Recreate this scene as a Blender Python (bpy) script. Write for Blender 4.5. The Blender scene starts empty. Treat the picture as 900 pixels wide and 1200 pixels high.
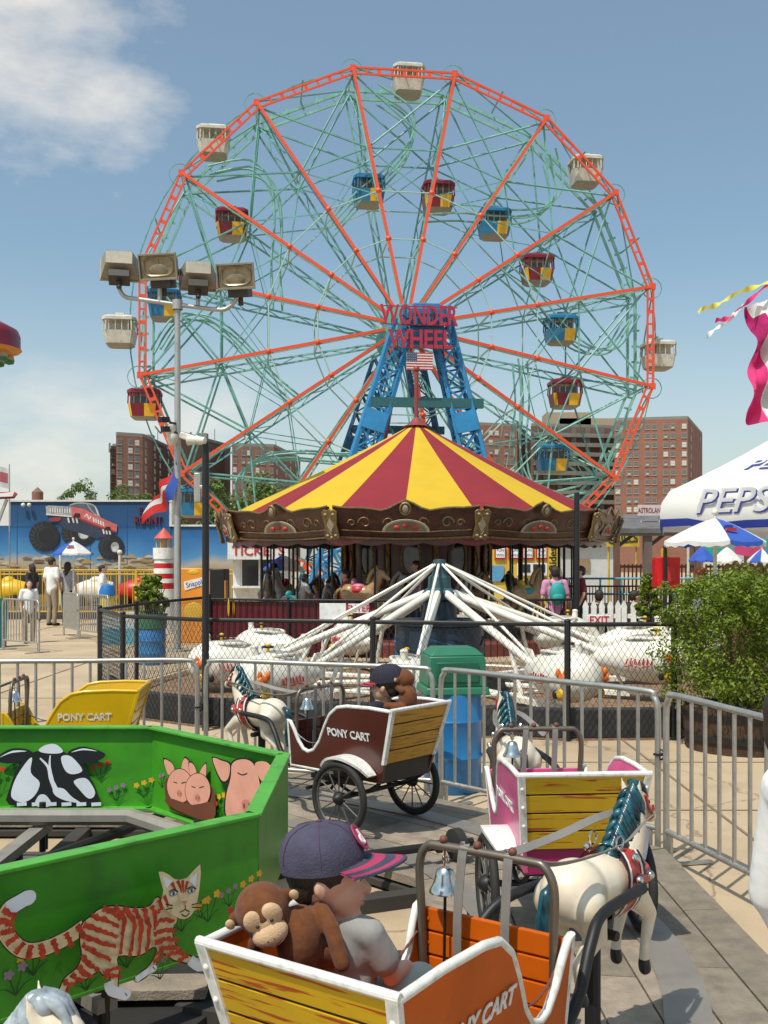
import bpy, bmesh, math, random
from mathutils import Vector, Matrix
R = math.radians
PI = math.pi
rnd = random.Random(7)
S = bpy.context.scene
COL = S.collection
V = Vector

# ---------------------------------------------------------------- camera
cd = bpy.data.cameras.new("camera"); cam = bpy.data.objects.new("camera", cd); COL.objects.link(cam)
cam.location = (0, 0, 1.75); cam.rotation_euler = (R(90), 0, 0)
cd.sensor_width = 36; cd.sensor_fit = 'AUTO'; cd.lens = 36.39; cd.shift_y = 55/1200
cd.clip_start = .05; cd.clip_end = 3000
S.camera = cam
F, H = 1213.0, 1.75

# ---------------------------------------------------------------- sky and sun
SUN_EL, SUN_AZ = R(61), math.atan2(-.6, -.8)      # the sun stands behind the left shoulder
wd = bpy.data.worlds.new("World"); S.world = wd; wd.use_nodes = True
nt = wd.node_tree; N = nt.nodes; N.clear()
out = N.new('ShaderNodeOutputWorld'); bg = N.new('ShaderNodeBackground'); sky = N.new('ShaderNodeTexSky')
sky.sky_type = 'NISHITA'; sky.sun_disc = False; sky.sun_elevation = SUN_EL; sky.sun_rotation = SUN_AZ
sky.air_density = 1.0; sky.dust_density = 2.2; sky.ozone_density = 1.0; sky.altitude = 0
tc = N.new('ShaderNodeTexCoord'); sx = N.new('ShaderNodeSeparateXYZ'); nt.links.new(tc.outputs['Generated'], sx.inputs[0])
def mth(op, a, b=None, c=None):
    n = N.new('ShaderNodeMath'); n.operation = op
    for i, q in enumerate((a, b, c)):
        if q is None: continue
        if isinstance(q, (int, float)): n.inputs[i].default_value = q
        else: nt.links.new(q, n.inputs[i])
    return n.outputs[0]
def vmask(direction, lo, hi):
    n = N.new('ShaderNodeVectorMath'); n.operation = 'DOT_PRODUCT'
    nt.links.new(tc.outputs['Generated'], n.inputs[0]); n.inputs[1].default_value = V(direction).normalized()
    r = N.new('ShaderNodeMapRange'); r.interpolation_type = 'SMOOTHSTEP'
    nt.links.new(n.outputs['Value'], r.inputs[0]); r.inputs[1].default_value = lo; r.inputs[2].default_value = hi
    return r.outputs[0]
mp = N.new('ShaderNodeMapping'); nt.links.new(tc.outputs['Generated'], mp.inputs[0]); mp.inputs['Scale'].default_value = (1, 1, 2.2)
nz = N.new('ShaderNodeTexNoise'); nt.links.new(mp.outputs[0], nz.inputs[0])
nz.inputs['Scale'].default_value = 5.2; nz.inputs['Detail'].default_value = 9; nz.inputs['Roughness'].default_value = .58
# one white cloud high on the left, a hazy bank low on the left, thin streaks elsewhere
m1 = vmask((-.35, 1, .535), .976, .9995)
c1 = mth('MULTIPLY', m1, .75)
c1 = mth('SUBTRACT', mth('ADD', c1, mth('MULTIPLY', nz.outputs['Fac'], 1.6)), 1.22)
c1 = mth('MULTIPLY', mth('MAXIMUM', c1, 0), 1.55)
m2 = vmask((-.42, 1, .10), .90, .985)
c2 = mth('MULTIPLY', mth('MAXIMUM', mth('SUBTRACT', mth('ADD', mth('MULTIPLY', m2, .50), nz.outputs['Fac']), .66), 0), 1.6)
lz2 = N.new('ShaderNodeMapRange'); lz2.interpolation_type = 'SMOOTHSTEP'; nt.links.new(sx.outputs[2], lz2.inputs[0]); lz2.inputs[1].default_value = .235; lz2.inputs[2].default_value = .13; c2 = mth('MULTIPLY', c2, lz2.outputs[0])
lowz = N.new('ShaderNodeMapRange'); lowz.interpolation_type = 'SMOOTHSTEP'; nt.links.new(sx.outputs[2], lowz.inputs[0])
lowz.inputs[1].default_value = .30; lowz.inputs[2].default_value = .02
c3 = mth('ADD', mth('MULTIPLY', lowz.outputs[0], .34), .10)
cl = mth('MINIMUM', mth('MAXIMUM', mth('MAXIMUM', c1, c2), c3), .92)
mix = N.new('ShaderNodeMix'); mix.data_type = 'RGBA'; nt.links.new(cl, mix.inputs['Factor'])
tint = N.new('ShaderNodeMix'); tint.data_type = 'RGBA'; tint.blend_type = 'MULTIPLY'; tint.inputs['Factor'].default_value = 1; nt.links.new(sky.outputs[0], tint.inputs['A']); tint.inputs['B'].default_value = (.82, 1.07, 1.05, 1)
nt.links.new(tint.outputs['Result'], mix.inputs['A']); mix.inputs['B'].default_value = (7.2, 6.8, 6.2, 1)
nt.links.new(mix.outputs['Result'], bg.inputs[0]); bg.inputs[1].default_value = .134
nt.links.new(bg.outputs[0], out.inputs[0])
sd = bpy.data.lights.new("sun", 'SUN'); sd.energy = 4.0; sd.angle = R(.53); sd.color = (1, .94, .84)
sun = bpy.data.objects.new("sun", sd); COL.objects.link(sun)
sfrom = V((math.sin(SUN_AZ)*math.cos(SUN_EL), math.cos(SUN_AZ)*math.cos(SUN_EL), math.sin(SUN_EL)))
sun.rotation_euler = sfrom.to_track_quat('Z', 'Y').to_euler()
S.view_settings.view_transform = 'Standard'; S.view_settings.look = 'None'; S.view_settings.exposure = 0; S.view_settings.gamma = 1

# ---------------------------------------------------------------- helpers
def W(px, py, Y):                                   # point seen at photo pixel px,py when it stands Y metres away
    return V(((px-450)/F*Y, Y, H-(py-655)/F*Y))
def X(px, Y): return (px-450)/F*Y
def Z(py, Y): return H-(py-655)/F*Y
MATS = {}
def mat(name, col, rough=.5, metal=0, var=.14, scale=4, bump=0, bscale=30, stretch=(1, 1, 1), dirt=0, island=0, coat=0, trans=0, spec=.5):
    if name in MATS: return MATS[name]
    m = bpy.data.materials.new(name); m.use_nodes = True; t = m.node_tree; n = t.nodes; b = n['Principled BSDF']
    b.inputs['Roughness'].default_value = rough; b.inputs['Metallic'].default_value = metal
    b.inputs['Specular IOR Level'].default_value = spec
    if coat: b.inputs['Coat Weight'].default_value = coat; b.inputs['Coat Roughness'].default_value = .15
    tcn = n.new('ShaderNodeTexCoord'); mpn = n.new('ShaderNodeMapping'); t.links.new(tcn.outputs['Object'], mpn.inputs[0])
    mpn.inputs['Scale'].default_value = stretch
    nn = n.new('ShaderNodeTexNoise'); t.links.new(mpn.outputs[0], nn.inputs[0]); nn.inputs['Scale'].default_value = scale
    nn.inputs['Detail'].default_value = 6; nn.inputs['Roughness'].default_value = .62
    rp = n.new('ShaderNodeValToRGB'); t.links.new(nn.outputs['Fac'], rp.inputs[0])
    rp.color_ramp.elements[0].position = .3; rp.color_ramp.elements[1].position = .7
    rp.color_ramp.elements[0].color = [c*(1-var) for c in col]+[1]; rp.color_ramp.elements[1].color = [min(1, c*(1+var)) for c in col]+[1]
    last = rp.outputs[0]
    if island:
        g = n.new('ShaderNodeNewGeometry'); hs = n.new('ShaderNodeHueSaturation'); t.links.new(last, hs.inputs['Color'])
        mr = n.new('ShaderNodeMapRange'); t.links.new(g.outputs['Random Per Island'], mr.inputs[0])
        mr.inputs[3].default_value = 1-island; mr.inputs[4].default_value = 1+island
        t.links.new(mr.outputs[0], hs.inputs['Value'])
        mr2 = n.new('ShaderNodeMapRange'); t.links.new(g.outputs['Random Per Island'], mr2.inputs[0])
        mr2.inputs[3].default_value = .5+.03*island; mr2.inputs[4].default_value = .5-.03*island
        t.links.new(mr2.outputs[0], hs.inputs['Hue']); last = hs.outputs[0]
    if dirt:
        d = n.new('ShaderNodeTexNoise'); t.links.new(tcn.outputs['Object'], d.inputs[0]); d.inputs['Scale'].default_value = scale*2.3; d.inputs['Detail'].default_value = 8
        dr = n.new('ShaderNodeMapRange'); t.links.new(d.outputs['Fac'], dr.inputs[0]); dr.inputs[1].default_value = .52; dr.inputs[2].default_value = .72; dr.inputs[4].default_value = dirt
        mx = n.new('ShaderNodeMix'); mx.data_type = 'RGBA'; t.links.new(dr.outputs[0], mx.inputs['Factor']); t.links.new(last, mx.inputs['A'])
        mx.inputs['B'].default_value = [c*.35+.02 for c in col]+[1]; last = mx.outputs['Result']
    t.links.new(last, b.inputs['Base Color'])
    if trans: b.inputs['Transmission Weight'].default_value = trans
    if bump:
        bn = n.new('ShaderNodeTexNoise'); t.links.new(mpn.outputs[0], bn.inputs[0]); bn.inputs['Scale'].default_value = bscale; bn.inputs['Detail'].default_value = 5
        bb = n.new('ShaderNodeBump'); t.links.new(bn.outputs['Fac'], bb.inputs['Height']); bb.inputs['Strength'].default_value = bump; bb.inputs['Distance'].default_value = .02
        t.links.new(bb.outputs[0], b.inputs['Normal'])
    MATS[name] = m; return m
def cloth(name, col, rough=.85, **k):              # thin fabric or leaf that lets some light through
    m = mat(name, col, rough=rough, **k)
    t = m.node_tree; n = t.nodes; b = n['Principled BSDF']; o = n['Material Output']
    tr = n.new('ShaderNodeBsdfTranslucent'); ms = n.new('ShaderNodeMixShader'); ms.inputs[0].default_value = .3
    src = b.inputs['Base Color'].links[0].from_socket; t.links.new(src, tr.inputs['Color'])
    t.links.new(b.outputs[0], ms.inputs[1]); t.links.new(tr.outputs[0], ms.inputs[2]); t.links.new(ms.outputs[0], o.inputs[0]); return m
def grain(name, base, streak, scale=7, stretch=(1, 1, 1), rough=.4, width=.06):   # painted wood grain: streaks on a base
    m = mat(name, base, rough=rough, var=.1)
    t = m.node_tree; n = t.nodes; b = n['Principled BSDF']
    tcn = n.new('ShaderNodeTexCoord'); mpn = n.new('ShaderNodeMapping'); t.links.new(tcn.outputs['Object'], mpn.inputs[0]); mpn.inputs['Scale'].default_value = stretch
    oi = n.new('ShaderNodeObjectInfo'); cb = n.new('ShaderNodeCombineXYZ'); mm = n.new('ShaderNodeMath'); mm.operation = 'MULTIPLY'; mm.inputs[1].default_value = 37; t.links.new(oi.outputs['Random'], mm.inputs[0]); t.links.new(mm.outputs[0], cb.inputs[0]); t.links.new(mm.outputs[0], cb.inputs[2]); t.links.new(cb.outputs[0], mpn.inputs['Location'])
    nn = n.new('ShaderNodeTexNoise'); t.links.new(mpn.outputs[0], nn.inputs[0]); nn.inputs['Scale'].default_value = scale; nn.inputs['Detail'].default_value = 3; nn.inputs['Distortion'].default_value = .25
    r = n.new('ShaderNodeMapRange'); t.links.new(nn.outputs['Fac'], r.inputs[0]); r.inputs[1].default_value = .60-width; r.inputs[2].default_value = .60+width
    src = b.inputs['Base Color'].links[0].from_socket
    mx = n.new('ShaderNodeMix'); mx.data_type = 'RGBA'; t.links.new(r.outputs[0], mx.inputs['Factor']); t.links.new(src, mx.inputs['A']); mx.inputs['B'].default_value = (*streak, 1)
    t.links.new(mx.outputs['Result'], b.inputs['Base Color']); return m

def tag(o, label=None, cat=None, group=None, kind=None):
    if label: o['label'] = label
    if cat: o['category'] = cat
    if group: o['group'] = group
    if kind: o['kind'] = kind
    return o
def thing(name, label, cat, loc=(0, 0, 0), rz=0, group=None):
    o = bpy.data.objects.new(name, None); COL.objects.link(o); o.empty_display_size = .2
    o.location = loc; o.rotation_euler = (0, 0, rz)
    return tag(o, label, cat, group)
def dup(o, parent=None):
    c = o.copy(); COL.objects.link(c); c.parent = parent
    for ch in list(o.children): dup(ch, c)
    return c
def frame(d):                                       # matrix whose z axis points along d
    d = V(d).normalized(); return d.to_track_quat('Z', 'Y').to_matrix().to_4x4()
def catmull(P, k=6, closed=False):
    P = [V(p) for p in P]; n = len(P); o = []
    for i in range(n if closed else n-1):
        g = lambda j: P[j % n] if closed else P[max(0, min(n-1, j))]
        a, b, c, d = g(i-1), g(i), g(i+1), g(i+2)
        for s in range(k):
            t = s/k
            o.append(.5*((2*b)+(c-a)*t+(2*a-5*b+4*c-d)*t*t+(3*b-a-3*c+d)*t**3))
    if not closed: o.append(P[-1])
    return o
class MB:
    def __init__(s): s.v = []; s.f = []; s.m = []; s.T = Matrix()
    def add(s, vs, fs, m=0):
        o = len(s.v); T = s.T
        s.v += [tuple(T @ V(p)) for p in vs]; s.f += [tuple(i+o for i in f) for f in fs]; s.m += [m]*len(fs)
    def face(s, pts, m=0): s.add(pts, [tuple(range(len(pts)))], m)
    def hexa(s, p, m=0): s.add(p, [(0, 3, 2, 1), (4, 5, 6, 7), (0, 1, 5, 4), (1, 2, 6, 5), (2, 3, 7, 6), (3, 0, 4, 7)], m)
    def box(s, c, d, m=0, rot=None):
        x, y, z = d[0]/2, d[1]/2, d[2]/2
        p = [V(q) for q in ((-x, -y, -z), (x, -y, -z), (x, y, -z), (-x, y, -z), (-x, -y, z), (x, -y, z), (x, y, z), (-x, y, z))]
        if rot is not None: p = [rot @ q for q in p]
        s.hexa([q+V(c) for q in p], m)
    def beam(s, a, b, w, h, m=0, up=(0, 0, 1)):      # a rectangular bar from a to b
        a, b = V(a), V(b); d = (b-a).normalized(); u = V(up)
        if abs(d.dot(u)) > .98: u = V((1, 0, 0))
        r = d.cross(u).normalized()*w/2; q = r.cross(d).normalized()*h/2
        s.hexa([a-r-q, a+r-q, a+r+q, a-r+q, b-r-q, b+r-q, b+r+q, b-r+q], m)
    def tube(s, path, r, m=0, n=8, closed=False):
        P = [V(p) for p in path]; L = len(P); rr = r if isinstance(r, (list, tuple)) else [r]*L
        vs = []; t0 = None; u = None
        for i in range(L):
            a = P[(i-1) % L] if (closed or i > 0) else P[i]; b = P[(i+1) % L] if (closed or i < L-1) else P[i]
            t = (b-a)
            t = t.normalized() if t.length > 1e-9 else (t0 or V((0, 0, 1)))
            if u is None:
                u = t.cross(V((0, 0, 1)))
                if u.length < .05: u = t.cross(V((1, 0, 0)))
            u = (u-t*u.dot(t)); u.normalize(); w = t.cross(u)
            for k in range(n):
                g = 2*PI*(k+.5)/n; vs.append(P[i]+(u*math.cos(g)+w*math.sin(g))*rr[i])
            t0 = t
        fs = []
        for i in range(L if closed else L-1):
            j = (i+1) % L
            for k in range(n): fs.append((i*n+k, i*n+(k+1) % n, j*n+(k+1) % n, j*n+k))
        if not closed: fs += [tuple(reversed(range(n))), tuple(range((L-1)*n, L*n))]
        s.add(vs, fs, m)
    def cyl(s, a, b, r0, r1=None, m=0, n=12): s.tube([a, b], [r0, r0 if r1 is None else r1], m, n)
    def ell(s, c, r, m=0, rot=None, nu=14, nv=9):
        if isinstance(r, (int, float)): r = (r, r, r)
        vs = []; fs = []; rot = rot or Matrix()
        vs.append(V((0, 0, r[2])))
        for i in range(1, nv):
            a = PI*i/nv
            for k in range(nu):
                g = 2*PI*k/nu; vs.append(V((r[0]*math.sin(a)*math.cos(g), r[1]*math.sin(a)*math.sin(g), r[2]*math.cos(a))))
        vs.append(V((0, 0, -r[2])))
        for k in range(nu):
            fs.append((0, 1+k, 1+(k+1) % nu)); b = 1+(nv-2)*nu
            fs.append((len(vs)-1, b+(k+1) % nu, b+k))
        for i in range(nv-2):
            for k in range(nu):
                a = 1+i*nu; fs.append((a+k, a+nu+k, a+nu+(k+1) % nu, a+(k+1) % nu))
        s.add([rot @ q + V(c) for q in vs], fs, m)
    def lathe(s, prof, c=(0, 0, 0), m=0, n=20, rot=None, ms=None):
        c = V(c); L = len(prof); vs = []
        for r, z in prof:
            for k in range(n):
                g = 2*PI*k/n; p = V((r*math.cos(g), r*math.sin(g), z)); vs.append((rot @ p if rot else p)+c)
        for i in range(L-1):
            fs = [(i*n+k, i*n+(k+1) % n, (i+1)*n+(k+1) % n, (i+1)*n+k) for k in range(n)]
            if i == 0: base = len(s.v); s.add(vs, fs, ms[0] if ms else m)
            else:
                s.f += [tuple(q+base for q in f) for f in fs]; s.m += [ms[i] if ms else m]*n
    def prism(s, poly, T, th, m=0, ms=None):         # 2-D outline in plane T (x,y), from z=0 to z=th
        n = len(poly); a = [T @ V((p[0], p[1], 0)) for p in poly]; b = [T @ V((p[0], p[1], th)) for p in poly]
        s.add(a+b, [tuple(reversed(range(n))), tuple(range(n, 2*n))]+[(i, (i+1) % n, n+(i+1) % n, n+i) for i in range(n)], m)
    def text(s, body, T, size, m=0, bold=0, ext=0, sx=1):
        me = textmesh(body, bold, ext/size if size else 0)
        A = T @ Matrix.Diagonal((size*sx, size, size, 1))
        s.add([A @ v.co for v in me.vertices], [tuple(p.vertices) for p in me.polygons], m)
    def mesh(s, me, T, m=0): s.add([T @ v.co for v in me.vertices], [tuple(p.vertices) for p in me.polygons], m)
    def build(s, name, mats, parent=None, smooth=35, bevel=0, loc=None):
        me = bpy.data.meshes.new(name); me.from_pydata(s.v, [], s.f)
        mats = mats if isinstance(mats, (list, tuple)) else [mats]
        for q in mats: me.materials.append(q)
        me.polygons.foreach_set('material_index', s.m)
        if smooth:
            me.polygons.foreach_set('use_smooth', [True]*len(s.f)); me.update(); me.set_sharp_from_angle(angle=R(smooth))
        me.update()
        return place(name, me, parent, bevel, loc)
def place(name, me, parent=None, bevel=0, loc=None):
    o = bpy.data.objects.new(name, me); COL.objects.link(o); o.parent = parent
    if loc is not None: o.location = loc
    if bevel:
        b = o.modifiers.new('bevel', 'BEVEL'); b.width = bevel; b.segments = 2; b.limit_method = 'ANGLE'; b.angle_limit = R(40)
    return o
_tx = {}
def textmesh(body, bold=0, ext=0):
    k = (body, bold, round(ext, 4))
    if k not in _tx:
        cu = bpy.data.curves.new('t', 'FONT'); cu.body = body; cu.align_x = 'CENTER'; cu.align_y = 'CENTER'; cu.size = 1; cu.offset = bold; cu.extrude = ext; cu.resolution_u = 3
        o = bpy.data.objects.new('t', cu); COL.objects.link(o)
        _tx[k] = bpy.data.meshes.new_from_object(o.evaluated_get(bpy.context.evaluated_depsgraph_get()))
        bpy.data.objects.remove(o)
    return _tx[k]
def blob(parts, voxel, smooth=4, name='blob', keep=None):
    """closed ellipsoids ('e',c,r,rot) and tapered capsules ('c',a,b,ra,rb) fused into one continuous surface"""
    b = MB()
    for p in parts:
        if p[0] == 'e': b.ell(p[1], p[2], rot=p[3] if len(p) > 3 else None, nu=20, nv=12)
        else:
            a, c, ra, rb = V(p[1]), V(p[2]), p[3], p[4]
            b.tube([a, c], [ra, rb], n=14); b.ell(a, ra, nu=14, nv=8); b.ell(c, rb, nu=14, nv=8)
    me = bpy.data.meshes.new(name); me.from_pydata(b.v, [], b.f)
    o = bpy.data.objects.new(name, me); COL.objects.link(o)
    r = o.modifiers.new('r', 'REMESH'); r.mode = 'VOXEL'; r.voxel_size = voxel
    if smooth: q = o.modifiers.new('s', 'SMOOTH'); q.iterations = smooth; q.factor = .5
    res = bpy.data.meshes.new_from_object(o.evaluated_get(bpy.context.evaluated_depsgraph_get()))
    bpy.data.objects.remove(o); bpy.data.meshes.remove(me)
    res.polygons.foreach_set('use_smooth', [True]*len(res.polygons)); res.name = name
    return res
def blobobj(name, parts, voxel, m, parent=None, smooth=4):
    me = blob(parts, voxel, smooth, name); me.materials.append(m); return place(name, me, parent)
class Paint:                                        # thin painted artwork lying on a panel: T maps (u,v) onto its face
    def __init__(s, T, z0=.002): s.b = MB(); s.T = T; s.z = z0; s.mats = []
    def mi(s, m):
        if m not in s.mats: s.mats.append(m)
        return s.mats.index(m)
    def poly(s, pts, m):
        s.z += .00035; s.b.face([s.T @ V((p[0], p[1], s.z)) for p in pts], s.mi(m))
    def smooth(s, pts, m, k=4): s.poly([(p.x, p.y) for p in catmull([V((a, b, 0)) for a, b in pts], k, True)], m)
    def stroke(s, pts, w, m, k=3, rag=0):
        P = catmull([V((a, b, 0)) for a, b in pts], k) if len(pts) > 2 else [V((a, b, 0)) for a, b in pts]
        n = len(P); L = []; Rr = []
        for i in range(n):
            d = (P[min(n-1, i+1)]-P[max(0, i-1)]).normalized(); nn = V((-d.y, d.x, 0)); t = i/(n-1)
            ww = (w if not isinstance(w, tuple) else w[0]+(w[1]-w[0])*t)/2
            L.append(P[i]+nn*ww*(1+rag*rnd.uniform(-1, 1))); Rr.append(P[i]-nn*ww*(1+rag*rnd.uniform(-1, 1)))
        s.z += .00035
        for i in range(n-1): s.b.face([s.T @ V((q.x, q.y, s.z)) for q in (L[i], Rr[i], Rr[i+1], L[i+1])], s.mi(m))
    def oval(s, c, rx, ry, m, rot=0, n=20):
        ca, sa = math.cos(rot), math.sin(rot)
        s.poly([(c[0]+rx*math.cos(2*PI*i/n)*ca-ry*math.sin(2*PI*i/n)*sa, c[1]+rx*math.cos(2*PI*i/n)*sa+ry*math.sin(2*PI*i/n)*ca) for i in range(n)], m)
    def text(s, body, T2, size, m, bold=0, sx=1):
        s.z += .0004; s.b.text(body, s.T @ Matrix.Translation((0, 0, s.z)) @ T2, size, s.mi(m), bold, 0, sx)
    def build(s, name, parent): return s.b.build(name, s.mats, parent, smooth=0)

# shared paints
white = mat('white paint', (.78, .77, .73), .35, dirt=.35, scale=6)
offwhite = mat('old white paint', (.66, .63, .56), .5, dirt=.4)
black = mat('black paint', (.012, .012, .013), .45)
dark = mat('black iron', (.02, .02, .021), .5, .3, dirt=.2)
rubber = mat('rubber', (.02, .019, .018), .75, dirt=.5)
steel = mat('galvanised steel', (.48, .46, .42), .42, .75, dirt=.3, scale=8)
chrome = mat('bright metal', (.68, .66, .62), .2, 1, var=.2, scale=20)
rust = mat('rusty knob', (.16, .05, .03), .6)
strapm = mat('grey strap', (.22, .2, .18), .6, dirt=.3)
red = mat('red paint', (.5, .02, .02), .4)
skin = mat('skin', (.62, .35, .245), .5, var=.08)
hairb = mat('dark brown hair', (.03, .018, .012), .55, bump=.5, bscale=150, stretch=(1, 1, .2))
glass = mat('dark window glass', (.03, .04, .05), .1)
blueu = cloth('blue umbrella cloth', (.05, .13, .55)); whiteu = cloth('white umbrella cloth', (.8, .79, .76))
# ================================================================ SETTING
def ground_z(x, y):
    t = min(1, max(0, (y-37)/9)); return -2.2*t*t*(3-2*t)
concrete = mat('tan concrete paving', (.46, .345, .22), .85, var=.16, scale=.8, bump=.25, bscale=60, dirt=.22)
t = concrete.node_tree; n = t.nodes; bs = n['Principled BSDF']; tcn = n.new('ShaderNodeTexCoord'); src = bs.inputs['Base Color'].links[0].from_socket
vo = n.new('ShaderNodeTexVoronoi'); vo.feature = 'DISTANCE_TO_EDGE'; vo.inputs['Scale'].default_value = .34; wn = n.new('ShaderNodeTexNoise'); wn.inputs['Scale'].default_value = 1.3; wn.inputs['Detail'].default_value = 8; t.links.new(tcn.outputs['Object'], wn.inputs[0])
va = n.new('ShaderNodeVectorMath'); va.operation = 'ADD'; t.links.new(tcn.outputs['Object'], va.inputs[0]); t.links.new(wn.outputs['Color'], va.inputs[1]); t.links.new(va.outputs[0], vo.inputs['Vector'])
cr = n.new('ShaderNodeMapRange'); t.links.new(vo.outputs['Distance'], cr.inputs[0]); cr.inputs[1].default_value = .0; cr.inputs[2].default_value = .006; cr.inputs[3].default_value = .7; cr.inputs[4].default_value = 0
vs_ = n.new('ShaderNodeTexVoronoi'); vs_.inputs['Scale'].default_value = 4.5; t.links.new(tcn.outputs['Object'], vs_.inputs['Vector']); gm = n.new('ShaderNodeMapRange'); t.links.new(vs_.outputs['Distance'], gm.inputs[0]); gm.inputs[1].default_value = .05; gm.inputs[2].default_value = .09; gm.inputs[3].default_value = .55; gm.inputs[4].default_value = 0
gx = n.new('ShaderNodeMath'); gx.operation = 'MAXIMUM'; t.links.new(cr.outputs[0], gx.inputs[0]); t.links.new(gm.outputs[0], gx.inputs[1])
mx = n.new('ShaderNodeMix'); mx.data_type = 'RGBA'; t.links.new(gx.outputs[0], mx.inputs['Factor']); t.links.new(src, mx.inputs['A']); mx.inputs['B'].default_value = (.14, .10, .065, 1); t.links.new(mx.outputs['Result'], bs.inputs['Base Color'])
b = MB(); xs = [-900, -300, -120, -60, -40, -30, -20, -10, 0, 10, 20, 30, 40, 60, 120, 300, 900]; ys = [-60, -20, 0, 10, 20, 30, 36]+[37+i for i in range(10)]+[48, 60, 90, 150, 300, 600, 1500]
for j in range(len(ys)-1):
    for i in range(len(xs)-1):
        b.face([(x, y, ground_z(x, y)) for x, y in ((xs[i], ys[j]), (xs[i+1], ys[j]), (xs[i+1], ys[j+1]), (xs[i], ys[j+1]))])
tag(b.build('ground', concrete, smooth=0), 'sunlit tan concrete ground between the rides', 'ground', kind='structure')
# expansion joints in the paving are thin dark sealed strips
b = MB(); joint = mat('joint sealant', (.2, .15, .1), .9)
for y in (7.2, 8.9, 13, 17.5, 22, 26.5): b.box((0, y, .003), (60, .02, .004))
for x in (-12, -8.5, -5, -1.5, 2.3, 5.5, 9): b.box((x, 15, .005), (.02, 40, .004))
tag(b.build('paving_joints', joint, smooth=0), kind='structure')

# dirt bed of the white spinning ride
mulch = mat('brown dirt bed', (.21, .13, .075), .95, var=.45, scale=9, bump=.8, bscale=40)
RC = V((.75, 14.0, 0)); b = MB(); n = 28
FV = [V((X(245, 17.1), 17.1, 0)), V((X(160, 14.4), 14.4, 0)), V((X(117, 12.9), 12.9, 0)), V((X(144, 11.4), 11.4, 0)), V((X(240, 10.7), 10.7, 0)), V((X(437, 10.35), 10.35, 0)),
      V((X(665, 9.95), 9.95, 0)), V((X(790, 10.0), 10.0, 0)), V((X(905, 11.4), 11.4, 0))]
poly = [(p.x, p.y) for p in FV]+[(4.6, 15.2), (3.4, 17.3)]
b.prism(poly, Matrix(), .012)
tag(b.build('dirt_bed', mulch), kind='structure')

# ---------------------------------------------------------------- pony cart ride deck
C0 = V((-1.88, 4.4, 0)); DZ = .12
wood = mat('weathered grey deck wood', (.25, .205, .155), .8, var=.28, scale=3, bump=.35, bscale=30, stretch=(3, 3, 3), island=.28, dirt=.3)
woodd = mat('dark deck framing', (.045, .04, .035), .8)
def octpt(ap, k, off=0):
    a = R(22.5+45*k); r = ap/math.cos(R(22.5)); return V((C0.x+r*math.cos(a), C0.y+r*math.sin(a), off))
deck = thing('ride_deck', 'octagonal grey wooden plank deck under the pony carts', 'deck', (C0.x, C0.y, 0))
rel = lambda p: V((p.x-C0.x, p.y-C0.y, p.z))
for k in range(8):
    b = MB(); a = R(45*(k+1)); ra = V((math.cos(a), math.sin(a), 0)); ta = V((-ra.y, ra.x, 0)); w = .2; ap = 2.07
    while ap+w < 3.5:
        p0, p1 = ap, ap+w-.009; t0 = p0*math.tan(R(22.5))-.004; t1 = p1*math.tan(R(22.5))-.004
        zt = DZ+rnd.uniform(-.002, .002); cuts = [0, 1] if t1 < 1.1 else [0, .5+rnd.uniform(-.2, .2), 1]
        for q in range(len(cuts)-1):
            f0, f1 = cuts[q]*2-1, cuts[q+1]*2-1; g = .003
            c = [ra*p0+ta*(t0*f0+g), ra*p0+ta*(t0*f1-g), ra*p1+ta*(t1*f1-g), ra*p1+ta*(t1*f0+g)]
            b.hexa([V((p.x, p.y, zt-.045)) for p in c]+[V((p.x, p.y, zt)) for p in c])
        ap += w
    b.build('deck_planks', wood, deck, smooth=0)
b = MB()
for k in range(16):
    a = R(22.5*k); d = V((math.cos(a), math.sin(a), 0)); b.beam(d*1.2+V((0, 0, .036)), d*3.4+V((0, 0, .036)), .09, .068)
for ap in (1.5, 2.09, 2.7, 3.4): b.tube([rel(octpt(ap, k, .034)) for k in range(8)], .03, n=6, closed=True)
b.build('deck_joists', woodd, deck)
trackm = mat('worn track steel', (.30, .27, .235), .5, .4, dirt=.3, scale=3)
for rr, wd_ in ((3.05, .17), (2.36, .13)):
    b = MB(); n = 96
    for i in range(n):
        a0, a1 = 2*PI*i/n, 2*PI*(i+1)/n
        q = [V((r*math.cos(a), r*math.sin(a), 0)) for r, a in ((rr-wd_/2, a0), (rr+wd_/2, a0), (rr+wd_/2, a1), (rr-wd_/2, a1))]
        b.hexa([p+V((0, 0, DZ+.003)) for p in q]+[p+V((0, 0, DZ+.007)) for p in q])
    b.build('wheel_track', trackm, deck, smooth=0)

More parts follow.
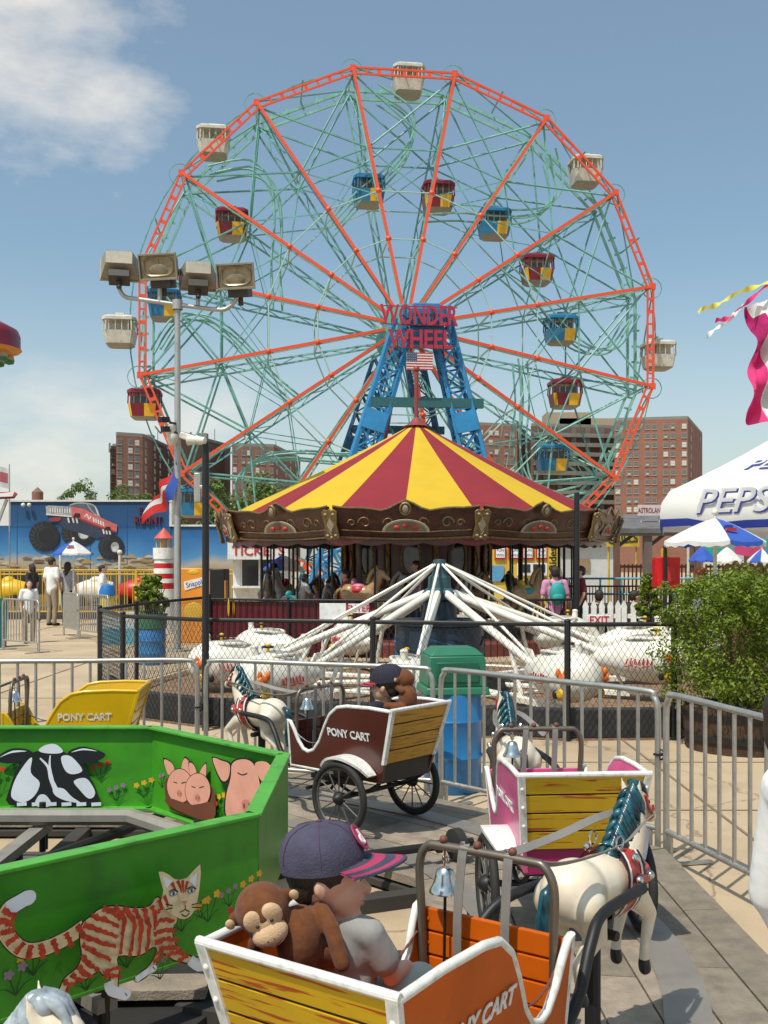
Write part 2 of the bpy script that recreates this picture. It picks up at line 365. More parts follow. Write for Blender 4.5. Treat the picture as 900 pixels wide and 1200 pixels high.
# green eight-sided animal fence that turns in the middle of the ride
green = mat('bright green paint', (.055, .29, .016), .38, var=.14, scale=3, dirt=.4, bump=.08, bscale=14)
frame_t = thing('turning_centre', 'octagonal green fence painted with farm animals around the ride centre', 'ride centre', (C0.x, C0.y, 0))
PA, PZ0, PZ1 = 1.41, .35, .80
gray = mat('greyish beam paint', (.24, .22, .19), .6, dirt=.4)
def panel_T(k, inner):
    """plane of panel k: u along the panel (left to right for its viewer), v up from its lower edge"""
    a, c = rel(octpt(PA, k-1, PZ0)), rel(octpt(PA, k, PZ0))
    if inner: a, c = c, a
    u = (c-a).normalized(); vv = V((0, 0, 1)); nn = u.cross(vv)
    T = Matrix((u, vv, nn)).transposed().to_4x4(); T.translation = a; return T
PANELS = {}
for k in range(8):
    a, c = rel(octpt(PA, k-1)), rel(octpt(PA, k)); nrm = ((a+c)/2).normalized()
    b = MB(); t = nrm*.008
    b.hexa([p+V((0, 0, PZ0)) for p in (a-t, c-t, c+t, a+t)]+[p+V((0, 0, PZ1)) for p in (a-t, c-t, c+t, a+t)])
    o = b.build('animal_panel', green, frame_t, smooth=0); PANELS[k] = o
    for z, th in ((PZ1, .014), (PZ0, .014)):
        b = MB()
        q0, q1 = (nrm*.02, nrm*-.045) if z == PZ1 else (nrm*.009, nrm*-.055)
        b.hexa([p+V((0, 0, z)) for p in (a+q1, c+q1, c+q0, a+q0)]+[p+V((0, 0, z+th)) for p in (a+q1, c+q1, c+q0, a+q0)])
        b.build('panel_flange', mat('chipped green edge', (.075, .34, .03), .4, var=.15, scale=6, dirt=.65), o, smooth=0, bevel=.003)
b = MB(); b.lathe([(0, .02), (.42, .02), (.42, .12), (.22, .16), (.2, .55), (.12, .58), (0, .58)], n=16); b.build('centre_post', dark, frame_t)
for k in range(8):
    a = R(45*k+27.5); d = V((math.cos(a), math.sin(a), 0)); b = MB()
    b.cyl(d*.2+V((0, 0, .30)), d*1.5+V((0, 0, .235)), .028, n=8); b.cyl(d*1.5+V((0, 0, .235)), d*2.66+V((0, 0, .213)), .024, n=10)
    for q in (2.0, 2.44): b.cyl(d*q+V((0, 0, .213)), d*(q+.02)+V((0, 0, .213)), .036, n=10)
    o = b.build('sweep_arm', dark, frame_t)
    b = MB(); c = d*2.56+V((0, 0, .213)); b.lathe([(.02, -.03), (.06, -.03), (.082, -.024), (.084, .024), (.06, .03), (.02, .03)], c, n=20, rot=frame(d)); b.build('roller_wheel', rubber, o)
    a = R(45*k); d = V((math.cos(a), math.sin(a), 0)); b = MB()
    b.beam(d*.2+V((0, 0, .27)), d*1.36+V((0, 0, .27)), .075, .05, up=(0, 0, 1)); b.build('radial_beam', gray, frame_t)
    b = MB(); b.cyl(d*1.30+V((0, 0, .14)), d*1.30+V((0, 0, .41)), .018, n=8); b.cyl(d*1.34+V((0, 0, .14)), d*1.355+V((0, 0, .37)), .016, n=8); b.build('panel_strut', dark, frame_t)
b = MB(); b.tube([rel(octpt(1.22, k, .35)) for k in range(8)], .045, closed=True); b.build('ring_pipe', gray, frame_t)
b = MB(); b.tube([rel(octpt(.85, k, .22)) for k in range(8)], .03, closed=True); b.build('inner_ring', dark, frame_t)
b = MB()
for s in (-.5, .1, .62): b.beam((-1.1, s, .10), (1.2, s+.1, .10), .16, .035)
b.build('inner_boards', wood, frame_t)
b = MB(); b.lathe([(1.45, .02), (1.45, .05), (0, .052)], n=8); b.build('shade_plate', mat('painted shade under panels', (.022, .02, .018), .7, var=.4), frame_t)  # added dark plate; its colour stands in for shade beneath the panels

# ---- the paintings (traced in pixels of enlarged crops, laid on each panel's own plane)
def uv(T, px, py):                                  # photo pixel -> coordinates on the panel plane
    o = T.translation + V((C0.x, C0.y, 0)); nn = T.to_3x3() @ V((0, 0, 1)); e = V((0, 0, H))
    d = V(((px-450)/F, 1, -(py-655)/F)); t = (o-e).dot(nn)/d.dot(nn); p = e+d*t-V((C0.x, C0.y, 0))
    q = T.inverted() @ p; return (q.x, q.y)
pblack = mat('black artwork paint', (.012, .012, .014), .5); pwhite = mat('white artwork paint', (.72, .75, .8), .5, var=.1)
pcream = mat('cream artwork paint', (.72, .58, .33), .5, var=.15, scale=30); pstripe = mat('orange red artwork paint', (.42, .04, .012), .5, var=.45, scale=40)
ppink = mat('pink artwork paint', (.75, .34, .24), .5, var=.1, scale=8); ppink2 = mat('darker pink artwork paint', (.58, .2, .15), .5); pbrown = mat('brown artwork paint', (.16, .05, .025), .5)
pyel = mat('yellow artwork paint', (.75, .4, .02), .5); pred = mat('red artwork paint', (.55, .04, .02), .5); ppur = mat('mauve artwork paint', (.28, .2, .25), .5); pleaf = mat('dark leaf artwork paint', (.01, .08, .01), .5)
pblue = mat('pale blue artwork paint', (.3, .42, .55), .5)
def flower(P, u, v, s, m, n=3):
    for i in range(n):
        dx = (i-(n-1)/2)*s*.7; h = s*(.6+.5*((i*7) % 3)/2)
        P.stroke([(u, v-s*.5), (u+dx*.7, v+h*.4), (u+dx, v+h)], s*.07, pleaf)
        for q in range(5):
            g = q*1.257; P.oval((u+dx+math.cos(g)*s*.14, v+h+math.sin(g)*s*.12), s*.16, s*.11, m, g, 8)
    P.stroke([(u, v-s*.5), (u+s*.5, v), (u+s*.9, v+s*.1)], (s*.12, s*.02), pleaf); P.stroke([(u, v-s*.5), (u-s*.5, v-.1*s), (u-s*.9, v)], (s*.12, s*.02), pleaf)
# cat on the near panel (outer face)
T = panel_T(7, False); P = Paint(T, .0095)
c = lambda x, y: uv(T, x/3, 975+y/3)
cl_ = lambda L: [c(*q) for q in L]
for x, y, s, m, n in ((110, 455, .055, pyel, 3), (45, 520, .06, ppur, 2), (430, 430, .05, pyel, 3), (285, 505, .05, pyel, 3), (540, 470, .045, ppur, 2), (612, 300, .05, ppur, 3), (700, 262, .055, pyel, 3), (770, 215, .04, ppur, 3), (845, 180, .05, pyel, 3), (800, 270, .055, pred, 3), (660, 250, .04, pyel, 2)):
    u_, v_ = c(x, y+12); flower(P, u_, v_, s, m, n)
tail = [(250, 310), (190, 350), (110, 385), (40, 390), (-10, 350), (-30, 300), (-15, 250), (25, 225), (55, 208)]
body = [(508, 205), (480, 235), (430, 243), (365, 235), (310, 243), (270, 272), (238, 305), (232, 365), (238, 410), (222, 450), (180, 485), (158, 530), (128, 585), (180, 580), (192, 520), (255, 495), (300, 468), (312, 480), (340, 488), (328, 545), (365, 562), (404, 540), (372, 520), (375, 462), (370, 416), (440, 416), (490, 386), (500, 395), (478, 440), (424, 488), (440, 504), (495, 462), (520, 405), (560, 430), (608, 442), (640, 466), (686, 452), (680, 420), (612, 408), (572, 370), (562, 320), (580, 285), (560, 250)]
P.stroke(cl_(tail), .052, pblack, 5); P.stroke(cl_(tail[:8]), .045, pcream, 5); P.stroke(cl_(tail[-3:]), .046, pwhite, 5); P.oval(c(56, 210), .025, .023, pwhite)
bp = cl_(body); P.smooth(bp, pblack, 3)
cx_ = sum(p[0] for p in bp)/len(bp); cy_ = sum(p[1] for p in bp)/len(bp)
def inset(L, d):
    o = []
    for i, p in enumerate(L):
        a, q = V(L[i-1]), V(L[(i+1) % len(L)]); t = (q-a).normalized(); o.append((p[0]-t.y*d, p[1]+t.x*d))
    return o
area = sum(bp[i-1][0]*bp[i][1]-bp[i][0]*bp[i-1][1] for i in range(len(bp)))
P.smooth(inset(bp, .0045 if area > 0 else -.0045), pcream, 3)
for L, w in (([(128, 582), (150, 560), (185, 572)], .03), ([(335, 500), (345, 530), (395, 545)], .034), ([(430, 494), (458, 474), (492, 455)], .022), ([(618, 425), (650, 448), (682, 440)], .034)): P.stroke(cl_(L), w, pwhite); P.oval(c(*L[-1]), w*.55, w*.5, pwhite); P.stroke(cl_([(L[-1][0]-4, L[-1][1]-6), (L[-1][0]+4, L[-1][1]+4)]), .003, pblack)
for L in ([(160, 540), (178, 548), (192, 520)], [(178, 492), (190, 505), (218, 508)], [(205, 470), (222, 490), (246, 494)], [(226, 445), (250, 470), (278, 480)], [(238, 408), (270, 440), (300, 462)], [(240, 370), (290, 400), (340, 425)], [(236, 335), (300, 360), (358, 380)], [(245, 300), (300, 320), (364, 345)], [(270, 270), (320, 285), (368, 310)], [(310, 246), (345, 258), (372, 285)],
          [(352, 238), (385, 280), (380, 340), (372, 405)], [(385, 240), (418, 290), (415, 350), (405, 412)], [(420, 244), (445, 300), (440, 360), (436, 412)], [(452, 243), (470, 300), (470, 350), (462, 398)], [(480, 236), (492, 270), (490, 320)], [(505, 215), (515, 240), (500, 262)],
          [(490, 300), (520, 285), (560, 290)], [(486, 335), (525, 320), (566, 325)], [(490, 365), (535, 350), (572, 358)], [(505, 388), (545, 380), (580, 384)], [(530, 412), (560, 398), (598, 402)], [(570, 432), (590, 415), (608, 412)], [(310, 470), (340, 455), (374, 450)], [(312, 480), (340, 475), (372, 478)], [(484, 430), (500, 420), (515, 412)], [(492, 402), (505, 398), (518, 398)]):
    P.stroke(cl_(L), (.018, .011), pstripe, 7, .5)
tl = catmull([V((*q, 0)) for q in tail[:8]], 5)
for i in range(2, len(tl)-4, 3):
    d = (tl[i+1]-tl[i]).normalized(); nn = V((-d.y, d.x, 0))*26; P.stroke(cl_([(tl[i]-nn)[:2], tl[i][:2], (tl[i]+nn)[:2]]), .018, pstripe, 5, .4)
head = [(513, 215), (520, 178), (503, 118), (535, 132), (556, 148), (600, 143), (643, 96), (640, 165), (634, 205), (625, 245), (603, 272), (578, 276), (545, 258), (525, 240)]
hp = cl_(head); P.smooth(hp, pblack, 2); P.smooth(inset(hp, .004 if area > 0 else -.004), pcream, 2)
P.poly(cl_([(512, 130), (548, 150), (528, 175)]), pwhite); P.poly(cl_([(634, 118), (606, 148), (630, 172)]), pwhite)
for L in ([(565, 148), (575, 170), (578, 190)], [(583, 146), (584, 168), (586, 190)], [(600, 150), (595, 170), (592, 188)], [(518, 200), (528, 222), (530, 240)], [(545, 155), (555, 175), (560, 186)]): P.stroke(cl_(L), (.013, .004), pstripe)
for ex, ey in ((550, 192), (612, 182)):
    e = c(ex, ey); P.oval(e, .016, .0085, pblack); P.oval(e, .0125, .0065, pwhite); P.oval(e, .0068, .0068, pblue); P.oval(e, .0035, .005, pblack); P.stroke(cl_([(ex-16, ey-6), (ex, ey-14), (ex+16, ey-6)]), (.005, .003), pblack)
P.poly(cl_([(576, 218), (598, 216), (588, 230)]), ppink2)
for L in ([(588, 230), (588, 246), (570, 256)], [(588, 246), (604, 254)], [(575, 262), (590, 270), (604, 258)], [(545, 232), (520, 228)], [(545, 240), (520, 246)], [(610, 230), (645, 222)], [(610, 238), (645, 240)]): P.stroke(cl_(L), .004, pblack)
P.build('painted_cat', PANELS[7])
# cow on the far panel (inner face)
T = panel_T(2, True); P = Paint(T, .0095); c = lambda x, y: uv(T, x/3, 760+y/3)
for x, y, s, m, n in ((355, 430, .06, pred, 3), (412, 505, .055, ppur, 3), (510, 490, .06, pyel, 3), (-10, 450, .06, pred, 3), (60, 420, .05, pleaf, 2)): flower(P, *c(x, y+10), s, m, n)
P.smooth(cl_([(42, 543), (46, 480), (72, 412), (112, 368), (150, 352), (190, 340), (240, 362), (298, 398), (332, 468), (347, 543), (200, 548)]), pblack, 3)
P.smooth(cl_([(0, 376), (50, 347), (108, 350), (126, 374), (70, 396), (14, 396)]), pblack); P.smooth(cl_([(246, 362), (290, 340), (340, 348), (379, 370), (332, 398), (282, 394)]), pblack)
P.smooth(cl_([(8, 378), (55, 354), (104, 356), (50, 362)]), pwhite); P.smooth(cl_([(258, 360), (300, 346), (350, 356), (300, 352)]), pwhite)
P.smooth(cl_([(145, 352), (170, 334), (205, 332), (230, 355), (210, 364), (165, 362)]), pwhite)
P.smooth(cl_([(50, 515), (62, 458), (96, 402), (122, 378), (118, 430), (149, 466), (130, 512), (90, 534)]), pwhite); P.smooth(cl_([(224, 376), (258, 374), (298, 422), (262, 436), (236, 420)]), pwhite)
P.smooth(cl_([(268, 460), (310, 450), (340, 490), (338, 514), (318, 520), (288, 490)]), pwhite); P.stroke(cl_([(150, 380), (178, 410), (188, 450), (205, 490)]), (.008, .03), pwhite); P.stroke(cl_([(186, 370), (184, 410), (196, 470)]), (.006, .02), pwhite)
P.smooth(cl_([(196, 488), (230, 485), (262, 515), (292, 536), (240, 528), (204, 510)]), pwhite); P.smooth(cl_([(134, 546), (146, 510), (172, 510), (190, 546)]), pwhite)
for x in range(70, 340, 52): P.stroke(cl_([(x, 541), (x+34, 539)]), .02, pwhite)
P.build('painted_cow', PANELS[2])
# pigs on the next far panel (inner face)
T = panel_T(1, True); P = Paint(T, .0095); c = lambda x, y: uv(T, x/3, 760+y/3)
for x, y, s, m, n in ((575, 460, .05, ppur, 2), (795, 470, .05, ppur, 2), (783, 545, .06, pyel, 3), (770, 560, .05, pred, 2)): flower(P, *c(x, y+8), s, m, n)
P.smooth(cl_([(598, 455), (606, 545), (650, 578), (710, 592), (770, 600), (772, 500), (735, 470), (660, 450)]), pbrown, 3)
for (hx, hy, rx, ry), ears in (((650, 480, 46, 62), ([(590, 382), (622, 398), (630, 440), (605, 435)], [(668, 376), (694, 408), (682, 448), (655, 430)])), ((716, 495, 46, 62), ([(682, 395), (700, 400), (712, 440), (690, 445)], [(745, 395), (747, 430), (742, 460), (722, 432)]))):
    for e in ears: P.smooth(cl_(e), pblack); P.smooth(cl_([(x+(hx-x)*.06, y+(hy-y)*.06) for x, y in e]), ppink)
    E_ = [(hx+rx*math.cos(q*.524), hy+ry*math.sin(q*.524)) for q in range(12)]; P.smooth(cl_(E_), pblack); P.smooth(cl_([(hx+(x-hx)*.96, hy+(y-hy)*.96) for x, y in E_]), ppink)
    P.stroke(cl_([(hx-22, hy-14), (hx-8, hy-10)]), .005, pblack); P.stroke(cl_([(hx+6, hy-10), (hx+22, hy-14)]), .005, pblack); P.oval(c(hx, hy+26), .024, .018, ppink2); P.oval(c(hx-5, hy+26), .004, .006, pbrown); P.oval(c(hx+5, hy+26), .004, .006, pbrown)
P.smooth(cl_([(606, 520), (640, 528), (700, 545), (772, 535), (772, 596), (700, 588), (610, 545)]), pbrown, 3)
P.smooth(cl_([(766, 380), (800, 385), (835, 402), (828, 458), (797, 462)]), pblack); P.smooth(cl_([(770, 384), (800, 390), (830, 405), (824, 453), (800, 457)]), ppink)
P.smooth(cl_([(836, 395), (880, 380), (920, 400), (940, 470), (945, 560), (920, 640), (860, 640), (815, 590), (812, 520), (830, 450)]), pblack); P.smooth(cl_([(840, 400), (880, 385), (916, 404), (936, 470), (940, 560), (916, 634), (862, 634), (820, 588), (817, 520), (834, 450)]), ppink)
P.smooth(cl_([(920, 400), (960, 395), (985, 430), (960, 470), (935, 450)]), ppink)
P.stroke(cl_([(858, 432), (875, 440), (893, 434)]), .006, pblack); P.oval(c(890, 548), .04, .032, ppink2); P.oval(c(882, 548), .007, .014, pbrown); P.oval(c(900, 548), .007, .014, pbrown)
P.build('painted_pigs', PANELS[1])
# ================================================================ HORSE, CARTS
HP = [('e', (0, 0, .575), (.19, .092, .098)), ('e', (-.13, 0, .585), (.115, .1, .105)), ('e', (.12, 0, .575), (.1, .088, .105)),
      ('c', (.13, 0, .60), (.205, 0, .72), .078, .055), ('c', (.205, 0, .72), (.235, 0, .81), .055, .044), ('c', (.235, 0, .81), (.335, 0, .745), .042, .026), ('e', (.262, 0, .80), (.045, .036, .042)), ('e', (.338, 0, .738), (.026, .024, .022)),
      ('c', (.222, .026, .835), (.212, .034, .885), .014, .005), ('c', (.222, -.026, .835), (.212, -.034, .885), .014, .005)]
for s in (-1, 1):
    fx = .03 if s > 0 else 0
    HP += [('c', (.14, .05*s, .53), (.235+fx, .058*s, .445), .05, .026), ('c', (.235+fx, .058*s, .445), (.205+fx*.5, .058*s, .345), .024, .017), ('c', (.205+fx*.5, .058*s, .345), (.20+fx*.5, .058*s, .30), .018, .018), ('c', (.20+fx*.5, .058*s, .29), (.205+fx*.5, .058*s, .268), .021, .023),
           ('c', (-.15, .055*s, .56), (-.10-fx, .062*s, .455), .07, .038), ('c', (-.10-fx, .062*s, .455), (-.20-fx, .062*s, .385), .032, .02), ('c', (-.20-fx, .062*s, .385), (-.185-fx*1.6, .062*s, .30), .018, .015), ('c', (-.185-fx*1.6, .062*s, .30), (-.172-fx*1.6, .062*s, .275), .019, .021)]
HORSE = blob(HP, .0085, 5, 'horse')
horsem = mat('cream horse paint', (.72, .62, .48), .3, var=.12, scale=5, dirt=.1, coat=.4)
manem = mat('teal mane paint', (.008, .055, .075), .3, var=.9, scale=60, stretch=(1, 1, .25), coat=.15, island=.75)
hredm = mat('harness red paint', (.42, .035, .02), .35, coat=.3); hoofm = mat('dark hoof paint', (.012, .02, .022), .3)
HORSE.materials.append(horsem); HORSE.materials.append(hoofm)
for p in HORSE.polygons:
    cz = p.center
    if (cz.x > .15 and cz.z < .30) or (cz.x < -.1 and cz.z < .298): p.material_index = 1
MB_ = MB(); rm = random.Random(11)                   # mane: a crest along the neck with wavy locks falling mostly to the right
for i in range(34):
    t = i/33; p = V((.232, 0, .872)).lerp(V((.075, 0, .668)), t); w = rm.uniform(-1, 1); sd2 = 1 if i % 5 == 4 else -1; ln = rm.uniform(.8, 1.15)
    q = [p+V((.004, 0, .002)), p+V((-.020, sd2*.010, -.004)), p+V((-.024, sd2*.026, -.028*ln)), p+V((-.012+.010*w, sd2*.037, -.058*ln)), p+V((-.004-.012*w, sd2*(.041+.006*w), -.085*ln)), p+V((.006+.012*w, sd2*.039, -.110*ln))]
    P_ = catmull(q, 4); n_ = len(P_); MB_.tube(P_, [.0125*min(1, .7+k/8)*(1-(k/(n_-1))**2.2*.85) for k in range(n_)], n=7)
for i in range(9): t = i/8; p = V((.235, 0, .868)).lerp(V((.085, 0, .675)), t); MB_.ell(p+V((-.006, -.008, -.012)), (.024, .022, .026), nu=10, nv=7)
for s in (-.7, .1, .8): MB_.tube(catmull([(.225, .012*s, .872), (.262, .022*s, .856), (.286, .028*s, .806)], 4), [.012]*5+[.009]*3+[.003], n=6)
_o = MB_.build('mane', manem, None, smooth=70); MANE = _o.data; bpy.data.objects.remove(_o)
def horse_extras(ho):
    place('mane', MANE, ho)
    b = MB(); b.tube(catmull([(-.235, 0, .63), (-.272, 0, .615), (-.29, 0, .54), (-.275, 0, .44), (-.285, 0, .38)], 5), [.014]*5+[.021]*5+[.025]*5+[.018]*5+[.005], n=9); b.build('tail', manem, ho, smooth=60)
    b = MB(); nn = 26                               # breast harness: a red girth band with black and white edging
    def band(x0, x1, off, m, tilt=.35):
        for i in range(nn):
            a0, a1 = 2*PI*i/nn, 2*PI*(i+1)/nn
            def pt(x, a): return V((x+tilt*math.sin(a)*.1, (.098+off)*math.cos(a), .578+(.112+off)*math.sin(a)))
            b.face([pt(x0, a0), pt(x1, a0), pt(x1, a1), pt(x0, a1)], m)
    band(.025, .125, .003, 0); band(.022, .034, .006, 1); band(.036, .046, .006, 2); band(.117, .127, .006, 1); band(.104, .114, .006, 2)
    for s in (-1, 1):
        b.tube(catmull([(.09, .1*s, .60), (.17, .085*s, .585), (.225, .04*s, .60), (.238, 0, .605)], 5), .017, 0, n=6)
        b.tube(catmull([(.235, .043*s, .835), (.255, .043*s, .79), (.29, .037*s, .765)], 3), .006, 0, n=5); b.tube(catmull([(.298, .036*s, .79), (.30, .034*s, .75), (.296, .0, .728)], 3), .005, 0, n=5)
        b.ell((.266, .037*s, .805), (.008, .005, .008), 1, nu=8, nv=6)
    b.build('harness', [hredm, black, white], ho)
    for s in (-1, 1):
        for x, y, z in ((.075, .112, .60), (.09, .09, .665), (.165, .1, .595), (.292, .038, .765)): b = MB(); b.ell((x, y*s, z), .0145 if z < .7 else .008, nu=10, nv=7); b.build('harness_stud', chrome, ho)
        b = MB(); b.tube([V((.06+.022*math.cos(g), .05*s, .71+.022*math.sin(g))) for g in [i*PI/5 for i in range(10)]], .0035, n=5, closed=True); b.build('harness_ring', chrome, ho)

def side_top(x):
    P = [(-.45, .75), (-.28, .756), (-.10, .75), (-.02, .735), (.045, .685), (.09, .61), (.14, .51), (.195, .45), (.25, .432), (.30, .445), (.345, .495), (.38, .56), (.41, .605), (.43, .615)]
    for i in range(len(P)-1):
        if P[i][0] <= x <= P[i+1][0]:
            t = (x-P[i][0])/(P[i+1][0]-P[i][0]); return P[i][1]+(P[i+1][1]-P[i][1])*t
    return P[-1][1]
XS = [-.45, -.40, -.34, -.28, -.22, -.16, -.10, -.06, -.02, .015, .045, .07, .09, .115, .14, .165, .195, .22, .25, .275, .30, .325, .345, .365, .38, .395, .41, .43]
def side_y(x, z): return .222+(.052-.012*max(0, (x+.1))/.53)*max(0, z-.33)/.42
def side_pt(x, t, s, off=0):
    zt = side_top(x); z = .33+(zt-.33)*t; xb = -.335+(x+.45)*(.765/.88); xx = xb+(x-xb)*min(1, (z-.33)/.42)
    return V((xx, s*(side_y(x, z)+off), z))
cartdark = mat('dark cart underside', (.03, .024, .02), .6)
silverp = mat('dull silver wheel paint', (.13, .12, .11), .5, .5)
def make_cart(label, ang, body, inner, planks, frontm, trim, group, rad=2.66, horse=True, turn=0, under=None, hy=0):
    a = R(ang); c = thing('pony_cart', label, 'pony cart', (C0.x+rad*math.cos(a), C0.y+rad*math.sin(a), DZ+.007), a+PI/2+R(turn), group)
    for s in (1, -1):
        b = MB(); K = 5; n = len(XS); vs = []
        for off in (0, -.016):
            for x in XS:
                for k in range(K): vs.append(side_pt(x, k/(K-1), s, off))
        fs = []; o2 = n*K
        for i in range(n-1):
            for k in range(K-1):
                q = (i*K+k, (i+1)*K+k, (i+1)*K+k+1, i*K+k+1); fs.append(q); fs.append(tuple(o2+j for j in reversed(q)))
            fs.append((i*K, o2+i*K, o2+(i+1)*K, (i+1)*K))
        for k in range(K-1):
            for i in (0, n-1): fs.append((i*K+k, i*K+k+1, o2+i*K+k+1, o2+i*K+k))
        b.add(vs, fs[0::1], 0); o = b.build('side_panel', [body], c, smooth=50)
        b = MB(); path = [side_pt(x, 1, s, -.008) for x in XS]; path += [side_pt(.43, t, s, -.008) for t in (.75, .5, .25, 0)]; path += [side_pt(x, 0, s, -.008) for x in (.3, .15, 0)]
        b.tube(path, .0122, 0, n=8); b.build('trim', trim, o, smooth=60)
        # lettering lies along the flare of the panel, upper edge outward
        tl = .085-.07*.0; ux = V((1, 0, 0))*(-s); uy = V((0, s*.2, .98)).normalized(); T = Matrix((ux, uy, ux.cross(uy))).transposed().to_4x4(); T.translation = V((-.10, s*(side_y(-.1, .58)+.003), .58))
        b = MB(); b.text('PONY CART', T, .068, 0, .022, .0015, .92); b.build('lettering', white, o, smooth=0)
    # rear: four grained planks between riveted posts, over a seat box
    def rp(y, z, dx=0): return V((-.355-.095*(z-.43)/.32+dx, y*(.226+.034*(z-.43)/.32), z))
    b = MB(); hs = [.43, .512, .592, .672, .752]
    for i in range(4): b.hexa([rp(-1, hs[i]+.004, -.004), rp(1, hs[i]+.004, -.004), rp(1, hs[i]+.004, .014), rp(-1, hs[i]+.004, .014), rp(-1, hs[i+1]-.003, -.004), rp(1, hs[i+1]-.003, -.004), rp(1, hs[i+1]-.003, .014), rp(-1, hs[i+1]-.003, .014)], 0)
    for i in range(4): b.hexa([rp(-.97, hs[i], .002), rp(.97, hs[i], .002), rp(.97, hs[i], .012), rp(-.97, hs[i], .012), rp(-.97, hs[i+1], .002), rp(.97, hs[i+1], .002), rp(.97, hs[i+1], .012), rp(-.97, hs[i+1], .012)], 1)
    b.hexa([rp(-.97, .43, .0145), rp(.97, .43, .0145), rp(.97, .43, .022), rp(-.97, .43, .022), rp(-.97, .75, .0145), rp(.97, .75, .0145), rp(.97, .75, .022), rp(-.97, .75, .022)], 2)
    o = b.build('rear_panel', [planks, cartdark, inner], c, smooth=0, bevel=.002)
    b = MB(); b.tube([rp(-1.06, .757), rp(1.06, .757)], .0122, n=8)
    for s in (-1, 1):
        b.hexa([rp(s*.94, .43, -.012), rp(s*1.06, .43, -.012), rp(s*1.06, .43, .01), rp(s*.94, .43, .01), rp(s*.94, .757, -.012), rp(s*1.06, .757, -.012), rp(s*1.06, .757, .01), rp(s*.94, .757, .01)])
        for z in (.46, .54, .62, .70): b.ell(rp(s, z, -.013), (.006, .008, .008), nu=8, nv=5)
    b.build('corner_posts', trim, o, bevel=.002)
    b = MB(); b.hexa([(-.335, -.219, .325), (-.335, .219, .325), (-.29, .219, .325), (-.29, -.219, .325), (-.345, -.224, .428), (-.345, .224, .428), (-.29, .224, .428), (-.29, -.224, .428)]); b.build('seat_box', under or body, c)
    b = MB(); b.box((-.2, 0, .485), (.24, .45, .022)); b.box((-.085, 0, .41), (.02, .43, .14)); b.build('seat', inner, c, bevel=.004)
    b = MB(); b.box((.05, 0, .325), (.76, .44, .02)); b.build('floor', cartdark, c)
    b = MB()
    for i in range(4): z0 = .335+i*.069; b.box((.418, 0, z0+.033), (.018, .435+.011*i, .062))
    b.box((.424, 0, .47), (.006, .43, .26), 1)
    o = b.build('front_panel', [frontm, body], c, smooth=0, bevel=.004)
    b = MB()
    for y in (-.2, .2):
        for i in range(4): b.ell((.408, y, .368+i*.069), (.004, .007, .007), nu=8, nv=5)
    b.build('bolts', frontm, o)
    for s in (1, -1):
        b = MB(); n = 14; vs = []
        for i in range(n+1):
            g = R(42+100*i/n); r = .245
            yo = .30+.06*math.sin(PI*i/n); 
            for y, rr in ((.235, r), (yo, r), (yo, r+.016), (.235, r+.016)): vs.append(V((-.10+rr*math.cos(g), s*y, .215+rr*math.sin(g)*.95)))
        fs = [(i*4+k, i*4+(k+1) % 4, i*4+4+(k+1) % 4, i*4+4+k) for i in range(n) for k in range(4)]+[(0, 1, 2, 3), (n*4, n*4+1, n*4+2, n*4+3)]
        b.add(vs, fs); b.build('fender', trim, c)
        b = MB(); rot = frame((0, s, 0)); cc = V((-.10, s*.335, .217))
        b.tube([cc+V((.199*math.cos(2*PI*i/32), 0, .199*math.sin(2*PI*i/32))) for i in range(32)], .0195, n=10, closed=True); o = b.build('wheel', rubber, c, smooth=60)
        b = MB(); b.tube([cc+V((.177*math.cos(2*PI*i/32), 0, .177*math.sin(2*PI*i/32))) for i in range(32)], .008, n=6, closed=True)
        for i in range(12):
            g = 2*PI*i/12; b.cyl(cc+V((.02*math.cos(g), 0, .02*math.sin(g))), cc+V((.178*math.cos(g), 0, .178*math.sin(g))), .0045, n=6)
        b.build('rim', silverp, o); b = MB(); b.lathe([(0, -.035), (.028, -.035), (.04, -.008), (.04, .008), (.025, .03), (.012, .042), (0, .044)], cc, n=16, rot=rot); b.build('hub', dark, o)
    b = MB(); b.cyl((-.10, -.335, .217), (-.10, .335, .217), .014); b.build('axle', dark, c)
    b = MB()
    for s in (1, -1):
        b.tube(catmull([(-.30, s*.2, .31), (-.2, s*.2, .25), (-.10, s*.2, .225), (0, s*.2, .25), (.12, s*.2, .31)], 4), .011, n=6)
        b.cyl((.1, s*.1, .3), (.16, s*.14, .2), .01); b.cyl((.3, s*.12, .31), (.3, s*.12, .17), .012)
    b.beam((.05, .0, .23), (.45, .0, .23), .05, .03); b.cyl((.33, -.18, .19), (.33, .18, .19), .012); b.build('springs', dark, c)
    for s in (1, -1):
        b = MB(); b.tube(catmull([(.42, s*.19, .335), (.47, s*.2, .33), (.55, s*.195+hy*.2, .40), (.64, s*.175+hy*.4, .52), (.74, s*.15+hy*.65, .575), (1.0, s*.125+hy*1.2, .585)], 5), .0175, n=8); b.ell((1.0, s*.125+hy*1.2, .585), .018, nu=8, nv=6)
        b.build('shaft', dark, c, smooth=60)
    # bell bar over the front
    b = MB(); b.tube(catmull([(.395, -.205, .42), (.39, -.21, .62), (.385, -.212, .74), (.383, -.185, .795), (.383, -.13, .803), (.383, .13, .803), (.383, .185, .795), (.385, .212, .74), (.39, .21, .62), (.395, .205, .42)], 5), .0125, n=8); bar = b.build('bell_bar', mat('worn pipe', (.2, .165, .13), .42, .7, dirt=.4), c, smooth=60)
    b = MB()
    for y in (-.09, .02, .13): b = MB(); b.ell((.383, y, .822), .0125, nu=10, nv=7); b.build('knob', rust, bar)
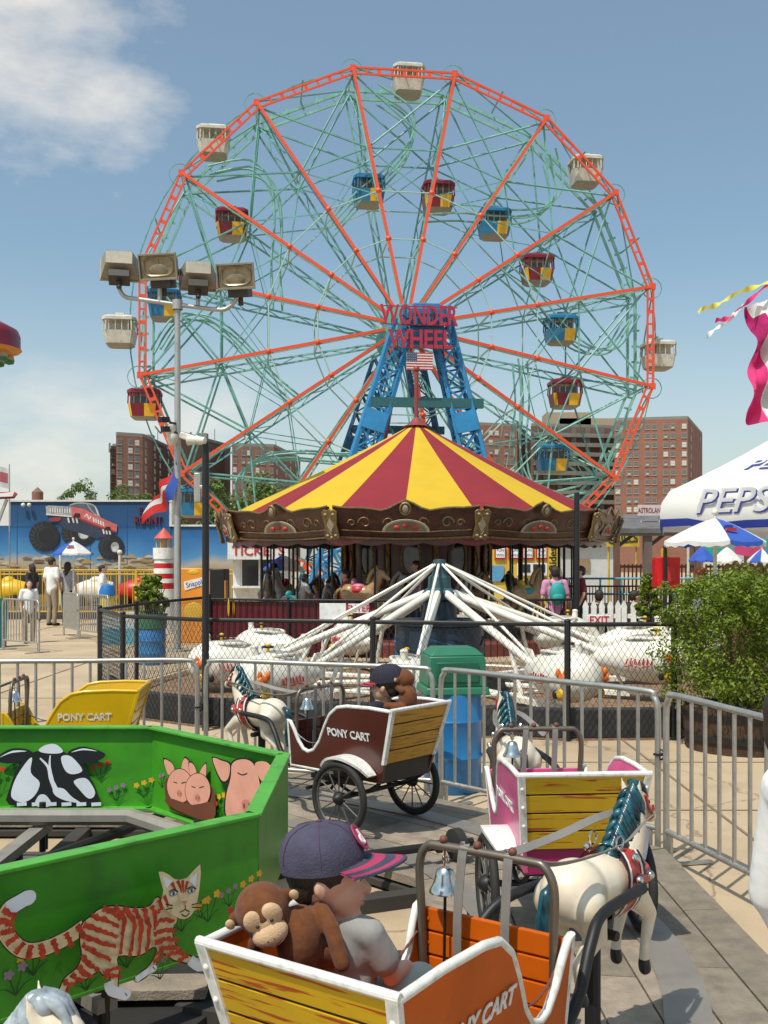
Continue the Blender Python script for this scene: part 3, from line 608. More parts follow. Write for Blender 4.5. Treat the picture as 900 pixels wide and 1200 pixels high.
    b = MB(); b.lathe([(0, 0), (.016, -.001), (.024, -.008), (.028, -.022), (.032, -.040), (.0385, -.055), (.045, -.066), (.0455, -.072), (.042, -.072), (.03, -.05), (.0, -.03)], (.383, .125, .745), n=26); b.cyl((.383, .125, .805), (.383, .125, .742), .004, n=6)
    b.tube([V((.383, .125+.008*math.cos(g), .765+.013*math.sin(g))) for g in [i*PI/4 for i in range(8)]], .0032, n=5, closed=True); b.build('bell', chrome, bar)
    b = MB(); b.cyl((.383, .125, .67), (.375, .125, .36), .0045, n=6); b.build('bell_cord', black, bar)
    for s in (1, -1):
        b = MB(); path = catmull([(.372, s*.075-.0, .36), (.366, s*.075, .6), (.37, s*.072-.01, .785), (.386, s*.07-.01, .815), (.41, s*.07, .80), (.62, s*.09+hy*.3, .735), (.90, s*.105+hy, .735), (1.10, s*.075+hy*1.4, .765), (1.27, s*.036+hy*1.65, .765)], 5)
        b2 = []
        for i in range(len(path)-1):
            up = V((0, 1, 0)) if path[i].x < .40 else V((0, .8*s, .6)); d = (path[i+1]-path[i]).normalized(); w = up-d*up.dot(d); w = w.normalized()*.0135; b2.append((path[i]-w, path[i]+w))
        for i in range(len(b2)-1):
            q = b2[i]+(b2[i+1][1], b2[i+1][0]); nn = (q[1]-q[0]).cross(q[2]-q[1]).normalized()*.0015
            b.hexa([p-nn for p in q]+[p+nn for p in q])
        b.build('rein', strapm, c, smooth=50)
        b = MB(); b.tube([V((.385-.3*t, s*(side_y(.2, .52)-.02), .54-.06*math.sin(PI*t)+.02*t)) for t in [i/24 for i in range(25)]], [.0045, .0025]*12+[.0045], n=6); b.build('door_chain', rust if 'orange' in label else chrome, c)
    if horse:
        ho = place('horse', HORSE, c, loc=(.97, hy, 0)); ho.rotation_euler.z = hy*1.9; horse_extras(ho)
        b = MB(); b.cyl((-.02, 0, 0), (-.02, 0, .50), .026, n=10); b.cyl((-.02, -.09, .44), (-.02, .09, .44), .016, n=8); b.cyl((-.02, 0, .0), (-.02, 0, .03), .05, n=12); b.box((-.02, 0, .47), (.12, .07, .03)); b.build('support_post', dark, ho)
    return c
yp = grain('yellow grained planks', (.60, .36, .008), (.40, .07, .006), 2.6, (2.0, 2.0, 38), .4, .035)
yp2 = grain('ochre grained planks', (.50, .25, .012), (.2, .08, .01), 3, (2, 2, 38), .4, .035)
orange = mat('orange cart paint', (.54, .10, .003), .5, var=.14, scale=5, dirt=.12, spec=.2)
brownp = mat('maroon brown cart paint', (.075, .014, .009), .3, coat=.4); pinkp = mat('pink cart paint', (.72, .10, .28), .35, dirt=.12, coat=.2); magp = mat('magenta cart paint', (.30, .012, .09), .35)
yelp = mat('yellow cart paint', (.66, .40, .006), .3, var=.08, coat=.3, dirt=.1); cwhite = mat('chipped white trim', (.74, .72, .67), .35, dirt=.5, scale=14)
G_ = 'pony carts on the turning ride'
cart_o = make_cart('orange pony cart in the foreground carrying a boy, with a yellow planked back', -43.38, orange, orange, yp, orange, cwhite, G_, 2.67, turn=8.9, hy=-.085, under=cartdark)
cart_p = make_cart('pink pony cart with yellow planked back and white trim, empty', 4.5, pinkp, pinkp, yp, pinkp, cwhite, G_)
for ch in cart_p.children:
    if ch.name.startswith('seat_box'): ch.data.materials[0] = magp
cart_b = make_cart('maroon brown pony cart with white trim beside the steel barricade, boy aboard', 48.5, brownp, brownp, yp2, brownp, cwhite, G_, under=cartdark)
cart_y = make_cart('all yellow pony cart seen behind the green cow panel', 94.5, yelp, yelp, yelp, yelp, yelp, G_)
cart_w = make_cart('pony cart mostly out of frame, its grey maned horse head at the lower left corner', -88, pinkp, pinkp, yp, pinkp, cwhite, G_)
gman = mat('grey silver mane paint', (.30, .34, .37), .3, var=.6, scale=24, coat=.4)
for ch in cart_w.children_recursive:
    if ch.name.startswith(('mane', 'tail')): ch.data = ch.data.copy(); ch.data.materials[0] = gman

# ================================================================ PEOPLE
def hand(base, d, pn, s=1.0, curl=.5, thumb=1):
    """palm and five unequal bent fingers; d = pointing direction, pn = palm normal"""
    d, pn, base = V(d).normalized(), V(pn).normalized(), V(base); w = d.cross(pn).normalized()
    o = [('c', base, base+d*.035*s, .013*s, .016*s), ('e', base+d*.035*s, (.02*s, .02*s, .014*s))]
    for i, (y, L) in enumerate(((-.018, .042), (-.006, .05), (.006, .047), (.018, .036))):
        p = base+d*.045*s+w*y*s; q = p+(d*math.cos(curl*.5)+pn*math.sin(curl*.5))*L*.5*s; r_ = q+(d*math.cos(curl*1.5)+pn*math.sin(curl*1.5))*L*.5*s
        o += [('c', p-d*.012*s, q, .0068*s, .0062*s), ('c', q, r_, .006*s, .005*s)]
    p = base+d*.012*s+w*-.014*s*thumb; q = p+(d*.7-w*.7*thumb+pn*.3).normalized()*.026*s; o += [('c', p, q, .008*s, .007*s), ('c', q, q+(d+pn*.4)*.018*s, .0066*s, .0055*s)]
    return o
def head_parts(c, fwd, s=1.0, ear=True):
    c, f = V(c), V(fwd).normalized(); up = V((0, 0, 1)); sd_ = up.cross(f).normalized(); u = f.cross(sd_); rot = Matrix((f, sd_, u)).transposed().to_4x4()
    L = lambda x, y, z: c+(f*x+sd_*y+u*z)*s
    o = [('e', L(-.012, 0, .012), (.092*s, .074*s, .09*s), rot), ('e', L(.032, 0, -.035), (.058*s, .056*s, .065*s), rot), ('e', L(.047, 0, -.074), (.036*s, .037*s, .028*s), rot),
         ('c', L(.080, 0, -.004), L(.101, 0, -.029), .009*s, .0118*s), ('e', L(.082, 0, -.054), (.0135*s, .022*s, .0068*s), rot), ('e', L(.079, 0, -.066), (.0125*s, .02*s, .0068*s), rot), ('e', L(.069, 0, -.090), (.019*s, .02*s, .016*s), rot)]
    for q in (-1, 1):
        o += [('e', L(.042, .028*q, -.034), (.031*s, .022*s, .032*s), rot), ('e', L(.071, .03*q, .022), (.012*s, .022*s, .008*s), rot)]
        if ear: o += [('e', L(-.014, .073*q, -.018), (.014*s, .007*s, .023*s), rot), ('e', L(-.022, .079*q, -.012), (.009*s, .006*s, .018*s), rot)]
    return o, L, rot
eyew = mat('eye white', (.7, .68, .65), .3); eyed = mat('dark iris', (.02, .012, .008), .2)
def eyes(L, rot, s, par):
    b = MB()
    for q in (-1, 1): b.ell(L(.0735, .029*q, .002), (.007*s, .012*s, .0065*s), 0, rot, 10, 7); b.ell(L(.0785, .029*q, .002), (.004*s, .0052*s, .0052*s), 1, rot, 8, 6)
    b.build('eyes', [eyew, eyed], par)
def cloth_m(name, col): return mat(name, col, .9, var=.12, scale=6, bump=.2, bscale=14)
def person(name, label, loc, rz, h, shirt, pants, hair=hairb, pose='stand', cap=None, group=None, shorts=False, longhair=False, fine=False, sleeve='short', arm=(0, 0), bag=None, skinm=None, hoff=(0, 0, 0), eout=0):
    """a figure facing local +x with its feet (or the ground below its seat) at loc"""
    sk = skinm or skin
    t = thing(name, label, 'person', loc, rz, group); k = h/1.72; sit = pose == 'sit'
    hz = .48 if sit else .90
    hip = [V((0, .085*s, hz)) for s in (1, -1)]; kne = [V((.40, .1*s, .50)) if sit else V((.02+.10*s*(pose == 'walk'), .1*s, .49)) for s in (1, -1)]; ank = [V((.38, .1*s, .09)) if sit else V((-.02+.16*s*(pose == 'walk'), .1*s, .08)) for s in (1, -1)]
    sh = [V((-.01, .175*s, hz+.51)) for s in (1, -1)]; ch = V((0, 0, hz+.36)); nk = V((0, 0, hz+.575))+V(hoff)*.5; hd = V((.015, 0, hz+.70))+V(hoff)
    a1, a2 = arm; el = [V((-.03+.12*a, .235*s+eout*s, hz+.24+.06*a)) for s, a in ((1, a1), (-1, a2))]; wr = [V((.06+.2*a,   .22*s-.05*a*s+eout*s, hz+.02+.27*a)) for s, a in ((1, a1), (-1, a2))]
    hp, L, rot = head_parts(hd, (1, 0, 0), 1.12); B = list(hp)+[('c', nk, hd+V((-.015, 0, -.05)), .055, .052), ('e', ch, (.10, .145, .20)), ('e', V((0, 0, hz+.08)), (.10, .14, .14)), ('c', V((0, 0, hz)), ch, .11, .12)]
    for i in (0, 1):
        B += [('c', sh[i], el[i], .046, .037), ('c', el[i], wr[i], .036, .025), ('c', hip[i], kne[i], .078, .05), ('c', kne[i], ank[i], .05, .034), ('c', nk-V((0, 0, .06)), sh[i], .06, .05)]
        B += hand(wr[i], (wr[i]-el[i]), (0, -1 if i == 0 else 1, 0), 1.3, .5, 1 if i == 0 else -1) if fine else [('e', wr[i]+(wr[i]-el[i]).normalized()*.06, (.03, .025, .055))]
    sc = lambda parts: [(p[0], V(p[1])*k, V(p[2])*k, p[3]*k, p[4]*k) if p[0] == 'c' else (p[0], V(p[1])*k, tuple(q*k for q in (p[2] if isinstance(p[2], tuple) else (p[2],)*3)))+tuple(p[3:]) for p in parts]
    vx = (.007 if fine else .018)*k
    blobobj('body', sc(B), vx, sk, t, 4)
    Sp = [('e', ch, (.125, .165, .215)), ('c', V((0, 0, hz-.02)), ch, .135, .14), ('e', V((0, 0, hz+.06)), (.125, .16, .15))]
    for i in (0, 1):
        Sp += [('c', nk-V((0, 0, .085)), sh[i], .075, .068), ('c', sh[i], sh[i].lerp(el[i], .7 if sleeve == 'short' else 1), .066, .06)]
        if sleeve == 'long': Sp += [('c', el[i], el[i].lerp(wr[i], .75), .055, .05)]
    blobobj('shirt', sc(Sp), vx*1.1, shirt, t, 3)
    Pp = [('e', V((0, 0, hz-.02)), (.125, .16, .13))]
    for i in (0, 1):
        Pp += [('c', hip[i], kne[i], .098, .075)]
        if not shorts: Pp += [('c', kne[i], ank[i], .07, .055)]
    blobobj('trousers' if not shorts else 'shorts', sc(Pp), vx*1.2, pants, t, 2)
    Hh = [('e', L(-.022, 0, .03), (.104, .09, .092), rot), ('e', L(-.05, 0, -.01), (.07, .08, .085), rot)]
    if longhair: Hh += [('c', L(-.07, 0, 0), L(-.09, 0, -.2), .075, .05), ('e', L(-.03, .065, -.03), (.05, .03, .09), rot), ('e', L(-.03, -.065, -.03), (.05, .03, .09), rot)]
    blobobj('hair', sc(Hh), vx, hair, t, 3)
    if cap:
        b = MB(); b.T = Matrix.Scale(k, 4); b.ell(L(-.02, 0, .06), (.11, .096, .075), rot=rot); b.ell(L(.11, 0, .055), (.075, .075, .012), rot=rot); b.build('cap', cap, t, smooth=60)
    b = MB(); b.T = Matrix.Scale(k, 4)
    for i in (0, 1): b.ell(ank[i]+V((.06, 0, -.045)), (.135, .048, .04))
    b.build('shoes', dark if not sit else rubber, t, smooth=60)
    if bag is not None:
        b = MB(); b.T = Matrix.Scale(k, 4); b.ell((-.2, 0, hz+.32), (.09, .15, .21)); b.ell((-.26, 0, hz+.24), (.05, .11, .1))
        for s in (1, -1): b.tube(catmull([(-.14, .1*s, hz+.5), (.03, .12*s, hz+.56), (.15, .12*s, hz+.42), (.1, .14*s, hz+.2), (-.12, .12*s, hz+.16)], 4), .018, n=5)
        o = b.build('backpack', bag, None, smooth=60); o.location = loc; o.rotation_euler = (0, 0, rz); tag(o, 'teal backpack worn by the person in the pink shirt', 'backpack')
    if fine: b = MB(); eyes(lambda x, y, z: L(x, y, z)*k, rot, k*1.12, t)
    return t

def to_world(cart, p): return cart.matrix_basis @ V(p)
def toddler(label, cart, loc_, shirt, pants, capm, gaze, tilt=.0, emblem=True, fine=True, pants2=None):
    """small child on the cart's bench; cart-local coordinates, gaze = direction the head looks (cart-local)"""
    t = thing('person', label, 'person', tuple(cart.location), cart.rotation_euler.z)
    x0, y0 = loc_; hip = V((x0+.05, y0, .545)); ch = V((x0, y0, .69)); nk = V((x0-.015, y0, .785)); hd = V((x0-.035, y0+.012, .868)); g = V(gaze).normalized()
    hp, L, rot = head_parts(hd, g, .96); B = list(hp)+[('c', nk-V((0, 0, .03)), hd+V((0, 0, -.05)), .036, .034), ('e', ch, (.052, .066, .09)), ('c', hip, ch, .055, .058)]
    shp = [];
    for s in (1, -1):
        sh = V((x0+.005, y0+.083*s, .740)); el = V((x0+.06, y0+.105*s, .622)); wr = V((x0+.17, y0+.07*s, .60)); kn = V((x0+.25, y0+.075*s, .535)); an = V((x0+.30, y0+.075*s, .375))
        B += [('c', nk-V((0, 0, .035)), sh, .036, .03), ('c', sh, el, .028, .024), ('c', el, wr, .024, .018), ('c', hip+V((0, .045*s, 0)), kn, .047, .036), ('c', kn, an, .034, .024)]+hand(wr, (wr-el), (0, -.3*s, -1), .85, .7, s)
        shp += [('c', nk-V((-.002, 0, .040)), sh-V((0, 0, .004)), .043, .037), ('c', sh-V((0, 0, .006)), sh.lerp(el, .62), .036, .041)]
    blobobj('body', B, .005, skin, t, 6); eyes(L, rot, .96, t)
    blobobj('shirt', [('e', ch, (.066, .082, .10)), ('c', hip, ch, .07, .07), ('e', ch+V((.01, 0, -.08)), (.072, .084, .07))]+shp, .007, shirt, t, 3)
    blobobj('shorts', [('e', hip, (.08, .095, .06))]+[('c', hip+V((0, .048*s, 0)), V((x0+.235, y0+.075*s, .54)), .058, .052) for s in (1, -1)], .008, pants, t, 2)
    blobobj('hair', [('e', L(-.02, 0, .022), (.09, .077, .085), rot), ('e', L(-.052, 0, -.028), (.042, .060, .045), rot)], .006, hairb, t, 3)
    b = MB(); b.ell(L(.087, 0, -.0545), (.010, .017, .0042), rot=rot); b.ell(L(.084, 0, -.0655), (.0095, .015, .0045), rot=rot); b.build('lips', mat('lips', (.5, .2, .16), .5), t, smooth=60)
    b = MB()
    for s in (1, -1): b.ell((x0+.335, y0+.075*s, .365), (.065, .03, .028))
    b.build('shoes', dark, t, smooth=60)
    # baseball cap: panelled dome, curved peak, embroidered badge
    f = V(rot.col[0][:3]); sd_ = V(rot.col[1][:3]); u = V(rot.col[2][:3]); ct = Matrix((f*math.cos(tilt)+u*math.sin(tilt), sd_, u*math.cos(tilt)-f*math.sin(tilt))).transposed().to_4x4(); ct.translation = L(-.018, 0, .045)
    b = MB(); b.T = ct @ Matrix.Diagonal((.102, .086, .90, 1)); b.lathe([(1, -.028), (1.01, 0), (.99, .02), (.92, .045), (.78, .068), (.55, .084), (.25, .092), (0, .094)], n=28)
    cp = b.build('cap', capm[0], t, smooth=60)
    b = MB(); b.T = ct; n = 14; vs = []
    for zz in (0, .005):
        for rr in (0, .25, .5, .75, .9, 1):
            for i in range(n+1):
                g_ = -1.25+2.5*i/n; r0 = V((.099*math.cos(g_), .084*math.sin(g_))); ex = (.104*math.cos(g_*.9)+.0)*rr
                vs.append(V((r0.x+ex, r0.y*(1-.06*rr), -.012-.012*rr-.9*r0.y*r0.y*(1+2.2*rr)+zz)))
    fs = []; w = n+1; K = 6
    for l in (0, 1):
        for r_ in range(K-1):
            for i in range(n): q = (l*K*w+r_*w+i, l*K*w+r_*w+i+1, l*K*w+(r_+1)*w+i+1, l*K*w+(r_+1)*w+i); fs.append(q if l else tuple(reversed(q)))
    for i in range(n): fs.append(((K-1)*w+i, (K-1)*w+i+1, K*w+(K-1)*w+i+1, K*w+(K-1)*w+i))
    b.add(vs, fs, 0)
    for f_ in range(len(b.f)):
        r_ = (f_ // n) % (K-1) if f_ < 2*n*(K-1) else 4
        if r_ in (1, 3): b.m[f_] = 1
    b.build('cap_peak', [capm[0], capm[1]], cp, smooth=60)
    b = MB(); b.T = ct
    for q in range(6):
        a_ = q*PI/3+.52; b.tube([V((.1032*r_*math.cos(a_), .0872*r_*math.sin(a_), z*.9)) for r_, z in ((1.01, 0), (.99, .02), (.92, .046), (.78, .069), (.55, .085), (.25, .093))], .0012, n=4)
    b.ell((0, 0, .0855), (.007, .007, .004)); b.build('cap_seams', mat('dull seam thread', (.10, .045, .09), .9), cp)
    if emblem:
        b = MB(); b.T = ct @ Matrix.Translation((.0925, -.010, .040)) @ frame((.86, -.08, .5)) @ Matrix.Rotation(PI, 4, 'Z') @ Matrix.Scale(1.3, 4)
        b.lathe([(.0205, 0), (.027, 0), (.027, .003), (.0205, .003), (.0205, 0)], n=24, m=0); b.cyl((0, 0, 0), (0, 0, .0015), .021, m=1, n=24)
        b.tube(catmull([(-.006, -.014, .0025), (-.006, .012, .0025), (.006, .012, .0025), (.01, .005, .0025), (.004, -.002, .0025), (-.006, -.001, .0025)], 4), .0026, 2, n=6)
        b.build('cap_badge', [capm[1], capm[2], capm[3]], cp)
    return t
capnavy = mat('faded navy cap cloth', (.055, .05, .085), .9, var=.25, scale=14, bump=.25, bscale=180); capred = mat('crimson cap thread', (.36, .03, .09), .8); capw = mat('white cap thread', (.7, .66, .66), .8)
heather = mat('heather grey shirt', (.29, .285, .27), .9, var=.16, scale=9, bump=.3, bscale=11, stretch=(1, 1, .5)); sage = cloth_m('pale sage shorts', (.35, .38, .33)); navy = cloth_m('navy shirt', (.015, .017, .03))
# ---------------------------------------------------------------- riders and soft toys
toddler('small boy in grey tee and navy cap with red badge riding the orange cart', cart_o, (-.152, .095), heather, sage, (capnavy, capred, capred, capw), (.59, -.807, -.06), .15)
toddler('boy in navy shirt and dark cap seen from behind in the maroon cart', cart_b, (-.20, .06), navy, navy, (mat('dark navy cap', (.02, .018, .035), .9), red, red, capw), (1, .25, -.1), -.05, emblem=False)
plush = mat('brown plush', (.15, .055, .024), .95, var=.25, scale=30, bump=.22, bscale=420); tanp = mat('tan plush', (.56, .37, .22), .95, var=.12, scale=20, bump=.25, bscale=250)
for m_ in (plush, tanp): m_.node_tree.nodes['Principled BSDF'].inputs['Sheen Weight'].default_value = .12; m_.node_tree.nodes['Principled BSDF'].inputs['Specular IOR Level'].default_value = .1
def monkey(label, loc, face, up=(0, 0, 1), s=1.0, arm1=None, arm2=None, lean=(0, 0, 0), legs=None):
    t = thing('plush_monkey', label, 'soft toy', loc); f = V(face).normalized(); u = V(up); sd_ = u.cross(f).normalized(); u = f.cross(sd_)
    rot = Matrix((f, sd_, u)).transposed().to_4x4(); L = lambda x, y, z: (f*x+sd_*y+u*z)*s
    bd = V(lean)
    B = [('e', V((0, 0, 0)), (.064*s, .066*s, .066*s), rot), ('e', L(.03, 0, -.03), (.04*s, .045*s, .035*s), rot), ('e', bd+V((0, 0, -.135*s)), (.06*s, .066*s, .085*s)), ('c', V((0, 0, -.05*s)), bd+V((0, 0, -.1*s)), .035*s, .05*s)]
    for q, ar in ((1, arm1), (-1, arm2)):
        B.append(('e', L(-.005, .066*q, .0), (.012*s, .02*s, .022*s), rot))
        sh = bd+sd_*.055*q*s+V((0, 0, -.085*s)); ar = ar or (sh+V((0, 0, -.13*s))+sd_*.04*q*s)
        P = catmull([sh, (sh+V(ar))/2+V((0, 0, .02*s)), V(ar)], 3)
        B += [('c', P[i], P[i+1], .021*s, .02*s) for i in range(len(P)-1)]
        hp = bd+sd_*.05*q*s+V((0, 0, -.19*s)); B += [('c', hp, hp+(V(legs) if legs else f*.09*s)+sd_*.04*q*s, .032*s, .026*s)]
    blobobj('body', B, .0048*s, plush, t, 4)
    for q in (-1, 1):
        b = MB(); b.ell(L(.004, .084*q, .0), (.008*s, .012*s, .015*s), rot=rot); b.build('inner_ear', tanp, t, smooth=60)
    fp = blobobj('face_patch', [('e', L(.046, .021*q, .012), (.0165*s, .028*s, .034*s), rot) for q in (-1, 1)]+[('e', L(.045, 0, -.008), (.023*s, .034*s, .03*s), rot)], .004*s, tanp, t, 2)
    b = MB(); b.ell(L(.058, 0, -.03), (.034*s, .045*s, .032*s), rot=rot, nu=20, nv=14); o = b.build('muzzle', tanp, t, smooth=60)
    b = MB(); b.tube(catmull([L(.085, .024, -.036), L(.0925, 0, -.042), L(.085, -.024, -.036)], 4), .0012*s, n=5); b.ell(L(.09, .008, -.022), .0022*s); b.ell(L(.09, -.008, -.022), .0022*s); b.build('stitching', plush, o)
    for q in (-1, 1): b = MB(); b.ell(L(.0620, .018*q, .008), .0048*s, nu=10, nv=8); b.build('eye', eyed, fp)
    return t
monkey('brown plush monkey with tan muzzle leaning over the back of the orange cart', (-.280, 2.375, .948), (.25, -.86, -.36), (-.42, -.2, 1), .94, arm1=(.185, -.02, -.12), arm2=(-.03, .09, -.12), lean=(.085, .03, .045), legs=(.05, .05, -.05))
mc = to_world(cart_b, (-.335, .02, .905)); monkey('brown plush monkey clinging to the back of the boy in the maroon cart', tuple(mc), (-.75, .6, .05), (.1, 0, 1), .95, arm1=(-.11, .03, -.05), arm2=(-.02, .12, -.06), lean=(.02, -.03, .02))

# ================================================================ BARRICADES AND FENCES
def barricade(label, a, c, group='steel crowd barricades', top=1.0, bars=13):
    a, c = V(a), V(c); L = (c-a).length; t = thing('barricade', label, 'barricade', tuple((a+c)/2), math.atan2(c.y-a.y, c.x-a.x), group)
    x = L/2-.035; b = MB(); r = .085
    b.tube(catmull([(-x, 0, .02), (-x, 0, .5), (-x, 0, top-.14), (-x+.03, 0, top-.05), (-x+.11, 0, top-.02), (0, 0, top-.02), (x-.11, 0, top-.02), (x-.03, 0, top-.05), (x, 0, top-.14), (x, 0, .5), (x, 0, .02)], 4), .0185, n=10)
    b.cyl((-x, 0, .19), (x, 0, .19), .0165, n=10); b.build('frame', steel, t, smooth=60)
    b = MB()
    for i in range(1, bars): xx = -x+2*x*i/bars; b.cyl((xx, 0, .19), (xx, 0, top-.025), .0112, n=8)
    b.build('bars', steel, t, smooth=60)
    for s in (-1, 1):
        b = MB(); b.beam((s*(x-.05), -.26, .012), (s*(x-.05), .26, .012), .04, .012); b.cyl((s*(x-.05), 0, .012), (s*(x-.05), 0, .2), .014); b.build('foot', steel, t)
    b = MB(); b.tube([V((x+.02+.022*math.cos(g), .0, .62+.03*math.sin(g))) for g in [i*PI/5 for i in range(10)]], .006, n=5, closed=True); b.box((x+.01, 0, .62), (.05, .05, .012)); b.build('coupling_hook', dark, t)
    return t
J = [(-4.65, 7.35, 0), (-3.18, 7.72, 0), (-1.39, 7.9, 0), (.375, 7.28, 0), (1.61, 5.97, 0), (2.06, 4.18, 0), (2.02, 2.3, 0)]
nm = ['steel barricade farthest left behind the yellow cart', 'steel barricade behind the yellow pony cart, its bars against bare paving', 'steel barricade behind the maroon cart and white ride', 'steel barricade in front of the blue barrel and behind the pink cart', 'steel barricade at the right edge with its shadow on tan paving', 'steel barricade nearest the person in white, mostly out of frame']
for i in range(6): barricade(nm[i], J[i], J[i+1])
meshm = mat('black coated fence wire', (.014, .014, .015), .5)
def chainlink(name, label, P, top=1.12, cell=.062, posts=True, group=None, r=.0021):
    t = thing(name, label, 'fence', (0, 0, 0), 0, group)
    b = MB(); hgt = top-.03; tot = 0
    for a, c in zip(P, P[1:]):
        d = c-a; L = d.length; e = d/L; n = int(L/cell); up = V((0, 0, 1))
        b.cyl(a+up*top, c+up*top, .0225, n=8, m=1)
        b.cyl(a+up*.04, c+up*.04, .004, n=5)
        for s in (1, -1):
            for i in range(-int(hgt*.62/cell)-1, n+int(hgt*.62/cell)+1):
                x0 = i*cell; k = .62; x1 = x0+s*hgt*k; z0, z1 = .03, top
                if max(x0, x1) < 0 or min(x0, x1) > L: continue
                def cut(xa, za, xb, zb, lim, low):
                    if (xa < lim) if low else (xa > lim): f = (lim-xa)/(xb-xa); return lim, za+(zb-za)*f
                    return xa, za
                xa, za = cut(x0, z0, x1, z1, 0, True); xa, za = cut(xa, za, x1, z1, L, False); xb, zb = cut(x1, z1, xa, za, 0, True); xb, zb = cut(xb, zb, xa, za, L, False)
                off = V((-e.y, e.x, 0))*.0022*s
                b.tube([a+e*xa+up*za+off, a+e*xb+up*zb+off], r, 0, n=4)
    b.build('wire_mesh', [meshm, black], t, smooth=0)
    for p in P: b = MB(); b.cyl(p, p+V((0, 0, top+.03)), .031, n=10); b.ell(p+V((0, 0, top+.035)), (.034, .034, .02)); b.build('post', black, t)
    return t
cl_f = chainlink('chain_link_fence', 'black chain link fence around the white spinning ride', FV)
b = MB()
for a, c in zip(FV[2:], FV[3:]):
    d = (c-a).normalized(); nn = V((-d.y, d.x, 0))*.12; nn = nn if (RC-a).dot(nn) > 0 else -nn; b.beam(a+nn+V((0, 0, .15)), c+nn+V((0, 0, .15)), .10, .3)
tag(b.build('fence_foot_strip', mat('dark rubber edging', (.035, .035, .036), .8, var=.4, dirt=.5), bevel=.02), 'low dark rubber edging along the foot of the chain link fence', 'edging')  # raised dark strip running just inside the fence
t = thing('flood_pole', 'slim black pole with a small floodlight on the fence corner, left of the carousel', 'pole', tuple(V((X(241, 10.55), 10.55, 0))))
b = MB(); b.cyl((0, 0, 0), (0, 0, 2.93), .036, n=12); b.ell((0, 0, 2.93), (.036, .036, .012)); b.build('pole', black, t, smooth=60)
b = MB(); b.T = Matrix.Translation((-.09, -.03, 2.955)) @ Matrix.Rotation(R(-25), 4, 'Z'); b.lathe([(0, -.1), (.035, -.1), (.05, .08), (.055, .09), (0, .09)], n=14, rot=frame((-1, -.1, .05))); b.build('spotlight', offwhite, t)
b = MB(); b.box((-.09, .05, 2.48), (.07, .06, .30)); b.box((-.04, .03, 2.48), (.06, .03, .04)); b.build('junction_box', steel, t, bevel=.006)
t = thing('light_pole', 'slim black pole standing in front of the carousel on the right', 'pole', (X(676, 17.2), 17.2, 0)); b = MB(); b.cyl((0, 0, 0), (0, 0, 2.85), .045, n=12); b.lathe([(.09, 0), (.09, .03), (.05, .06)], n=12); b.build('pole', black, t)

# trash barrel with green dome lid
blueplas = mat('blue plastic drum', (.015, .17, .42), .35, var=.12, coat=.2, dirt=.15); greenlid = mat('green plastic lid', (.02, .16, .085), .4, var=.12, dirt=.15)
t = thing('trash_barrel', 'blue plastic trash drum with green dome lid behind the barricade', 'trash can', (X(530, 7.85), 7.85, 0), R(8))
b = MB(); b.lathe([(.2, 0), (.215, .03), (.222, .25), (.232, .27), (.222, .29), (.224, .52), (.234, .54), (.224, .56), (.218, .74), (.21, .77)], n=28); b.build('drum', blueplas, t, smooth=50)
b = MB()
for w, d, z0, z1, w1, d1 in ((.49, .44, .74, .80, .47, .42), (.45, .40, .80, 1.03, .42, .37), (.42, .37, 1.03, 1.085, .30, .26)):
    b.hexa([(-w/2, -d/2, z0), (w/2, -d/2, z0), (w/2, d/2, z0), (-w/2, d/2, z0), (-w1/2, -d1/2, z1), (w1/2, -d1/2, z1), (w1/2, d1/2, z1), (-w1/2, d1/2, z1)])
lid = b.build('lid', greenlid, t, bevel=.012); b = MB(); b.box((0, -.205, .91), (.32, .012, .15)); b.box((.213, 0, .91), (.012, .26, .15)); b.build('flap', mat('darker green flap', (.012, .1, .055), .45), lid, bevel=.006)

# small green trash bin at the left edge
t = thing('trash_bin', 'teal and green trash bin cut by the left edge', 'trash can', (X(-3, 20.5), 20.5, 0)); b = MB(); b.lathe([(.17, 0), (.185, .7), (.19, .72), (.19, .76)], n=20); b.build('drum', mat('teal drum', (.02, .2, .26), .4), t); b = MB(); b.lathe([(.195, .76), (.195, .86), (.15, .97), (0, 1.0)], n=20); b.build('lid', greenlid, t)

# ================================================================ WHITE SPINNING RIDE
cream = mat('cream white fibreglass', (.78, .74, .64), .3, var=.08, dirt=.25, coat=.3); tealr = mat('weathered teal machinery', (.03, .085, .10), .5, var=.4, dirt=.5); navyd = mat('dark blue drum paint', (.012, .03, .05), .4, var=.6, scale=5)
orp = mat('orange trim', (.7, .16, .02), .4); yelb = mat('yellow trim', (.7, .42, .02), .4)
ride = thing('spinning_ride', 'white armed spinning kiddie ride with fat white fibreglass cars', 'fairground ride', tuple(RC))
b = MB(); b.lathe([(.62, .02), (.60, .85), (.64, .87), (.64, .93), (.24, .95), (.22, 1.18), (.25, 1.20), (.25, 1.30), (.21, 1.33), (.16, 1.36), (.15, 1.50), (.11, 1.54), (.085, 1.60), (.095, 1.68), (.08, 1.74), (0, 1.75)], n=24, ms=[0]*7+[1]*20); col_o = b.build('turning_column', [navyd, tealr], ride, smooth=40)
b = MB()
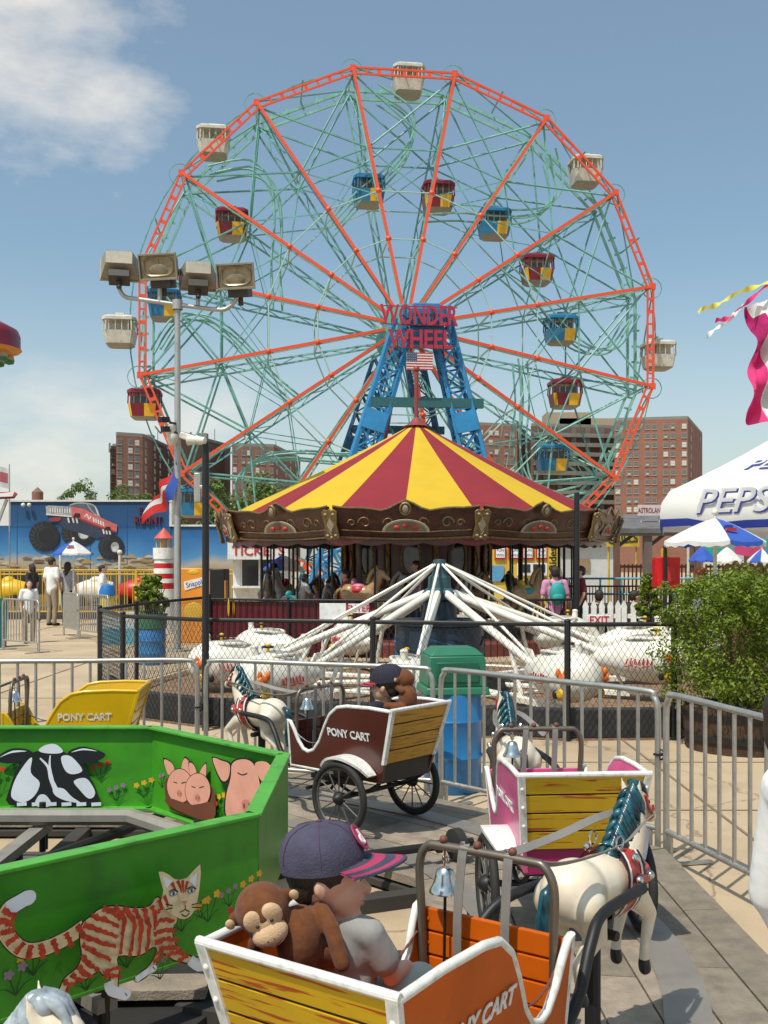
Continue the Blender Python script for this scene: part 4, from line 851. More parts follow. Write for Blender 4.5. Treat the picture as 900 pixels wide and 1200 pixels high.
for k, (m_, p) in enumerate(((0, [(-.5, .25), (-.3, .42), (-.1, .5), (.1, .42), (.25, .55), (.42, .4), (.5, .28), (.2, .2), (-.2, .18)]), (1, [(-.3, .3), (-.1, .42), (.1, .3), (.3, .45), (.2, .26), (-.1, .24)]), (0, [(-.4, .6), (-.2, .72), (.2, .7), (.45, .62), (.1, .64)]))):
    for g0 in (-PI/2, -PI/2+1.6, -PI/2-1.6):
        b.face([V((.622*math.cos(g0+q[0]/.62*.9), .622*math.sin(g0+q[0]/.62*.9), q[1])) * 1.0+V((0, 0, 0)) for q in p], m_)
b.build('painted_flames', [mat('mural blue', (.02, .12, .3), .4), orp], col_o, smooth=0)
b = MB(); b.lathe([(1.0, .013), (.95, .16), (.5, .18)], n=12); b.build('base_plate', dark, ride)
NA = 10; a_off = R(-100)
for k in range(NA):
    g = a_off+2*PI*k/NA; d = V((math.cos(g), math.sin(g), 0)); pr = V((-d.y, d.x, 0)); hgt = .42+.10*math.sin(g*1+1.0)
    b = MB(); tip = d*2.6+V((0, 0, hgt-.02)); b.cyl(d*.2+V((0, 0, 1.28)), tip, .056, .047, n=10); arm = b.build('arm', cream, ride, smooth=60)
    b = MB(); b.cyl(d*.07+V((0, 0, 1.68)), d*2.1+V((0, 0, hgt+.25)), .02, n=8); b.cyl(d*2.1+V((0, 0, hgt+.25)), d*2.12+V((0, 0, hgt+.1)), .016, n=8); b.build('tie_rod', cream, arm, smooth=60)
    b = MB(); b.cyl(d*2.0+V((0, 0, .1)), d*1.75+V((0, 0, hgt+.28)), .03, n=8); b.beam(d*1.55+V((0, 0, .09)), d*2.6+V((0, 0, .09)), .1, .06); b.build('arm_strut', cream, arm); b = MB(); b.cyl(d*.85+V((0, 0, .10)), d*3.1+V((0, 0, .10)), .038, n=8); b.build('base_rail', cream, ride); b = MB(); b.cyl(d*1.9+V((0, 0, .14)), (d*math.cos(.628)+pr*math.sin(.628))*1.9+V((0, 0, .14)), .026, n=7); b.cyl(d*2.5+pr*.12+V((0, 0, .1)), d*2.3+pr*.1+V((0, 0, .5)), .02, n=6); b.build('base_brace', cream, ride)
    # the car: a fat round body with a tapered tail, a cockpit opening, a knob, a fin and painted marks
    c = d*2.86+V((0, 0, hgt+.04)); M = Matrix((d, pr, V((0, 0, 1)))).transposed().to_4x4(); M.translation = c
    b = MB(); b.T = M; prof = [(0, .50), (.12, .485), (.23, .42), (.30, .31), (.335, .17), (.345, .02), (.33, -.14), (.28, -.32), (.2, -.5), (.12, -.66), (.05, -.76), (0, -.78)]
    b.lathe(prof, n=22, rot=frame((1, 0, 0))); b.v = [tuple(M @ V((q.x, q.y*.86, q.z*.92 if q.z > 0 else q.z*.8))) for q in (M.inverted() @ V(p) for p in b.v)]
    car = b.build('car_body', cream, ride, smooth=60)
    b = MB(); b.T = M; b.ell((-.08, 0, .245), (.22, .17, .08), 0, nu=20); b.tube([V((-.08+.245*math.cos(q), .195*math.sin(q), .285-.03*math.cos(q)**2)) for q in [i*PI/12 for i in range(24)]], .018, 1, n=7, closed=True); b.build('cockpit', [mat('grey cockpit liner', (.32, .30, .27), .6), cream], car)
    b = MB(); b.T = M; b.cyl((.23, 0, .26), (.24, 0, .37), .05, .04, n=12); b.ell((.24, 0, .38), (.045, .045, .03)); b.build('knob', cream, car); b = MB(); b.T = M; b.hexa([(-.74, -.012, .0), (-.5, -.012, .0), (-.5, .012, 0), (-.74, .012, 0), (-.80, -.012, .26), (-.66, -.012, .25), (-.66, .012, .25), (-.80, .012, .26)]); b.build('fin', cream, car)
    for s in (-1, 1):
        def side(x, z, r=.353):
            rr = max(.05, r*(1-max(0, abs(x)-.1)**2*1.9)); return V((x, s*math.sqrt(max(.0004, rr*rr-(z*1.08)**2))*.872, z))
        b = MB(); b.T = M; b.ell(side(.33, .02), (.075, .03, .06), 0, nu=10); b.ell(side(.36, .08), (.03, .03, .05), 0, nu=8); b.ell(side(.26, .08), (.03, .03, .05), 0, nu=8); b.build('orange_mark', orp, car, smooth=60)
        b = MB(); b.T = M; b.ell(side(.27, -.15), (.09, .03, .06), 0, nu=10); b.ell(side(.18, -.16), (.04, .03, .05), 1, nu=8); b.build('yellow_mark', [yelb, black], car, smooth=60)
        b = MB(); b.T = M
        for i in range(7): x = .06-i*.05; b.tube([side(x, -.03, .357), side(x+.018, .03+.01*(i % 3), .357)], .009, 0, n=5)
        b.tube([side(x, -.05+.01*math.sin(x*30), .357) for x in [.08-.02*i for i in range(18)]], .007, 0, n=5); b.build('red_script', red, car, smooth=60)
    b = MB(); b.T = M; b.ell((.05, .0, .39), (.03, .03, .02), 0, nu=8); b.cyl((.05, 0, .28), (.05, 0, .4), .018, n=8); b.tube([V((.05+.06*math.cos(q), .07*math.sin(q), .37)) for q in [i*PI/5 for i in range(10)]], .012, 1, n=6, closed=True); b.build('steering_wheel', [yelb, black], car)

# ================================================================ CAROUSEL
CC = V((X(488, 22), 22, 0)); car = thing('carousel', 'carousel with red and yellow striped canopy and ornate brown rounding boards', 'carousel', tuple(CC))
cyel = cloth('yellow canopy cloth', (.80, .52, .03), var=.06, scale=1.5); cred = cloth('dull red canopy cloth', (.33, .028, .04), var=.1, scale=1.5)
apex, hem, RH = 4.66, 2.66, 3.92; NS = 20; per = 8
def crv(t): return RH*t, apex-(apex-hem)*(t**.97)-.02*math.sin(PI*t)
a0 = R(-90+4.3-9)
for m_, nm_, par in ((cyel, 'yellow_stripe', 0), (cred, 'red_stripe', 1)):
    for k in range(NS):
        if k % 2 != par: continue
        b = MB(); vs = []; nr = 14
        for i in range(nr+1):
            t = .02+.98*i/nr; r, z = crv(t)
            for q in range(per+1):
                f_ = q/per; g = a0+2*PI*(k+f_)/NS; sag = -.045*t*math.sin(PI*((k+f_) % 2)/2)**2; ro = r
                zz = z+sag+( -.05*abs(math.sin(PI*(k+f_)*1.0)) if i == nr else 0)
                vs.append(V((ro*math.cos(g), ro*math.sin(g), zz)))
        w = per+1; b.add(vs, [(i*w+q, (i+1)*w+q, (i+1)*w+q+1, i*w+q+1) for i in range(nr) for q in range(per)]); b.build('canopy_panel', m_, car, smooth=60)
b = MB(); b.cyl((0, 0, 4.5), (0, 0, 5.75), .045, n=10); b.lathe([(0, 4.8), (.10, 4.70), (.16, 4.62), (.30, 4.56)], n=16); b.ell((0, 0, 5.78), .07); b.build('finial', mat('faded red pole', (.24, .04, .04), .5), car)
ornb = mat('carved brown board', (.06, .016, .010), .4, var=.6, scale=6, bump=.6, bscale=9, coat=.3); gold = mat('dull gold leaf', (.21, .135, .05), .4, .35, var=.45, scale=25, bump=.5, bscale=40); maroon = mat('maroon board', (.07, .008, .01), .35, var=.3, coat=.3)
orncr = mat('cream carving', (.36, .29, .2), .5, var=.3, scale=30); mirrm = mat('old mirror', (.07, .075, .08), .08, 1)
NB = 10; ab = R(-90+13.6); RB = 4.14
def rb(k, r, z): g = ab+2*PI*k/NB; return V((r*math.cos(g), r*math.sin(g), z))
for k in range(NB):
    b = MB(); n = 18; A0, A1 = rb(k, RB, 0), rb(k+1, RB, 0); e = (A1-A0); nrm = ((A0+A1)/2).normalized(); top = []; bot = []
    for i in range(n+1):
        f_ = i/n; p = A0+e*f_; zt = 2.585+.05*abs(math.sin(PI*3*f_))+.13*math.exp(-((f_-.5)/.075)**2)+.08*math.exp(-(min(f_, 1-f_)/.06)**2); zb = 2.14-.04*math.sin(PI*f_)
        top.append(p+nrm*.16+V((0, 0, zt))); bot.append(p-nrm*.06+V((0, 0, zb)))
    vs = []
    for o_ in (0, .05):
        for i in range(n+1): vs += [bot[i]-nrm*o_, (top[i]+bot[i])/2+nrm*(.035-o_), top[i]-nrm*o_]
    w = 3*(n+1); fs = []
    for i in range(n):
        for q in (0, 1): j = i*3+q; fs += [(j, j+3, j+4, j+1), (w+j, w+j+1, w+j+4, w+j+3)]
        fs += [(i*3+2, i*3+5, w+i*3+5, w+i*3+2), (i*3, w+i*3, w+i*3+3, i*3+3)]
    b.add(vs, fs); board = b.build('rounding_board', ornb, car, smooth=40)
    b = MB(); b.tube([p+nrm*.012+V((0, 0, .005)) for p in top], .018, n=6); b.tube([p+nrm*.01 for p in bot], .024, n=6); b.tube([(p*.25+q*.75)+nrm*.032 for p, q in zip(top[1:-1], bot[1:-1])], .012, n=5)
    mid = (A0+A1)/2; u = e.normalized(); lean = (nrm*.22+V((0, 0, .6))).normalized()
    for s in (-1, 1):                                # scrollwork
        for cx_, rr in ((.30, .10), (.72, .12), (.95, .07)):
            c = mid+u*s*cx_+nrm*.09+V((0, 0, 2.38)); b.tube([c+(u*math.cos(q)*s+lean*math.sin(q))*rr*(1-q/9)+nrm*.02*0 for q in [i*.5 for i in range(14)]], .012, n=5)
    b.build('gilding', gold, board, smooth=60)
    def plate(pts, off, th, m, nme, par): 
        T = Matrix((u, lean, u.cross(lean))).transposed().to_4x4(); T.translation = mid+nrm*(.075+off)+V((0, 0, 2.35)); bb = MB(); bb.prism(pts, T, th); return bb.build(nme, m, par, bevel=.006)
    half = [(.42*math.cos(q), -.14+.24*math.sin(q)) for q in [PI*i/14 for i in range(15)]]; o = plate(half, .012, .02, orncr, 'painted_lunette', board)
    half2 = [(.36*math.cos(q), -.125+.19*math.sin(q)) for q in [PI*i/14 for i in range(15)]]; plate(half2, .034, .004, mat('dull sage field', (.16, .13, .08), .5), 'lunette_field', board)
    b = MB(); T = Matrix((u, lean, u.cross(lean))).transposed().to_4x4(); T.translation = mid+nrm*.118+V((0, 0, 2.35)); b.T = T
    for x, y in ((-.16, -.06), (0, -.03), (.16, -.06)): b.ell((x, y, 0), (.06, .045, .03), nu=10)
    b.build('painted_roses', mat('rose red', (.45, .03, .03), .5), board, smooth=60)
    b = MB(); b.T = T; b.ell((0, .30, .06), (.055, .08, .03), 0, nu=12); b.tube([V((.085*math.cos(q),   .30+.105*math.sin(q), .05)) for q in [i*PI/8 for i in range(16)]], .025, 1, n=6, closed=True); b.build('cartouche', [orncr, gold], board, smooth=60)
    # shield over the joint
    p = rb(k, RB, 0); d = p.normalized(); u2 = V((-d.y, d.x, 0)); l2 = (d*.2+V((0, 0, .65))).normalized(); T = Matrix((u2, l2, u2.cross(l2))).transposed().to_4x4(); T.translation = p+d*.085+V((0, 0, 2.35)); T = T @ Matrix.Diagonal((.82, .78, 1, 1))
    sh = [(.10, -.36), (.17, -.30), (.155, -.12), (.14, .0), (.165, .16), (.18, .30), (.12, .36), (.05, .33), (0, .38), (-.05, .33), (-.12, .36), (-.18, .30), (-.165, .16), (-.14, 0), (-.155, -.12), (-.17, -.30), (-.10, -.36), (0, -.33)]
    b = MB(); b.T = T; b.prism(sh, Matrix(), .04); o = b.build('shield', gold, car, bevel=.008)
    b = MB(); b.T = T; b.prism([(0, -.17), (.085, 0), (0, .17), (-.085, 0)], Matrix.Translation((0, 0, .04)), .012); b.tube([V((x, y, .045)) for x, y in ((0, -.22), (.12, 0), (0, .22), (-.12, 0))], .016, 0, n=6, closed=True)
    for x, y in ((0, -.28), (.09, .25), (-.09, .25), (.09, -.24), (-.09, -.24)): b.ell((x, y, .045), (.035, .03, .02), nu=8)
    b.build('diamond', [orncr, mirrm], o, smooth=50)
b = MB(); vs = []; nv_ = 160                         # dark scalloped valance under the boards
for i in range(nv_):
    g = 2*PI*i/nv_
    for z in (2.2, 2.03-.05*abs(math.sin(i*PI/4))): vs.append(V((3.86*math.cos(g), 3.86*math.sin(g), z)))
b.add(vs, [(2*i, 2*i+1, (2*i+3) % (2*nv_), (2*i+2) % (2*nv_)) for i in range(nv_)]); b.build('valance', maroon, car)
b = MB(); b.lathe([(0, 2.72), (3.9, 2.62)], n=40); b.build('ceiling', mat('dark ceiling boards', (.03, .018, .014), .7), car)
b = MB(); b.lathe([(1.52, .2), (1.55, 2.5)], n=20); b.lathe([(1.6, 2.30), (1.66, 2.36), (1.6, 2.44)], n=20, m=1); b.lathe([(1.6, .52), (1.66, .58), (1.6, .64)], n=20, m=1); drum = b.build('centre_drum', [maroon, gold], car, smooth=20)
for k in range(10):
    g = R(-90-5.5+36*k); d = V((math.cos(g), math.sin(g), 0)); u = V((-d.y, d.x, 0)); T = Matrix((u, V((0, 0, 1)), d)).transposed().to_4x4(); T.translation = d*1.545+V((0, 0, 1.78))
    b = MB(); b.T = T; b.tube([V((.19*math.cos(q), .37*math.sin(q), .02)) for q in [i*PI/14 for i in range(28)]], .035, 0, n=8, closed=True)
    for i in range(20): q = i*PI/10; b.ell((.19*math.cos(q), .37*math.sin(q), .055), .016, 2, nu=6, nv=4)
    b.prism([(.19*math.cos(q), .37*math.sin(q)) for q in [i*PI/14 for i in range(28)]], Matrix.Translation((0, 0, .005)), .01, 1); b.build('oval_mirror', [gold, mirrm, orncr], drum, smooth=50)
    g += R(18); d = V((math.cos(g), math.sin(g), 0)); u = V((-d.y, d.x, 0)); T = Matrix((u, V((0, 0, 1)), d)).transposed().to_4x4(); T.translation = d*1.555+V((0, 0, 1.5))
    b = MB(); b.T = T; b.beam((0, -1.0, .01), (0, .9, .01), .1, .03, up=(0, 0, 1)); b.tube([V((.05*math.sin(q*2), -.6+q*.2, .035)) for q in [i*.4 for i in range(16)]], .014, n=5); b.build('drum_pilaster', gold, drum)
b = MB(); b.lathe([(3.75, 0), (3.75, .22), (3.7, .26), (0, .27)], n=40); b.build('platform', mat('carousel platform', (.16, .04, .03), .5), car)
b = MB()
for k in range(24):
    g = 2*PI*k/24; p = V((3.3*math.cos(g), 3.3*math.sin(g), 0)); b.cyl(p, p+V((0, 0, 2.6)), .02, n=6)
b.build('sweep_poles', dark, car)
hc = [mat('carousel horse '+q, c_, .35, var=.15, coat=.3) for q, c_ in (('grey', (.3, .28, .26)), ('brown', (.25, .12, .05)), ('dark', (.12, .09, .07)), ('tan', (.36, .22, .1)), ('white', (.55, .5, .44)))]
sadm = [mat('saddle '+q, c_, .4) for q, c_ in (('red', (.45, .03, .03)), ('yellow', (.6, .36, .03)), ('teal', (.03, .25, .25)), ('pink', (.6, .2, .3)))]
for ring, (rr, n_, sc_) in enumerate(((3.15, 12, 1.62), (2.35, 9, 1.5))):
    for k in range(n_):
        g = 2*PI*(k+.35*ring)/n_-PI/2+.16; me = HORSE.copy(); me.materials[0] = hc[(k*3+ring) % 5]; me.materials[1] = black
        o = place('horse', me, car, loc=(rr*math.cos(g), rr*math.sin(g), .05+.14*math.sin(k*2.4+ring))); o.rotation_euler.z = g+PI/2; o.scale = (sc_,)*3
        b = MB(); b.cyl((0, 0, .15), (0, 0, 1.55), .016, n=8); b.build('brass_pole', dark, o)
        b = MB(); b.ell((-.02, 0, .655), (.09, .075, .04), 0); b.ell((-.08, 0, .70), (.03, .06, .05), 0); b.ell((-.02, .0, .61), (.11, .102, .075), 1); b.build('saddle', [sadm[k % 4], sadm[(k+1+ring) % 4]], o, smooth=60)
        b = MB(); b.tube(catmull([(.21, 0, .88), (.13, 0, .8), (.09, 0, .69)], 4), .028, n=7); b.tube(catmull([(-.235, 0, .63), (-.31, 0, .56), (-.31, 0, .40)], 4), .022, n=7); b.build('mane', hc[(k+2) % 5], o, smooth=60)
# a low carousel fence: black rails with maroon boards
P = [V((X(246, 17.8), 17.8, 0)), V((X(338, 17.3), 17.3, 0)), V((X(440, 17.1), 17.1, 0)), V((X(560, 17.1), 17.1, 0)), V((X(672, 17.6), 17.6, 0))]
t = thing('carousel_fence', 'black railed fence with maroon boards in front of the carousel', 'fence')
for i, p in enumerate(P): b = MB(); b.cyl(p, p+V((0, 0, 1.1)), .028, n=8); b.build('post', black, t)
b = MB(); b2 = MB()
for i, (a, c) in enumerate(zip(P, P[1:])):
    b.cyl(a+V((0, 0, 1.06)), c+V((0, 0, 1.06)), .022, n=8); n = int((c-a).length/.11)
    for q in range(1, n): p = a.lerp(c, q/n); b.cyl(p+V((0, 0, .1)), p+V((0, 0, 1.05)), .008, n=5)
    if i in (0, 1): m_ = V((0, .05, 0)); b2.beam(a+m_+V((0, 0, .72)), c+m_+V((0, 0, .72)), .03, .62); b2.beam(a+m_+V((0, 0, .25)), c+m_+V((0, 0, .25)), .025, .28)
b.build('rail', black, t); b2.build('maroon_board', mat('deep maroon boards', (.10, .006, .012), .4, var=.25), t)
b = MB()
for px in (268, 274, 284, 288, 301): p = W(px, 712, 17.66); b.ell(p, (.02, .02, .16), nu=8)
b.build('yellow_spindles', yelb, t)
# ================================================================ BIG WHEEL
teal = mat('pale teal wheel paint', (.20, .44, .37), .45, var=.25, scale=2); teal2 = mat('dark teal wheel paint', (.14, .36, .31), .5, var=.3, scale=2); wred = mat('orange red wheel paint', (.72, .085, .028), .4, var=.1)
WC = V((X(473.6, 60), 60, Z(386, 60))); RW = 15.32; YAW = .1216; PH = .1972
wheel = thing('big_wheel', 'huge teal and orange red ferris wheel rising behind the carousel', 'ferris wheel', (WC.x, WC.y, ground_z(0, 60)), YAW)
HZ = WC.z-ground_z(0, 60)
def wp(r, k, y=0): g = PH+PI/8*k; return V((r*math.sin(g), y, HZ+r*math.cos(g)))    # wheel-local point: radius, spoke index, depth
YF, YB, HF = -.0, 3.0, -.9
# front rim: two chords with rungs, per segment
b = MB()
for k in range(16):
    a0, a1, c0, c1 = wp(RW, k, YF), wp(RW, k+1, YF), wp(RW-.36, k, YF), wp(RW-.36, k+1, YF)
    b.beam(a0, a1, .11, .11); b.beam(c0, c1, .10, .10)
    for i in range(1, 8): b.beam(a0.lerp(a1, i/8), c0.lerp(c1, i/8),   .11 if i % 2 else .2, .08, up=(0, 1, 0))
b.build('front_rim', wred, wheel)
for k in range(16):
    b = MB(); b.beam(wp(1.0, k, HF), wp(RW, k, YF), .165, .165, up=(0, 1, 0))
    for rr in (.335, .52): q = wp(1.0, k, HF).lerp(wp(RW, k, YF), (rr*RW-1)/(RW-1)); b.ell(q, (.18, .15, .18), nu=8, nv=6)
    b.box(wp(RW-.05, k, YF), (.36, .16, .36)); b.build('spoke', wred, wheel)
b = MB()                                             # thin outer hoop and looped ends at each joint
b.tube([wp(RW+.42+.0, k/4, YF+1.4) for k in range(64)], .045, n=5, closed=True)
for k in range(16):
    c = wp(RW+.1, k, YF+.5); b.tube([c+V((.62*math.cos(q), .0, .62*math.sin(q))) for q in [i*PI/7 for i in range(14)]], .035, n=4, closed=True)
b.build('outer_hoop', teal2, wheel)
b = MB()
for k in range(16):
    for y, r_ in ((YB, RW),): b.beam(wp(r_, k, y), wp(r_, k+1, y), .16, .16); b.beam(wp(r_-.5, k, y), wp(r_-.5, k+1, y), .14, .14)
    for i in range(1, 6): b.beam(wp(RW, k+i/6, YB), wp(RW-.5, k+i/6, YB), .12, .1, up=(0, 1, 0))
b.build('rear_rim', teal, wheel)
for k in range(16):                                  # rear spokes are slender trusses
    b = MB(); g = PH+PI/8*k; t_ = V((math.cos(g), 0, -math.sin(g)))
    for s in (-1, 1): b.beam(wp(1.1, k, YB+.6)+t_*.1*s, wp(RW, k, YB)+t_*.28*s, .10, .10)
    for i in range(14): f0, f1 = (i/14), (i+1)/14; A = lambda f, s: (wp(1.1, k, YB+.6)+t_*.1*s).lerp(wp(RW, k, YB)+t_*.28*s, f); b.beam(A(f0, 1 if i % 2 else -1), A(f1, -1 if i % 2 else 1), .05, .05)
    for s in (-1, 1): b.beam(wp(1.05, k, HF+.3)+t_*.05*s, wp(RW-.2, k, YF+.32)+t_*.10*s, .07, .07)
    b.build('rear_spoke', teal if k % 2 else teal2, wheel)
chalk = mat('chalky teal paint', (.36, .54, .47), .5)
for rr in (.335, .52):
    for y in (HF*(1-rr), YB): b = MB(); b.tube([wp(RW*rr, k, y) for k in range(16)], .045, n=5, closed=True); b.build('inner_ring', chalk, wheel)
for k in range(16):
    for rr in (.335, .52, .72, 1.0): b = MB(); b.beam(wp(RW*rr, k, HF*(1-rr)), wp(RW*rr, k, YB), .08, .08); b.build('spoke_tie', chalk, wheel)
b = MB()                                             # cross bracing between neighbouring spokes, front and rear
for k in range(16):
    for y in (YF+.2, YB-.1):
        b.cyl(wp(RW*.98, k, y), wp(RW*.70, k+1, y), .062, n=5); b.cyl(wp(RW*.98, k+1, y), wp(RW*.70, k, y), .062, n=5); b.cyl(wp(RW*.70, k, y), wp(RW*.70, k+1, y), .055, n=5)
        b.cyl(wp(RW*.70, k, y), wp(RW*.52, k+1, y), .042, n=4); b.cyl(wp(RW*.70, k+1, y), wp(RW*.52, k, y), .036, n=4)
    b.cyl(wp(RW*.98, k, YF), wp(RW*.72, k, YB), .05, n=5); b.cyl(wp(RW*.98, k, YB), wp(RW*.72, k, YF), .05, n=5); b.cyl(wp(RW, k+.5, YF), wp(RW, k+.5, YB), .05, n=5); b.cyl(wp(RW, k, YF), wp(RW, k+1, YB), .045, n=5)
b.build('cross_braces', teal2, wheel)
b = MB()                                             # the curved rails on which the coloured gondolas run
for k in range(0, 16, 2):
    for y in (.75, 2.2):
        for w_ in (0, .55):
            P = [(.50, .0), (.56, .7), (.64, 1.3), (.75, 1.62), (.86, 1.6), (.95, 1.25)]
            b.tube(catmull([wp(RW*r_-w_, k+q, y) for r_, q in P], 5), .065, n=5)
    b.beam(wp(RW*.64, k+1.3, .75), wp(RW*.64, k+1.3, 2.2), .07, .07)
b.build('gondola_rails', teal, wheel)
b = MB(); b.cyl((0, HF-1.6, HZ), (0, YB+1.6, HZ), .55, n=20)
for y in (HF, YB+.6): b.cyl((0, y-.12, HZ), (0, y+.12, HZ), 1.25, n=24)
b.build('hub', teal2, wheel)
# blue steel tower that carries the wheel
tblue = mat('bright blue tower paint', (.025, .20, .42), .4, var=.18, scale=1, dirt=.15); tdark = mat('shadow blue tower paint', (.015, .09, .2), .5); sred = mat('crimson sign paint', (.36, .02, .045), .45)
tower = thing('wheel_tower', 'blue lattice steel tower at the hub of the ferris wheel, with red sign letters', 'tower', (WC.x, WC.y, ground_z(0, 60)), YAW)
def lattice(b, a, c, w0, w1, n, ux, uy, m0=0, m1=0, ch=.13):
    a, c = V(a), V(c); ux, uy = V(ux), V(uy)
    P = lambda f, i, j: a.lerp(c, f)+ux*(w0+(w1-w0)*f)/2*i+uy*(w0+(w1-w0)*f)/2*j
    for i, j in ((-1, -1), (1, -1), (1, 1), (-1, 1)): b.beam(P(0, i, j), P(1, i, j), ch, ch, m0)
    for k in range(n):
        f0, f1 = k/n, (k+1)/n
        for (i0, j0), (i1, j1) in (((-1, -1), (1, -1)), ((1, -1), (1, 1)), ((1, 1), (-1, 1)), ((-1, 1), (-1, -1))):
            b.beam(P(f0, i0, j0), P(f1, i1, j1), ch*.5, ch*.5, m1); b.beam(P(f0, i1, j1), P(f1, i0, j0), ch*.5, ch*.5, m1); b.beam(P(f1, i0, j0), P(f1, i1, j1), ch*.5, ch*.5, m1)
for y0, mm in ((-4.0, tblue), (7.0, tdark)):  # rear legs get a darker blue, with shade put into the colour
    for s in (-1, 1):
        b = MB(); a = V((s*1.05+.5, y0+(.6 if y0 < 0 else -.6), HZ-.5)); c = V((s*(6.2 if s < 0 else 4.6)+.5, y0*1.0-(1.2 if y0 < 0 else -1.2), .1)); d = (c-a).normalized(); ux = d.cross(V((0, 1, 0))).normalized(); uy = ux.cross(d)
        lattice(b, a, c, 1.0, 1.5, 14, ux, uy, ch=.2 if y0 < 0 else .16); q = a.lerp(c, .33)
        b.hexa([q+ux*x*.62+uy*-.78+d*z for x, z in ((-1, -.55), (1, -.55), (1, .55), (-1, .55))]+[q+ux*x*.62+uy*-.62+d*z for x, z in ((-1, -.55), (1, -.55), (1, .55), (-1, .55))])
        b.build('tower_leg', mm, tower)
b = MB()
for y in (-4.4, 7.4):
    b.box((.6, y, HZ-4.9), (6.2, .3, .5)); b.beam((-2.2, y, HZ-5.0), (.6, y, HZ-9.5), .14, .14); b.beam((3.4, y, HZ-5.0), (.6, y, HZ-9.5), .14, .14); b.box((.6, y, HZ-9.6), (9.2, .25, .35))
b.box((.6, -3.6, HZ-7), (3.2, 1.2, .18)); b.build('cross_beam', mat('dark teal beam paint', (.02, .1, .11), .5), tower)
b = MB(); b.box((.6, -3.9, HZ-.35), (1.9, 1.9, .9)); b.box((.6, -3.9, HZ+.2), (1.5, 1.2, .5)); b.box((.6, -4.0, HZ-1.3), (2.1, .9, 1.0)); 
for s in (-1, 1): b.box((.6+s*1.2, -4.3, HZ-.3), (.25, .5, 1.4))
b.build('bearing_house', tblue, tower, bevel=.04)
b = MB()
for s in (-1, 1): b.beam((.6+s*1.1, -2.6, HZ-1.6), (.6+s*2.6, -2.0, HZ-10), .22, .22)
b.build('red_stay', sred, tower)
ys = -5.15
for txt, pxc, py, wpx, hpx in (('WONDER', 491.5, 369, 92, 24), ('WHEEL', 493, 397, 76, 22)):
    p = W(pxc, py, WC.y+ys); loc = tower.matrix_basis.inverted() @ p; T = Matrix.Translation((loc.x, ys, loc.z)) @ Matrix.Rotation(PI/2, 4, 'X'); me = textmesh(txt, .02, .05)
    x0, x1 = min(v.co.x for v in me.vertices), max(v.co.x for v in me.vertices); y0, y1 = min(v.co.y for v in me.vertices), max(v.co.y for v in me.vertices); sx_ = wpx/F*(WC.y+ys)/(x1-x0); sy_ = hpx/F*(WC.y+ys)/(y1-y0)
    b = MB(); b.mesh(me, T @ Matrix.Diagonal((sx_, sy_, 1, 1)) @ Matrix.Translation((-(x0+x1)/2, -(y0+y1)/2, 0))); so = b.build('sign_letters', sred, tower, smooth=0)
    b = MB(); w2 = wpx/F*(WC.y+ys)/2; h2 = hpx/F*(WC.y+ys)/2
    for s in (-1, 1): b.beam((loc.x-w2, ys+.14, loc.z+s*(h2-.06)), (loc.x+w2, ys+.14, loc.z+s*(h2-.06)), .05, .05)
    for s in (-.7, -.35, .35, .7): b.beam((loc.x+s*w2, ys+.16, loc.z-h2), (loc.x+s*w2, ys+.16, loc.z+h2), .05, .05); b.beam((loc.x+s*w2*.6, ys+.16, loc.z), (.6+s*.9, ys+1.6, loc.z), .06, .06)
    b.build('sign_frame', sred, so)
p = tower.matrix_basis.inverted() @ W(492, 423, WC.y+ys); b = MB(); fw, fh = 1.42, .92
T = Matrix.Translation((p.x, ys, p.z)) @ Matrix.Rotation(PI/2, 4, 'X'); b.T = T
b.box((0, 0, -.02), (fw, fh, .04), 0)
for i in range(7): b.box((0, fh/2-fh*(i+.5)/13*1-(fh/13)*i, .006), (fw*.995, fh/13*.98, .012), 1)
b.box((-fw*.3, fh*.5-fh*7/26, .014), (fw*.4, fh*7/13, .006), 2)
for i in range(5):
    for j in range(4): b.ell((-fw*.3-fw*.15+i*fw*.075, fh*.5-.07-j*.13, .018), .016, 0, nu=6, nv=4)
b.build('flag_sign', [white, mat('flag red', (.4, .02, .03), .6), mat('flag blue grey', (.06, .07, .13), .6)], tower, smooth=0)

